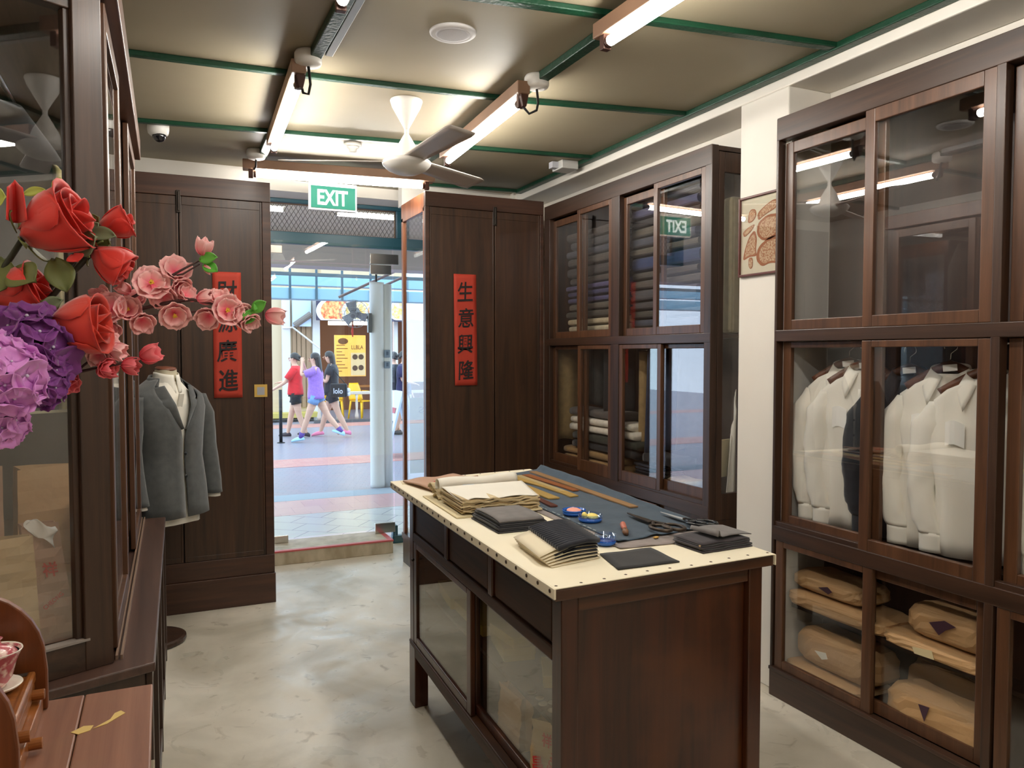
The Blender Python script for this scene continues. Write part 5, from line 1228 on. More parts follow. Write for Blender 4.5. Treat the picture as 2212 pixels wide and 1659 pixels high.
for k, (xa, xb_) in enumerate(((0.20, 1.00), (1.45, 2.02))):
    l_ = thing('walkway_lamp', ['lit tube lamp on the walkway ceiling seen left of the exit sign', 'lit tube lamp on the walkway ceiling seen right of the exit sign'][k], 'lamp', ((xa+xb_)/2, 7.0, 2.84), 'tube lamps outside over the walkway')
    MB().box(xa-0.03, xb_+0.03, 6.965, 7.035, 2.825, 2.859).build('batten', plain_w, l_, bevel=0.003)
    MB().tube([(xa, 7.0, 2.80), (xb_, 7.0, 2.80)], 0.017, 10).build('tube', wl, l_, smooth=True)
    for x_ in (xa, xb_): MB().box(x_-0.012, x_+0.012, 6.983, 7.017, 2.782, 2.826).build('lamp_holder', plain_w, l_, bevel=0.002)
struct('beam_walkway', MB().box(-3, 8, 8.55, 8.9, 2.50, 2.88), mat('lilac grey concrete', srgb(186, 176, 176), 0.7))
struct('wall_facade', MB().box(-4, -0.9, 5.5, 6.05, 0, 2.95).box(2.95, 8, 5.5, 6.05, 0, 2.95), white_m)

def tile_material(name, c1, c2, grout, scale, rot, rough, bw=0.5, rh=0.25, mortar=0.012):
    m, nt, b = _new(name); N, L = nt.nodes, nt.links
    tc = N.new('ShaderNodeTexCoord'); mp = N.new('ShaderNodeMapping'); mp.inputs['Rotation'].default_value = (0, 0, rot)
    br = N.new('ShaderNodeTexBrick'); br.inputs['Color1'].default_value = c1; br.inputs['Color2'].default_value = c2; br.inputs['Mortar'].default_value = grout
    br.inputs['Scale'].default_value = scale; br.inputs['Mortar Size'].default_value = mortar; br.inputs['Brick Width'].default_value = bw; br.inputs['Row Height'].default_value = rh
    L.new(tc.outputs['Object'], mp.inputs[0]); L.new(mp.outputs[0], br.inputs['Vector']); L.new(br.outputs['Color'], b.inputs['Base Color'])
    b.inputs['Roughness'].default_value = rough
    return m
struct('ground_walkway', MB().box(-4, 8, 6.05, 7.52, -0.12, 0.0), tile_material('grey floor tiles', srgb(206, 204, 202), srgb(198, 198, 200), srgb(128, 132, 144), 3.0, math.radians(38), 0.22, bw=1.0, rh=0.8, mortar=0.014))
struct('ground_band', MB().box(-4, 8, 7.52, 8.25, -0.12, 0.001), tile_material('pink floor tiles', srgb(206, 158, 160), srgb(214, 172, 168), srgb(182, 134, 142), 3.2, 0, 0.3, bw=0.9, rh=0.9, mortar=0.01))
struct('kerb', MB().box(-4, 8, 8.25, 8.6, -0.12, 0.002), mat('kerb stone', srgb(160, 170, 182), 0.6))
struct('street', MB().box(-14, 24, 8.6, 40, -0.12, 0.0), tile_material('street pavers', srgb(146, 146, 160), srgb(154, 144, 156), srgb(124, 122, 138), 3.4, 0.35, 0.35, mortar=0.012))
struct('street_band', MB().box(-14, 24, 10.7, 11.5, -0.1, 0.003).box(-14, 24, 16.3, 17.1, -0.1, 0.003), tile_material('red street pavers', srgb(196, 132, 126), srgb(204, 150, 140), srgb(170, 130, 130), 3.4, 0.0, 0.4))

def fbox(mb, x0, y0, x1, y1, Y, dep):
    """a block whose front shows the picture rectangle x0..x1, y0..y1 when it stands at depth Y"""
    a, b = on_y(x0, (y0+y1)/2, Y), on_y(x1, (y0+y1)/2, Y)
    xm = (x0+x1)/2
    return mb.box(a.x, b.x, Y, Y+dep, on_y(xm, y1, Y).z, on_y(xm, y0, Y).z)
# street canopy
cb = MB(); cb.box(-6, 16, 11.0, 11.25, 2.30, 2.46)
tag(cb.build('canopy_beam', tealb, bevel=0.01), 'blue steel beam crossing the street canopy', 'beam')
cb = MB().box(-6, 16, 12.5, 12.7, 2.62, 2.78)
tag(cb.build('canopy_beam', tealb, bevel=0.01), 'second pale blue steel beam higher across the street', 'beam')
tag(MB().box(-6, 16, 9.9, 9.96, 2.52, 2.56).build('canopy_pipe', mat('grey pipe', srgb(96, 110, 118), 0.5)), 'thin grey pipe running under the street canopy', 'pipe')
for k, xx in enumerate((1.62, 1.98, 2.34, 2.75, 3.3)):
    tag(MB().box(xx, xx+0.03, 10.98, 11.0, 2.30, 2.72).build('canopy_hanger', mat('steel hanger', srgb(70, 96, 110), 0.5)), ['thin steel hanger above the left shop shutters', 'thin steel hanger left of the food signboard', 'thin steel hanger over the food signboard', 'thin steel hanger beside the white column', 'thin steel hanger right of the white column'][k], 'hanger')
for k, (a, b) in enumerate((((1.95, 9.3, 2.22), (2.75, 8.95, 2.62)), ((2.35, 9.4, 2.3), (2.95, 9.0, 2.60)))):
    tag(MB().cyl(a, b, 0.016, n=8).build('roof_strut', mat('brown strut', srgb(120, 100, 98), 0.5) if k == 0 else bpy.data.materials['brown strut']), ['thin brown strut slanting to the top of the white column', 'second slanting strut at the right of the white column'][k], 'strut')
# white column with fan and switch boxes
cx_, cy2 = 2.31, 8.72
t = thing('column', 'round white column with a pipe beside it outside the door', 'column', (cx_, cy2, 0))
colm = mat('white column paint', srgb(238, 238, 236), 0.5)
MB().lathe((cx_-0.045, cy2, 0), [(0.088, 0), (0.086, 0.04), (0.084, 2.32), (0.084, 2.36)], 28).build('shaft', colm, t, smooth=True)
MB().lathe((cx_+0.070, cy2-0.02, 0), [(0.054, 0.0), (0.052, 2.34)], 20).build('downpipe', colm, t, smooth=True)
MB().cyl((cx_-0.05, cy2, 2.36), (cx_-0.05, cy2, 2.86), 0.012, n=8).build('hanger_rod', iron, t)
t = thing('wall_fan', 'grey caged fan mounted on the white column outside', 'fan', (2.06, 8.66, 2.0))
fc = on_y(765, 678, 8.62); ax = V(-0.35, -0.75, -0.35).normalized()
u_ = ax.orthogonal().normalized(); w_ = ax.cross(u_)
cg = MB()
for k in range(22):
    a = 2*PI*k/22; r_ = u_*math.cos(a) + w_*math.sin(a)
    cg.tube([fc + ax*0.07 + r_*0.03, fc + ax*0.06 + r_*0.10, fc + r_*0.165, fc - ax*0.05 + r_*0.11, fc - ax*0.07 + r_*0.05], 0.0018, 5)
for rr, off in ((0.165, 0), (0.10, 0.06), (0.03, 0.07)):
    cg.tube([fc + ax*off + (u_*math.cos(2*PI*k/28) + w_*math.sin(2*PI*k/28))*rr for k in range(29)], 0.003, 5)
cg.build('cage', mat('pale cage wire', srgb(176, 180, 184), 0.4, metal=0.3), t)
for k in range(3):
    a = 2*PI*k/3; r_ = u_*math.cos(a)+w_*math.sin(a); s_ = ax.cross(r_)
    b_ = MB(); b_.grid(lambda u, v: fc + r_*(0.03+0.115*v) + s_*((u-0.5)*(0.07+0.05*v)) + ax*((u-0.5)*0.03), 4, 6)
    b_.build('blade', mat('grey fan blade', srgb(160, 164, 176), 0.4) if k == 0 else bpy.data.materials['grey fan blade'], t, smooth=True, solid=0.003)
MB().tube([fc + ax*0.04, fc - ax*0.10], 0.045, 14).build('motor', mat('dark motor housing', srgb(140, 142, 152), 0.4), t)
br_ = on_y(798, 690, 8.66)
MB().tube([fc - ax*0.09, br_ + V(-0.02, 0, 0.02), br_], 0.018, 8).obox(br_ + V(0, 0, -0.04), (1,0,0), (0,1,0), (0,0,1), 0.02, 0.03, 0.11).build('bracket', mat('fan bracket', srgb(110, 112, 110), 0.4), t)
for y_, l in ((764, 'upper grey switch box on the white column'), (788, 'lower grey switch box on the white column')):
    p = on_y(836, y_, 8.655); t = thing('switch_box', l, 'switch box', p.to_tuple(), 'switch boxes on the column')
    MB().obox(p, (1,0.2,0), (-0.2,1,0), (0,0,1), 0.030, 0.025, 0.045 if y_ < 770 else 0.040).build('casing', mat('blue grey box', srgb(132, 146, 160), 0.4), t, bevel=0.006)
    MB().obox(p + V(-0.004, -0.026, 0.004), (1,0.2,0), (-0.2,1,0), (0,0,1), 0.014, 0.004, 0.02).build('switch', mat('dark switch', srgb(90, 104, 120), 0.4), t, bevel=0.002)

# shop fronts over the street
beige = mat('beige shop wall', srgb(206, 184, 152), 0.7); shut = mat('brown shutter', srgb(158, 128, 100), 0.6); pale = mat('pale shop pillar', srgb(216, 212, 210), 0.6)
br_in = mat('brown shop interior', srgb(120, 74, 48), 0.6); warm_w = mat('warm shop ceiling', srgb(200, 170, 116), 0.7)
t = thing('shophouse', 'beige shuttered shophouse front across the street left of the restaurant', 'building', (2.5, 18, 0))
a = MB(); fbox(a, 480, 560, 690, 908, 18.2, 0.3); a.build('wall', beige, t)
for x0, x1 in ((610, 628), (676, 692)):
    a = MB(); fbox(a, x0, 640, x1, 908, 18.1, 0.12); a.build('pillar', pale, t, bevel=0.01)
for x0, x1 in ((632, 640), (642, 650), (652, 660), (662, 672)):
    a = MB(); fbox(a, x0, 655, x1, 880, 18.15, 0.06); a.build('shutter', shut, t, bevel=0.006)
a = MB(); fbox(a, 632, 640, 672, 705, 18.0, 0.1); a.build('signboard', mat('white blue sign', srgb(196, 214, 240), 0.6), t)
a = MB(); fbox(a, 560, 893, 690, 903, 17.7, 0.5); a.build('step', mat('yellow step edge', srgb(196, 176, 96), 0.7), t)
t = thing('awning_arm', 'folded dark awning bar on a thin arm in front of the shutters', 'awning', on_y(650, 690, 17.6).to_tuple())
MB().cyl(on_y(636, 703, 18.0), on_y(672, 678, 17.95), 0.07, n=10).build('roll', mat('dark awning roll', srgb(120, 110, 104), 0.6), t)
MB().cyl(on_y(631, 706, 18.0), on_y(690, 752, 17.95), 0.02, n=8).cyl(on_y(610, 709, 18.1), on_y(634, 707, 18.0), 0.018, n=8).build('arm', pale, t)
t = thing('restaurant', 'lit restaurant front with brown walls across the street', 'building', (4, 19, 0))
a = MB(); fbox(a, 690, 690, 990, 925, 21.0, 0.2); a.build('back_wall', br_in, t)
a = MB(); fbox(a, 694, 560, 1100, 648, 17.9, 3.2); a.build('upper_wall', beige, t)
p0, p1 = on_y(690, 705, 18.3), on_y(990, 705, 18.3)
MB().box(p0.x, p1.x+1, 18.3, 21.0, 2.58, 2.64).build('ceiling_panel', warm_w, t)
a = MB(); fbox(a, 852, 690, 860, 920, 18.1, 0.15); a.build('pillar', pale, t)
tl = mat('shop lamp', (1,0.95,0.85,1), 0.4, emit=(1.0, 0.86, 0.62, 1), estr=9.0)
for k, (x0, x1) in enumerate(((710, 760), (765, 802))):
    a = MB(); fbox(a, x0, 694, x1, 702, 18.9, 0.10)
    tag(a.build('shop_lamp', tl, bevel=0.01), ['lit lamp at the left in the restaurant ceiling', 'lit lamp beside the white column in the restaurant'][k], 'lamp')
# signboard with dishes of food
t = thing('food_signboard', 'restaurant signboard with pictures of dishes over the shop front', 'signboard', on_y(780, 690, 17.7).to_tuple())
a = MB(); fbox(a, 684, 645, 960, 694, 17.78, 0.08); a.build('board', mat('dark sign board', srgb(58, 50, 76), 0.5), t)
def food(name, c1, c2, sc): return mat(name, c1, 0.5, c2=c2, scale=sc, contrast=0.12)
f1 = food('red orange food print', srgb(226, 84, 46), srgb(250, 206, 130), 14); f2 = food('golden food print', srgb(250, 190, 70), srgb(255, 236, 190), 9); f3 = food('mixed food print', srgb(216, 110, 70), srgb(240, 214, 190), 12)
pl_ = mat('white plate print', srgb(232, 228, 230), 0.4)
for k, (x, rx, m) in enumerate(((727, 40, f1), (775, 34, f2), (812, 22, f1), (868, 30, f2), (910, 30, f3))):
    c = on_y(x, 672, 17.776); r_ = rx/1661*19.2
    sc_ = MB(); P_ = [V(c.x + r_*math.cos(2*PI*q/36), 17.776-0.002*k, max(min(c.z + r_*0.72*math.sin(2*PI*q/36), on_y(x, 647, 17.77).z), on_y(x, 692, 17.77).z)) for q in range(36)]
    pp = MB().prism(P_, (0, 0.001, 0)).build('plate_print', pl_, t)
    MB().prism([V(c.x + (p.x-c.x)*0.78, p.y-0.001, c.z + (p.z-c.z)*0.86) for p in P_], (0, 0.001, 0)).build('food_print', m, pp)
# menu poster
t = thing('menu_poster', 'orange and yellow lit menu poster on the restaurant wall', 'poster', on_y(756, 812, 19.5).to_tuple())
a = MB(); fbox(a, 723, 724, 790, 813, 19.5, 0.05); a.build('sheet', mat('orange poster', srgb(246, 178, 66), 0.5, c2=srgb(250, 214, 128), scale=1.2, emit=srgb(250, 180, 70), estr=0.35), t)
a = MB(); fbox(a, 758, 762, 789, 811, 19.49, 0.006); a.build('panel', mat('pale poster panel', srgb(246, 224, 176), 0.5), t)
for x, y in ((767, 771), (780, 771), (767, 795), (780, 794)):
    c = on_y(x, y, 19.484); MB().prism([V(c.x + 0.068*math.cos(2*PI*q/20), 19.484, c.z + 0.068*math.sin(2*PI*q/20)) for q in range(20)], (0, 0.004, 0)).build('round_print', mat('dark round print', srgb(96, 74, 60), 0.6) if 'dark round print' not in bpy.data.materials else bpy.data.materials['dark round print'], t)
for k in range(9):
    a = MB(); fbox(a, 727, 745+k*7, 727+18+7*math.sin(k*2.1), 746.5+k*7, 19.492, 0.006); a.build('text_line', mat('brown print', srgb(140, 84, 40), 0.6) if 'brown print' not in bpy.data.materials else bpy.data.materials['brown print'], t)
c = on_y(772, 750, 19.49); lettering('LLBLA', (c.x, 19.488, c.z), (1,0,0), (0,0,1), 0.10, width=0.30).build('lettering', bpy.data.materials['dark round print'], t)
a = MB(); c = on_y(741, 737, 19.49); a.ball((c.x, 19.49, c.z), 0.13, 0.004, 0.08, 12, 6); a.build('food_print', mat('brown food print', srgb(110, 74, 46), 0.6), t)
t = thing('red_ornament', 'small red hanging ornament in the restaurant', 'ornament', on_y(762, 725, 18.6).to_tuple())
MB().tube([on_y(762, 700, 18.6), on_y(761, 716, 18.6), on_y(762, 728, 18.6)], [0.006, 0.03, 0.012], 8).build('tassel', mat('red tassel', srgb(196, 60, 44), 0.6), t)
MB().cyl(on_y(762, 690, 18.6), on_y(762, 701, 18.6), 0.004, n=6).build('cord', red_ink, t)
# railing
t = thing('railing', 'pale balustrade railing in front of the restaurant', 'railing', on_y(745, 900, 17.2).to_tuple())
g0, g1 = on_y(620, 845, 17.2), on_y(1000, 845, 17.2)
rz0 = 0.62
rl = mat('pale railing paint', srgb(196, 186, 172), 0.6)
MB().box(3.05, g1.x, 17.16, 17.24, rz0, rz0+0.07).build('top_rail', rl, t, bevel=0.012)
MB().box(3.05, g1.x, 17.14, 17.28, 0.0, 0.06).build('kerb_stone', mat('dark kerb', srgb(92, 92, 94), 0.7), t)
k = 0; xx = 3.15
while xx < 5.6:
    MB().lathe((xx, 17.2, 0.06), [(0.035, 0), (0.045, 0.08), (0.024, 0.2), (0.032, 0.36), (0.022, 0.46), (0.036, rz0-0.06)], 10).build('baluster', rl, t, smooth=True); xx += 0.42
# yellow plastic chairs
yl = mat('yellow plastic', srgb(240, 186, 24), 0.35)
def chair(label, x, y, rz):
    t = thing('plastic_chair', label, 'chair', (x, y, 0), 'yellow plastic chairs at the restaurant')
    R = Matrix.Rotation(rz, 3, 'Z'); C = V(x, y, 0); q = lambda a, b, c: C + R @ V(a, b, c)
    MB().grid(lambda u, v: q((u-0.5)*0.42*(1-0.1*v), (v-0.5)*0.42, 0.42 - 0.012*math.sin(u*PI)*math.sin(v*PI)), 8, 8).build('seat', yl, t, smooth=True, solid=0.016)
    MB().grid(lambda u, v: q((u-0.5)*0.42*(1-0.35*v*v), 0.20 + 0.09*v - 0.03*math.sin(u*PI), 0.44 + 0.40*v), 10, 8).build('backrest', yl, t, smooth=True, solid=0.014)
    for sx in (1, -1):
        for sy in (1, -1): MB().tube([q(0.18*sx, 0.18*sy, 0.42), q(0.22*sx, 0.23*sy, 0.0)], [0.026, 0.018], 8).build('leg', yl, t, smooth=True)
        MB().tube([q(0.20*sx, 0.22, 0.64), q(0.23*sx, 0.05, 0.635), q(0.22*sx, -0.16, 0.62), q(0.20*sx, -0.19, 0.42)], 0.02, 8).build('armrest', yl, t, smooth=True)
c = on_z(712, 900, 0); chair('yellow plastic chair behind the person in the black dress', 3.72, 18.4, 2.9)
chair('yellow plastic chair beside the white column with its back turned', 4.30, 18.0, 0.5)
chair('yellow plastic chair farther behind at the restaurant table', 4.95, 17.75, -1.6)
t = thing('dining_table', 'brown table inside the restaurant behind the railing', 'table', (4.5, 19.2, 0))
MB().box(3.9, 5.2, 18.95, 19.4, 0.70, 0.74).build('tabletop', mat('brown tabletop', srgb(168, 108, 52), 0.4), t, bevel=0.006)
for x, y in ((3.98, 19.02), (5.1, 19.02), (3.98, 19.3), (5.1, 19.3)): MB().box(x, x+0.05, y, y+0.05, 0, 0.70).build('leg', iron, t)
# bollard and sandwich board
p = on_z(607, 957, 0)
t = thing('bollard', 'thin black post standing in the street at the left edge of the doorway', 'post', p.to_tuple())
MB().cyl(p, p + V(0, 0, 0.92), 0.028, n=12).build('pole', black_pl, t, smooth=True); MB().lathe(p, [(0.07, 0), (0.065, 0.012), (0.03, 0.02)], 16).build('foot', black_pl, t)
p = on_z(862, 985, 0)
t = thing('sandwich_board', 'white folding sandwich board right of the white column', 'sign', p.to_tuple())
for s in (1, -1):
    MB().hexa([p + V(0.0+0.28*s-0.0, -0.3, 0.02), p + V(0.03+0.28*s, -0.3, 0.02), p + V(0.03+0.28*s, 0.3, 0.02), p + V(0.28*s, 0.3, 0.02)],
              [p + V(-0.01+0.02*s, -0.3, 0.98), p + V(0.02+0.02*s, -0.3, 0.98), p + V(0.02+0.02*s, 0.3, 0.98), p + V(-0.01+0.02*s, 0.3, 0.98)]).build('panel', mat('white blue board', srgb(206, 222, 240), 0.4) if s == 1 else bpy.data.materials['white blue board'], t)
for k, (z0, z1, cc) in enumerate(((0.22, 0.36, srgb(234, 140, 90)), (0.38, 0.55, srgb(110, 116, 130)), (0.66, 0.74, srgb(170, 70, 80)))):
    f = lambda z: -0.28 + 0.26*(z-0.02)/0.96
    MB().hexa([p + V(f(z0)-0.014, -0.2, z0), p + V(f(z0)-0.008, -0.2, z0), p + V(f(z0)-0.008, 0.2, z0), p + V(f(z0)-0.014, 0.2, z0)], [p + V(f(z1)-0.014, -0.2, z1), p + V(f(z1)-0.008, -0.2, z1), p + V(f(z1)-0.008, 0.2, z1), p + V(f(z1)-0.014, 0.2, z1)]).build('print', mat('board print %d' % k, cc, 0.5), t)
# green sheet imitating a poster reflection, set inside the right display cupboard
t = thing('window_poster', 'pale green poster on the street glass of the right display cupboard', 'poster', (1.9, 5.46, 0.7))
MB().box(1.66, 2.2, 5.462, 5.466, 0.66, 1.22).build('sheet', mat('pale green poster', srgb(190, 212, 150), 0.5, c2=srgb(204, 220, 172), scale=2), t)
lettering('OTIS', (1.83, 5.4605, 1.13), (-1,0,0), (0,0,1), 0.045, width=0.20).build('lettering', mat('olive print', srgb(96, 116, 80), 0.6), t)
MB().box(1.70, 1.98, 5.4605, 5.462, 1.05, 1.058).build('print_line', bpy.data.materials['olive print'], t)

# ------------------------------------------------------------------ people
skin = mat('skin', srgb(222, 176, 152), 0.5, spec=0.3); hair_m = mat('dark hair', srgb(34, 28, 30), 0.4, c2=srgb(52, 44, 44), scale=30, stretch=(6, 6, 1))
def skinned(name, joints, edges, radii, m, parent, C, R, root=0, sub=2):
    me = bpy.data.meshes.new(name)
    me.from_pydata([C + R @ Vector(j) - ORG[parent.name] for j in joints], edges, [])
    me.materials.append(m)
    o = bpy.data.objects.new(name, me); COL.objects.link(o); o.parent = parent
    o.modifiers.new('skin', 'SKIN')
    me.skin_vertices or None
    sv = me.skin_vertices[0].data if me.skin_vertices else None
    if sv is None:
        bpy.context.view_layer.objects.active = o
        me.attributes.new('skin', 'FLOAT_VECTOR', 'POINT')
    for i, r in enumerate(radii):
        r = (r, r) if not isinstance(r, tuple) else r
        sv[i].radius = r; sv[i].use_root = (i == root)
    o.modifiers['skin'].use_smooth_shade = True
    s = o.modifiers.new('subdivision', 'SUBSURF'); s.levels = sub; s.render_levels = sub
    return o
def person(label, loc, heading, H, legs, arms, top, bottom, shoe, hair, head_tilt=0.0, head_turn=(0,1), sock=None, top_len=0.80, bottom_len=0.5, build=1.0, sleeve_f=0.75):
    """local axes: x = their right, y = forward, z = up; measures for a 1.60 m figure, scaled by H"""
    k = H/1.60; hd = Vector((heading[0], heading[1], 0)).normalized()
    R = Matrix(((hd.y, hd.x, 0), (-hd.x, hd.y, 0), (0, 0, 1))) * 1.0
    R = R @ Matrix.Diagonal((k, k, k))
    C = V(*loc)
    t = thing('person', label, 'person', loc)
    J, E_, Rd = [], [], []
    def j(p, r, par=None):
        J.append(p); Rd.append(r if not isinstance(r, tuple) else (r[0]*k, r[1]*k))
        if not isinstance(r, tuple): Rd[-1] = r*k
        if par is not None: E_.append((par, len(J)-1))
        return len(J)-1
    hipz = 0.80
    pel = j((0, 0, 0.86), (0.135*build, 0.10*build)); wa = j((0, 0.005, 0.99), (0.108*build, 0.082*build), pel); ch = j((0, 0.005, 1.15), (0.135*build, 0.095*build), wa)
    nb = j((0, -0.005, 1.285), (0.085, 0.07), ch); nk = j((0, 0.012, 1.345), 0.048, nb)
    ty = head_tilt
    jaw = j((0, 0.030+ty*0.3, 1.40-ty*0.1), (0.055, 0.062), nk); mid = j((0, 0.028+ty*0.6, 1.475-ty*0.2), (0.076, 0.088), jaw); j((0, 0.012+ty*0.8, 1.545-ty*0.3), (0.055, 0.066), mid)
    feet = []
    for s, (th, kb) in zip((1, -1), legs):
        hx = 0.085*s
        hp = (hx, 0.0, hipz); L1, L2 = 0.40, 0.37
        kn = (hx*0.9, L1*math.sin(th), hipz - L1*math.cos(th)); a2 = th - kb
        an = (hx*0.8, kn[1] + L2*math.sin(a2), max(0.045, kn[2] - L2*math.cos(a2)))
        h_ = j(hp, 0.084*build, pel); m1 = j(tuple((hp[i]+kn[i])/2 for i in range(3)), 0.078*build, h_); kk = j(kn, 0.056, m1)
        m2 = j(tuple(kn[i]*0.68+an[i]*0.32 for i in range(3)), 0.058, kk); aa = j(an, 0.032, m2); j((an[0], an[1]+0.085, max(0.028, an[2]-0.030)), 0.026, aa)
        feet.append((hp, kn, an, a2))
    hands = []
    for s, (el, wr) in zip((1, -1), arms):
        sh = (0.150*s, -0.01, 1.262)
        a = j(sh, 0.050, nb); b = j(el, 0.036, a); c = j(wr, 0.024, b)
        d = Vector(wr) - Vector(el); d.normalize()
        pm = Vector(wr) + d*0.045; pi_ = j(tuple(pm), (0.030, 0.018), c)
        side = d.cross(V(0,0,1)); side = side.normalized() if side.length > 0.1 else V(1,0,0)
        for q in range(4):
            b0_ = pm + d*0.035 + side*(q-1.5)*0.015
            f1 = j(tuple(b0_), 0.0085, pi_); f2 = j(tuple(b0_ + d*(0.030 + 0.006*(1.5-abs(q-1.5))) + V(0, 0, -0.006)), 0.0075, f1); j(tuple(b0_ + d*0.046 + V(0, 0, -0.020)), 0.0065, f2)
        tb_ = pm + side*0.028; f1 = j(tuple(tb_), 0.010, pi_); j(tuple(tb_ + d*0.025 + side*0.012), 0.008, f1)
        hands.append((sh, el, wr, pm))
    skinned('body', J, E_, Rd, skin, t, C, R, 0, 1)
    hc = Vector(J[mid])
    # face
    fx, fy = head_turn
    for s in (1, -1):
        MB().ball(C + R @ (hc + V(0.030*s, 0.083, 0.005)), 0.009*k, 0.005*k, 0.006*k, 8, 6).build('eye', hair_m, t, smooth=True)
        MB().ball(C + R @ (hc + V(0.077*s, -0.002, -0.01)), 0.010*k, 0.018*k, 0.028*k, 8, 6).build('ear', skin, t, smooth=True)
    MB().tube([C + R @ (hc + V(0, 0.080, 0.012)), C + R @ (hc + V(0, 0.100, -0.018)), C + R @ (hc + V(0, 0.080, -0.026))], [0.006*k, 0.012*k, 0.008*k], 8).build('nose', skin, t, smooth=True)
    MB().ball(C + R @ (hc + V(0, 0.080, -0.048)), 0.020*k, 0.007*k, 0.006*k, 8, 6).build('mouth', mat('lip', srgb(186, 104, 100), 0.5) if 'lip' not in bpy.data.materials else bpy.data.materials['lip'], t, smooth=True)
    # hair
    hm = MB()
    def hcap(u, v):
        a = 2*PI*u; ph = v*PI*0.5
        z = math.cos(ph); r = math.sin(ph)
        back = max(0, -math.sin(a))
        drop = (0.02 + 0.055*back)*max(0, v-0.55)*2.2
        y = 0.096*r*math.sin(a)
        if math.sin(a) > 0: y *= 0.90 - 0.22*max(0, v-0.6)*2.5
        return C + R @ (hc + V(0.088*r*math.cos(a), y - 0.012, 0.020 + 0.085*z - drop))
    hm.grid(hcap, 24, 10, closed=True)
    if hair == 'long':
        def tail(u, v):
            a = 2*PI*u
            w = 0.078*(1-0.25*v) * (1 if v > 0 else 1); d = 0.055*(1-0.35*v)
            return C + R @ (hc + V(w*math.cos(a), -0.050 + d*math.sin(a) - 0.035*v - 0.02*math.sin(v*3), 0.05 - 0.47*v + 0.01*math.sin(u*30)*v))
        hm.grid(tail, 20, 12, closed=True)
    else:
        hm.ball(C + R @ (hc + V(0, -0.095, 0.02)), 0.035*k, 0.03*k, 0.035*k, 10, 8)
    hm.build('hair', hair_m, t, smooth=True, solid=0.006)
    # clothing
    e_ = 1.0 if build <= 1 else build
    tm_ = loft([(top_len, 0.172*e_, 0.134*e_, 0), (0.92, 0.160*e_, 0.126*e_, 0), (1.02, 0.150*e_, 0.116*e_, 0.004), (1.13, 0.162*e_, 0.120*e_, 0.006), (1.22, 0.174, 0.110, 0.0), (1.285, 0.180, 0.080, -0.006), (1.318, 0.105, 0.074, -0.002), (1.335, 0.068, 0.062, 0.004)], 28, wob=0.02, seed=H*7, ctr=C, R=R)
    for (sh, el, wr, pm) in hands:
        e2 = Vector(sh).lerp(Vector(el), sleeve_f); d = (e2 - Vector(sh)).normalized()
        tm_.tube([C + R @ (Vector(sh) - d*0.02), C + R @ Vector(sh).lerp(e2, 0.5), C + R @ e2], [0.066*k, 0.066*k, 0.064*k], 14, caps=False)
    tm_.build('top', top, t, smooth=True, solid=0.004)
    bm_ = loft([(0.765, 0.165*e_, 0.126*e_, 0), (0.83, 0.160*e_, 0.126*e_, 0), (0.92, 0.142*e_, 0.110*e_, 0)], 26, ctr=C, R=R)
    for (hp, kn, an, a2) in feet:
        e2 = Vector(hp).lerp(Vector(kn), bottom_len)
        bm_.tube([C + R @ (Vector(hp) + V(0, 0, 0.03)), C + R @ Vector(hp).lerp(e2, 0.5), C + R @ e2], [0.090*k*e_, 0.096*k*e_, 0.094*k*e_], 16, caps=False)
    bm_.build('shorts', bottom, t, smooth=True, solid=0.004)
    for (hp, kn, an, a2) in feet:
        sm = MB(); A_ = Vector(an); pit = min(0.5, max(-0.5, -a2*0.5)) if an[2] > 0.06 else 0.0
        fwd = V(0, math.cos(pit), math.sin(pit)); upv = V(0, -math.sin(pit), math.cos(pit))
        def sf(u, v):
            a = 2*PI*u; y = -0.065 + 0.235*v
            w = 0.046*(math.sin(min(1, v*1.05)*PI)**0.35 if 0 < v < 1 else 0.25); h_ = 0.075*(1-0.55*v)*(math.sin(min(1, max(0.02, v)*1.02)*PI)**0.3 if 0 < v < 1 else 0.3)
            zz = -0.045 + (h_ if math.sin(a) > 0 else 0.02)*math.sin(a)*1.0 + 0.02
            return C + R @ (A_ + V(w*math.cos(a), 0, 0) + fwd*y + upv*zz)
        sm.grid(sf, 14, 10, closed=True)
        sm.f.append(tuple(range(14))[::-1]); sm.m.append(0); sm.f.append(tuple(range(140, 154))); sm.m.append(0)
        sm.build('shoe', shoe, t, smooth=True)
        if sock: MB().tube([C + R @ A_, C + R @ (A_*0.72 + Vector(kn)*0.28)], [0.040*k, 0.050*k], 12).build('sock', sock, t, smooth=True)
    return t, C, R, hands
LEFT = (-0.91, 0.41)
red_t = cloth('red sports shirt', 206, 34, 44); purple_t = cloth('purple tee shirt', 150, 110, 196); black_t = cloth('black dress', 34, 36, 46); denim = cloth('denim', 112, 146, 190); black_s = cloth('black shorts', 26, 24, 28)
sock_m = cloth('purple sock', 92, 66, 140); clog = mat('pale blue clog', srgb(178, 218, 238), 0.5); pinkf = mat('pink shoe', srgb(240, 136, 168), 0.5); darkf = mat('dark sandal', srgb(60, 44, 50), 0.5); navy_t = cloth('navy dress', 44, 40, 78)
p1_ = on_z(640, 944, 0)
person('person in a red shirt and black shorts walking, arm held out to the left', (p1_.x, p1_.y, 0), LEFT, 1.58, [(0.28, 0.10), (-0.20, 0.18)],
       [((0.19, 0.10, 1.05), (0.17, 0.32, 1.02)), ((-0.20, 0.14, 1.03), (-0.19, 0.36, 0.90))], red_t, black_s, darkf, 'bun', bottom_len=0.45)
p2_ = on_z(684, 955, 0)
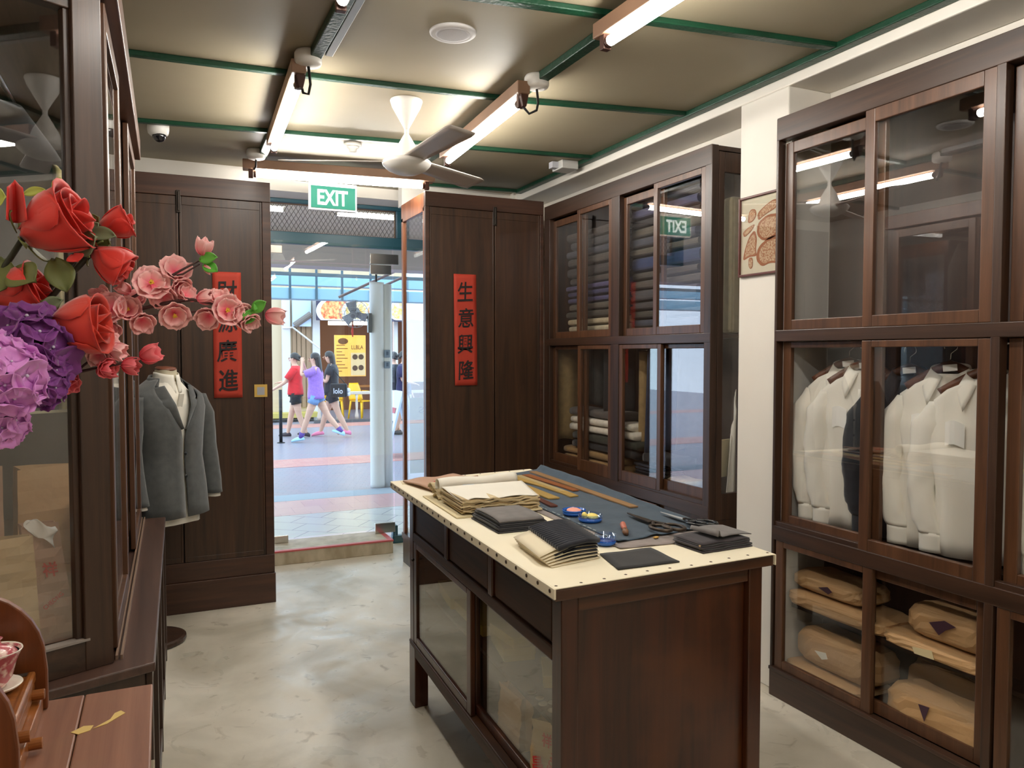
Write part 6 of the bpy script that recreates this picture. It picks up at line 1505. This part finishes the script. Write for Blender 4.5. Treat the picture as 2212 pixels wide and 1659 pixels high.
person('person in a purple tee shirt, denim shorts, purple socks and pale blue clogs', (p2_.x, p2_.y, 0), LEFT, 1.58, [(-0.50, 0.20), (0.36, 0.02)],
       [((0.20, 0.20, 1.16), (0.08, 0.24, 1.38)), ((-0.21, 0.20, 1.18), (-0.08, 0.22, 1.40))], purple_t, denim, clog, 'long', sock=sock_m, top_len=0.77, bottom_len=0.30)
p3_ = on_z(718, 943, 0)
t3, C3, R3, h3 = person('person in a black dress with a black shoulder bag looking at a phone', (p3_.x, p3_.y, 0), LEFT, 1.62, [(0.34, 0.06), (-0.34, 0.14)],
       [((0.17, 0.10, 1.02), (0.07, 0.28, 1.15)), ((-0.18, 0.06, 1.00), (-0.06, 0.27, 1.15))], black_t, black_t, pinkf, 'long', head_tilt=0.05, top_len=0.80, bottom_len=0.42, sleeve_f=0.5)
ph = C3 + R3 @ V(0.0, 0.36, 1.19)
tag(MB().obox(ph, R3 @ V(1,0,0), R3 @ V(0,0.5,1), R3 @ V(0,1,-0.5), 0.036, 0.075, 0.005).build('phone', black_pl, bevel=0.004), 'dark phone held by the person in the black dress', 'phone')
bg = C3 + R3 @ V(-0.21, -0.17, 0.86)
t = thing('shoulder_bag', 'black shoulder bag with white lettering on the person in the black dress', 'bag', bg.to_tuple())
bx = R3.to_3x3().normalized() @ V(0,1,0); by = V(-bx.y, bx.x, 0)
MB().obox(bg, bx, by, V(0,0,1), 0.155, 0.045, 0.125).build('bag', cloth('black bag cloth', 30, 30, 34), t, bevel=0.03)
MB().tube([bg + bx*0.12 + V(0,0,0.12), C3 + R3 @ V(-0.16, 0.0, 1.31), bg - bx*0.12 + V(0,0,0.12)], 0.009, 8).build('strap', cloth('black strap', 26, 26, 28), t, smooth=True)
lettering('lolo', bg - by*(0.047 if by.y > 0 else -0.047) - V(0,0,0.01), V(0.91,-0.41,0), V(0,0,1), 0.10, bold=0.02, width=0.17).build('lettering', mat('white bag print', srgb(210, 214, 220), 0.6), t)
MB().ball(bg + bx*(-0.16) - by*0.05 + V(0,0,0.0), 0.045*1.0, nu=12, nv=8).ball(bg - bx*0.165 - by*0.05 + V(0,0,-0.07), 0.04, nu=12, nv=8).build('charm', mat('white pompom', srgb(224, 230, 240), 0.9), t, smooth=True)
p4_ = on_z(872, 940, 0)
person('person in a navy dress half hidden behind the white column', (p4_.x, p4_.y, 0), (0.8, -0.5), 1.62, [(0.2, 0.05), (-0.2, 0.1)],
       [((0.19, 0.04, 1.02), (0.17, 0.22, 0.98)), ((-0.19, 0.0, 1.0), (-0.18, 0.10, 0.80))], navy_t, navy_t, darkf, 'bun', bottom_len=0.9)
p5_ = on_z(852, 936, 0)
person('person in a black top with bare arm just behind the white column', (p5_.x, p5_.y, 0), (-0.5, 0.8), 1.60, [(0.15, 0.05), (-0.2, 0.1)],
       [((0.20, -0.02, 1.0), (0.20, 0.06, 0.76)), ((-0.20, 0.02, 1.0), (-0.19, 0.10, 0.78))], black_t, black_s, darkf, 'bun', bottom_len=0.9)
# ------------------------------------------------------------------ flowers in the vase at the left edge
redp = mat('red silk petal', srgb(200, 26, 18), 0.55, c2=srgb(216, 44, 28), scale=6, sheen=0.3); redp2 = mat('orange red silk petal', srgb(206, 48, 26), 0.55, sheen=0.3)
purp = mat('purple silk petal', srgb(100, 22, 108), 0.6, c2=srgb(132, 56, 142), scale=12, sheen=0.3); lil = mat('lilac silk petal', srgb(206, 120, 206), 0.6, c2=srgb(226, 156, 222), scale=12, sheen=0.3)
def petal_mat(name, inner, outer):
    m, nt, b = _new(name); N, L = nt.nodes, nt.links
    at_ = N.new('ShaderNodeVertexColor'); at_.layer_name = 'along'
    cr = N.new('ShaderNodeValToRGB'); cr.color_ramp.elements[0].color = inner; cr.color_ramp.elements[1].color = outer
    cr.color_ramp.elements[0].position = 0.1; cr.color_ramp.elements[1].position = 0.85
    L.new(at_.outputs[0], cr.inputs[0]); L.new(cr.outputs[0], b.inputs['Base Color']); b.inputs['Roughness'].default_value = 0.6
    return m
leaf_d = mat('olive leaf', srgb(80, 88, 40), 0.55, c2=srgb(112, 116, 60), scale=14); leaf_g = mat('grey green leaf', srgb(132, 142, 110), 0.6, c2=srgb(112, 124, 92), scale=14); leaf_b = mat('fresh green leaf', srgb(96, 176, 62), 0.5); leaf_y = mat('yellow green sepal', srgb(168, 176, 76), 0.55)
stem_m = mat('dark stem', srgb(44, 44, 26), 0.6); twig = mat('brown twig', srgb(70, 46, 44), 0.6)
yel_c = mat('yellow stamen', srgb(236, 190, 60), 0.6)
VB = V(-0.36, 1.10, 0.88)
t = thing('flower_vase', 'vase just outside the left edge holding the silk flowers', 'vase', VB.to_tuple())
MB().lathe(VB, [(0.0, 0), (0.050, 0.0), (0.055, 0.01), (0.075, 0.10), (0.085, 0.20), (0.070, 0.29), (0.045, 0.34), (0.052, 0.37), (0.048, 0.37), (0.040, 0.335), (0.0, 0.33)], 32).build('body', mat('white vase glaze', srgb(214, 214, 220), 0.2, c2=srgb(90, 110, 170), scale=9, contrast=0.05), t, smooth=True)
def stem(t, p, rad=0.0035, m=None, mid=None):
    p = Vector(p); a = VB + V(0.0, 0.0, 0.30); b = a + V(0.01, 0, 0.12)
    c = mid or (b.lerp(p, 0.6) + V(0, 0.01, 0.02))
    pts = []
    P = [a, b, Vector(c), p]
    for k in range(13):
        f = k/12; q = [P[i].lerp(P[i+1], f) for i in range(3)]; q = [q[i].lerp(q[i+1], f) for i in range(2)]; pts.append(q[0].lerp(q[1], f))
    MB().tube(pts, rad, 8).build('stem', m or stem_m, t, smooth=True)
def basis(ax):
    ax = Vector(ax).normalized(); u = ax.orthogonal().normalized(); return u, ax.cross(u), ax
def leaf(t, base, tip, w, m, droop=0.15, nrm=V(0,-1,0.3)):
    base, tip = Vector(base), Vector(tip); d = tip-base; n = Vector(nrm); s = d.cross(n).normalized(); n = s.cross(d).normalized(); L_ = d.length
    MB().grid(lambda u, v: base + d*v + s*((u-0.5)*2*w*math.sin(PI*min(1, v*0.97+0.03))**0.8) + n*(0.25*w*abs(u-0.5)*2 - droop*L_*4*v*(1-v)*-0.3), 6, 10).build('leaf', m, t, smooth=True, solid=0.0012)
def rose_bloom(t, c, ax, R, m, layers=4, openness=1.0, seed=0):
    """overlapping cupped petals around the axis"""
    u_, w_, a_ = basis(ax); c = Vector(c); mb = MB()
    for L in range(layers):
        n = (2, 3, 3, 3, 3)[L]; r0 = R*(0.30 + 0.66*L/(layers-1)) if layers > 1 else R
        Hh = R*(1.80 - 0.06*L); wid = 2*PI/n*(0.80 if n > 2 else 0.62)
        for k in range(n):
            ph = 2*PI*k/n + L*0.9 + seed
            def fn(u, v, ph=ph, r0=r0, Hh=Hh, wid=wid, L=L, k=k):
                s = (u-0.5)*2
                edge = (1-abs(s)**2.6)
                vv = v*(0.72 + 0.28*edge)
                a = ph + s*wid*(0.45 + 0.55*math.sin(min(1, v*1.1)*PI*0.62))
                bel = math.sin(min(1.0, vv*1.15)*PI*0.56)
                r = r0*(0.25 + 0.75*bel) * (0.88 + 0.12*(1-s*s)*0) + r0*0.10*s*s
                curl = max(0, vv-0.80)/0.20
                r += openness*R*0.16*curl*curl*(0.3 + 0.22*L)
                z = Hh*vv - openness*R*0.14*curl*curl*(L > 0)
                z += 0.02*R*math.sin(s*5+k+seed)*v
                return c + (u_*math.cos(a) + w_*math.sin(a))*r + a_*(z - R*0.55)
            mb.grid(fn, 10, 12)
    mb.build('bloom', m, t, smooth=True, solid=0.0012)
    ca = MB()
    for k in range(5):
        ph = 2*PI*k/5+0.3
        ca.grid(lambda u, v, ph=ph: c + (u_*math.cos(ph+(u-0.5)*0.9*(1-v)) + w_*math.sin(ph+(u-0.5)*0.9*(1-v)))*(R*(0.25+0.55*math.sin(v*1.8))) + a_*(R*(-0.62+0.28*v)), 3, 6)
    ca.build('calyx', leaf_d, t, smooth=True, solid=0.001)
    return c - a_*R*0.58
def rose(label, c, ax, R, m=redp, layers=4, openness=1.0, seed=0, leaves=(), mid=None):
    t = thing('rose', label, 'flower', Vector(c).to_tuple(), 'red silk roses in the vase')
    b = rose_bloom(t, c, ax, R, m, layers, openness, seed)
    stem(t, b, mid=mid)
    for args in leaves: leaf(t, *args)
DR = 0.90
c = at(98, 492, DR)
rose('largest red silk rose at the top of the bouquet', c, (0.90, -0.30, 0.42), 0.044, redp, 4, 1.2, 0.4,
     leaves=[(at(118, 560, .91), at(145, 634, .90), 0.016, leaf_d), (at(28, 590, .90), at(80, 612, .88), 0.020, leaf_d, 0.1), (at(10, 560, .9), at(-20, 640, .88), 0.02, leaf_d), (at(52, 420, .93), at(98, 410, .93), 0.006, leaf_y), (at(115, 408, .92), at(132, 384, .92), 0.005, leaf_y), (at(-10, 430, .93), at(14, 426, .93), 0.012, leaf_y)])
# the tall outer petal of the big rose
pm_ = MB(); pm_.grid(lambda u, v: at(14 + 44*u + 6*v*(1-2*u) - 4*v, 474 - 94*v + 12*v*abs(u-0.5)*4*v + 8*math.sin(u*3), 0.865 + 0.02*math.sin(u*PI)), 10, 12)
o = pm_.build('outer_petal', redp, bpy.data.objects['rose'], smooth=True, solid=0.0012)
rose('red rose bud at the right below a smaller opened rose', at(228, 556, DR+.03), (0.75, -0.10, -0.55), 0.026, redp, 3, 0.5, 1.3,
     leaves=[(at(168, 540, .92), at(212, 512, .91), 0.017, leaf_g), (at(205, 525, .93), at(240, 530, .93), 0.011, leaf_d), (at(158, 550, .9), at(168, 566, .9), 0.01, redp)])
rose('small red rose beside grey green leaves at the upper right of the bouquet', at(240, 488, DR+.06), (0.8, 0.0, 0.35), 0.022, redp, 3, 1.4, 2.0,
     leaves=[(at(190, 505, .93), at(252, 512, .92), 0.010, leaf_g), (at(182, 512, .93), at(214, 482, .93), 0.008, leaf_g), (at(198, 478, .95), at(212, 468, .95), 0.007, leaf_d)])
rose('red rose at the left edge above the purple hydrangea', at(28, 640, DR+.01), (0.85, -0.2, 0.35), 0.034, redp, 4, 1.0, 0.2)
rose('orange red rose in the middle of the bouquet beside the pink blossom', at(150, 706, DR-.02), (0.92, -0.25, 0.10), 0.037, redp2, 3, 1.1, 0.8,
     leaves=[(at(90, 672, .89), at(138, 648, .88), 0.010, leaf_g), (at(80, 668, .9), at(112, 654, .9), 0.007, leaf_d)])

def hydrangea(label, c, R, m, n, seed):
    t = thing('hydrangea', label, 'flower', Vector(c).to_tuple(), 'silk hydrangea heads in the vase')
    rnd = random.Random(seed); mb = MB(); eyes = MB(); c = Vector(c)
    for k in range(n):
        z = 1-2*(k+0.5)/n; a = k*2.399963; r = math.sqrt(1-z*z)
        d = V(r*math.cos(a), r*math.sin(a), z)
        rr = R*(0.93+0.14*rnd.random()); u_, w_, a_ = basis((d + V(rnd.uniform(-.35,.35), rnd.uniform(-.35,.35), rnd.uniform(-.35,.35))))
        p = c + d*rr; s = R*0.46*(0.85+0.4*rnd.random()); tw = rnd.random()*6
        for q in range(4):
            ph = tw + q*PI/2
            e = u_*math.cos(ph) + w_*math.sin(ph); f = u_*-math.sin(ph) + w_*math.cos(ph)
            mb.grid(lambda u, v, e=e, f=f, p=p, s=s, a_=a_, q=q: p + e*(s*v) + f*(s*0.86*(u-0.5)*2*math.sin(PI*(0.06+0.74*v))**0.8) + a_*(s*(0.28*v*v + 0.20*abs(u-0.5)*v + 0.06*math.sin(u*6+q))), 4, 5)
        eyes.ball(p + a_*s*0.06, s*0.10, nu=8, nv=5)
    mb.build('florets', m, t, smooth=True, solid=0.0006)
    eyes.build('floret_eyes', mat('pale floret eye', srgb(214, 206, 220), 0.6) if 'pale floret eye' not in bpy.data.materials else bpy.data.materials['pale floret eye'], t, smooth=True)
    stem(t, c - V(0, 0, R*0.5), 0.005)
    return t
hydrangea('deep purple silk hydrangea head behind the lilac one', at(62, 752, .86), 0.038, purp, 38, 3)
t = hydrangea('small deep purple silk hydrangea cluster at the lower right of the bouquet', at(92, 828, .85), 0.021, purp, 30, 5)
leaf(t, at(95, 842, .86), at(142, 834, .86), 0.007, leaf_b); leaf(t, at(98, 846, .87), at(128, 868, .87), 0.007, leaf_b); leaf(t, at(40, 880, .87), at(58, 880, .87), 0.010, leaf_d)
hydrangea('lilac pink silk hydrangea head at the left edge', at(4, 812, .80), 0.034, lil, 38, 8)
hydrangea('small lilac and purple silk hydrangea at the bottom of the bouquet', at(0, 905, .82), 0.024, lil, 36, 9)

pink_o = petal_mat('pink blossom petal', srgb(240, 96, 122), srgb(248, 190, 188)); pink_r = petal_mat('deep pink blossom petal', srgb(214, 44, 66), srgb(240, 116, 124))
def blossom(t, c, ax, R, m, cup=0.45, n=5, seed=0.0, double=True, stam=True, name='blossom'):
    u_, w_, a_ = basis(ax); c = Vector(c); mb = MB(); al = []
    for lay in range(2 if double else 1):
        for k in range(n):
            ph = 2*PI*k/n + seed + lay*PI/n
            e = u_*math.cos(ph) + w_*math.sin(ph); f = u_*-math.sin(ph) + w_*math.cos(ph); r = R*(1-0.28*lay)
            b0_ = len(mb.v)
            mb.grid(lambda u, v, e=e, f=f, r=r, lay=lay, k=k: c + e*(r*v*(1-0.10*abs(u-0.5)*2)*(1 - 0.35*cup*v)) + f*(r*0.60*(u-0.5)*2*math.sin(PI*(0.06+0.66*v))) + a_*(r*cup*(v**1.6)*(1+0.5*lay) + r*0.10*math.sin(u*9+k)*v + r*0.16*(abs(u-0.5)*2)**2*v), 6, 6)
            al += [j/6 for j in range(7) for i in range(7)]
    o = mb.build(name, m, t, smooth=True)
    ca = o.data.color_attributes.new('along', 'FLOAT_COLOR', 'POINT')
    for i, v in enumerate(al): ca.data[i].color = (v, v, v, 1)
    md = o.modifiers.new('thickness', 'SOLIDIFY'); md.thickness = 0.0007
    if stam:
        sm = MB()
        for k in range(9):
            a = k*2.4; d = (a_ + (u_*math.cos(a)+w_*math.sin(a))*0.35*math.sqrt(k/9)).normalized()
            sm.tube([c + a_*R*0.05, c + d*R*0.36], R*0.018, 5); sm.ball(c + d*R*0.37, R*0.045, nu=6, nv=4)
        sm.build('stamens', yel_c, o, smooth=True)
def cal(t, base, d, r):
    MB().ball(base, r, nu=8, nv=6).build('calyx', stem_m, t, smooth=True)
def branch(t, pts, r0, r1):
    pts = [Vector(p) for p in pts]; n = len(pts)
    MB().tube(pts, [r0 + (r1-r0)*i/(n-1) for i in range(n)], 8).build('twig', twig, t, smooth=True)
B = 0.97
t = thing('blossom_branch', 'long branch of pale pink silk blossom reaching across the left cupboard', 'blossom branch', at(330, 680, B).to_tuple(), 'silk blossom branches in the vase')
branch(t, [VB + V(0,0,0.30), VB + V(0.05, -0.02, 0.45), at(130, 745, B), at(200, 700, B), at(300, 668, B), at(372, 652, B), at(415, 647, B), at(455, 655, B), at(500, 668, B), at(560, 668, B)], 0.0035, 0.0013)
branch(t, [at(225, 690, B), at(262, 655, B), at(325, 622, B), at(380, 590, B), at(430, 563, B)], 0.0024, 0.0012)
branch(t, [at(350, 602, B), at(395, 592, B), at(432, 570, B)], 0.0015, 0.001)
branch(t, [at(258, 683, B), at(340, 681, B), at(400, 676, B), at(450, 668, B), at(520, 668, B)], 0.0018, 0.0010)
front = V(-0.4, -0.9, 0.1)
for k, (x, y, R_, ax, cup, dd) in enumerate([(326, 614, 0.0245, (0.1, -0.95, 0.25), 0.25, -.01), (377, 588, 0.023, (0.2, -0.8, 0.5), 0.35, .01), (385, 615, 0.018, (0.4, -0.7, -0.5), 0.5, .01), (352, 636, 0.020, (0.0, -0.8, -0.6), 0.4, 0.0), (376, 676, 0.022, (0.1, -0.8, -0.5), 0.35, -.01), (398, 640, 0.016, (0.5, -0.7, 0.5), 0.5, .01),
        (222, 648, 0.018, (-0.5, -0.7, 0.5), 0.5, 0.0), (242, 668, 0.023, (-0.2, -0.9, 0.2), 0.35, -.01), (228, 682, 0.018, (-0.5, -0.6, -0.4), 0.5, 0.0), (275, 672, 0.020, (0.1, -0.9, 0.3), 0.5, -.005), (305, 690, 0.019, (0.2, -0.8, -0.6), 0.5, 0.0), (290, 655, 0.016, (0.2, -0.7, 0.7), 0.6, .01), (240, 700, 0.018, (-0.2, -0.7, -0.7), 0.5, 0.01),
        (452, 650, 0.015, (0.3, -0.7, 0.6), 0.6, .01), (452, 682, 0.019, (-0.3, -0.8, -0.4), 0.6, 0.0), (488, 672, 0.023, (0.2, -0.9, 0.1), 0.4, -.01), (515, 678, 0.019, (0.5, -0.8, -0.2), 0.5, 0.0), (478, 652, 0.016, (-0.1, -0.7, 0.7), 0.6, .01), (535, 690, 0.016, (0.4, -0.7, -0.6), 0.5, 0.0)]):
    blossom(t, at(x, y, B+dd), ax, R_, pink_o, cup, seed=k*0.7, stam=(k in (0, 4, 9, 15)))
for k, (x, y, R_, ax) in enumerate([(436, 552, 0.015, (0.2, -0.3, 0.9)), (573, 678, 0.017, (0.9, -0.3, -0.2)), (425, 647, 0.014, (0.8, -0.3, 0.2)), (440, 573, 0.009, (0.7, -0.3, -0.5)), (281, 632, 0.012, (-0.6, -0.4, 0.4))]):
    blossom(t, at(x, y, B), ax, R_, pink_o, 1.3, 4, k, False, False, 'bud')
for b_, tp in (((432, 562), (470, 556)), ((440, 572), (470, 588)), ((545, 672), (575, 652)), ((545, 670), (530, 700)), ((560, 664), (548, 655))):
    leaf(t, at(*b_, B), at(*tp, B-.005), 0.008, leaf_b)
t = thing('blossom_branch', 'short branch of deep pink blossom buds pointing right above the jacket', 'blossom branch', at(230, 790, B-.03).to_tuple(), 'silk blossom branches in the vase')
B2 = 0.92
branch(t, [VB + V(0,0,0.30), VB + V(0.04, -0.03, 0.42), at(100, 812, B2), at(160, 806, B2), at(200, 797, B2), at(250, 788, B2), at(296, 775, B2)], 0.0028, 0.0013)
for k, (x, y, R_, ax, m) in enumerate([(137, 810, 0.019, (0.2, -0.9, 0.1), pink_r), (148, 826, 0.014, (0.4, -0.8, -0.4), pink_r), (222, 790, 0.016, (0.5, -0.7, -0.3), pink_r), (212, 740, 0.017, (0.2, -0.8, 0.3), pink_o), (228, 738, 0.015, (0.6, -0.6, 0.3), pink_o), (212, 764, 0.016, (0.0, -0.9, -0.4), pink_o), (182, 690, 0.017, (0.2, -0.6, 0.7), pink_o), (130, 770, 0.016, (0.3, -0.7, -0.5), pink_o)]):
    blossom(t, at(x, y, B2), ax, R_, m, 0.6, 5, k*0.9, True, False)
for k, (x, y, ax) in enumerate([(262, 788, (0.9, -0.3, -0.1)), (302, 772, (0.9, -0.3, 0.3)), (215, 797, (0.7, -0.4, 0.0)), (235, 752, (0.8, -0.3, -0.3))]):
    blossom(t, at(x, y, B2), ax, 0.018 if k == 1 else 0.015, pink_r if k != 3 else pink_o, 1.2, 4, k, False, False, 'bud')
leaf(t, at(222, 746, B2), at(240, 734, B2), 0.004, leaf_b)
branch(t, [at(160, 806, B2), at(205, 770, B2), at(222, 735, B2), at(190, 700, B2)], 0.0016, 0.001)
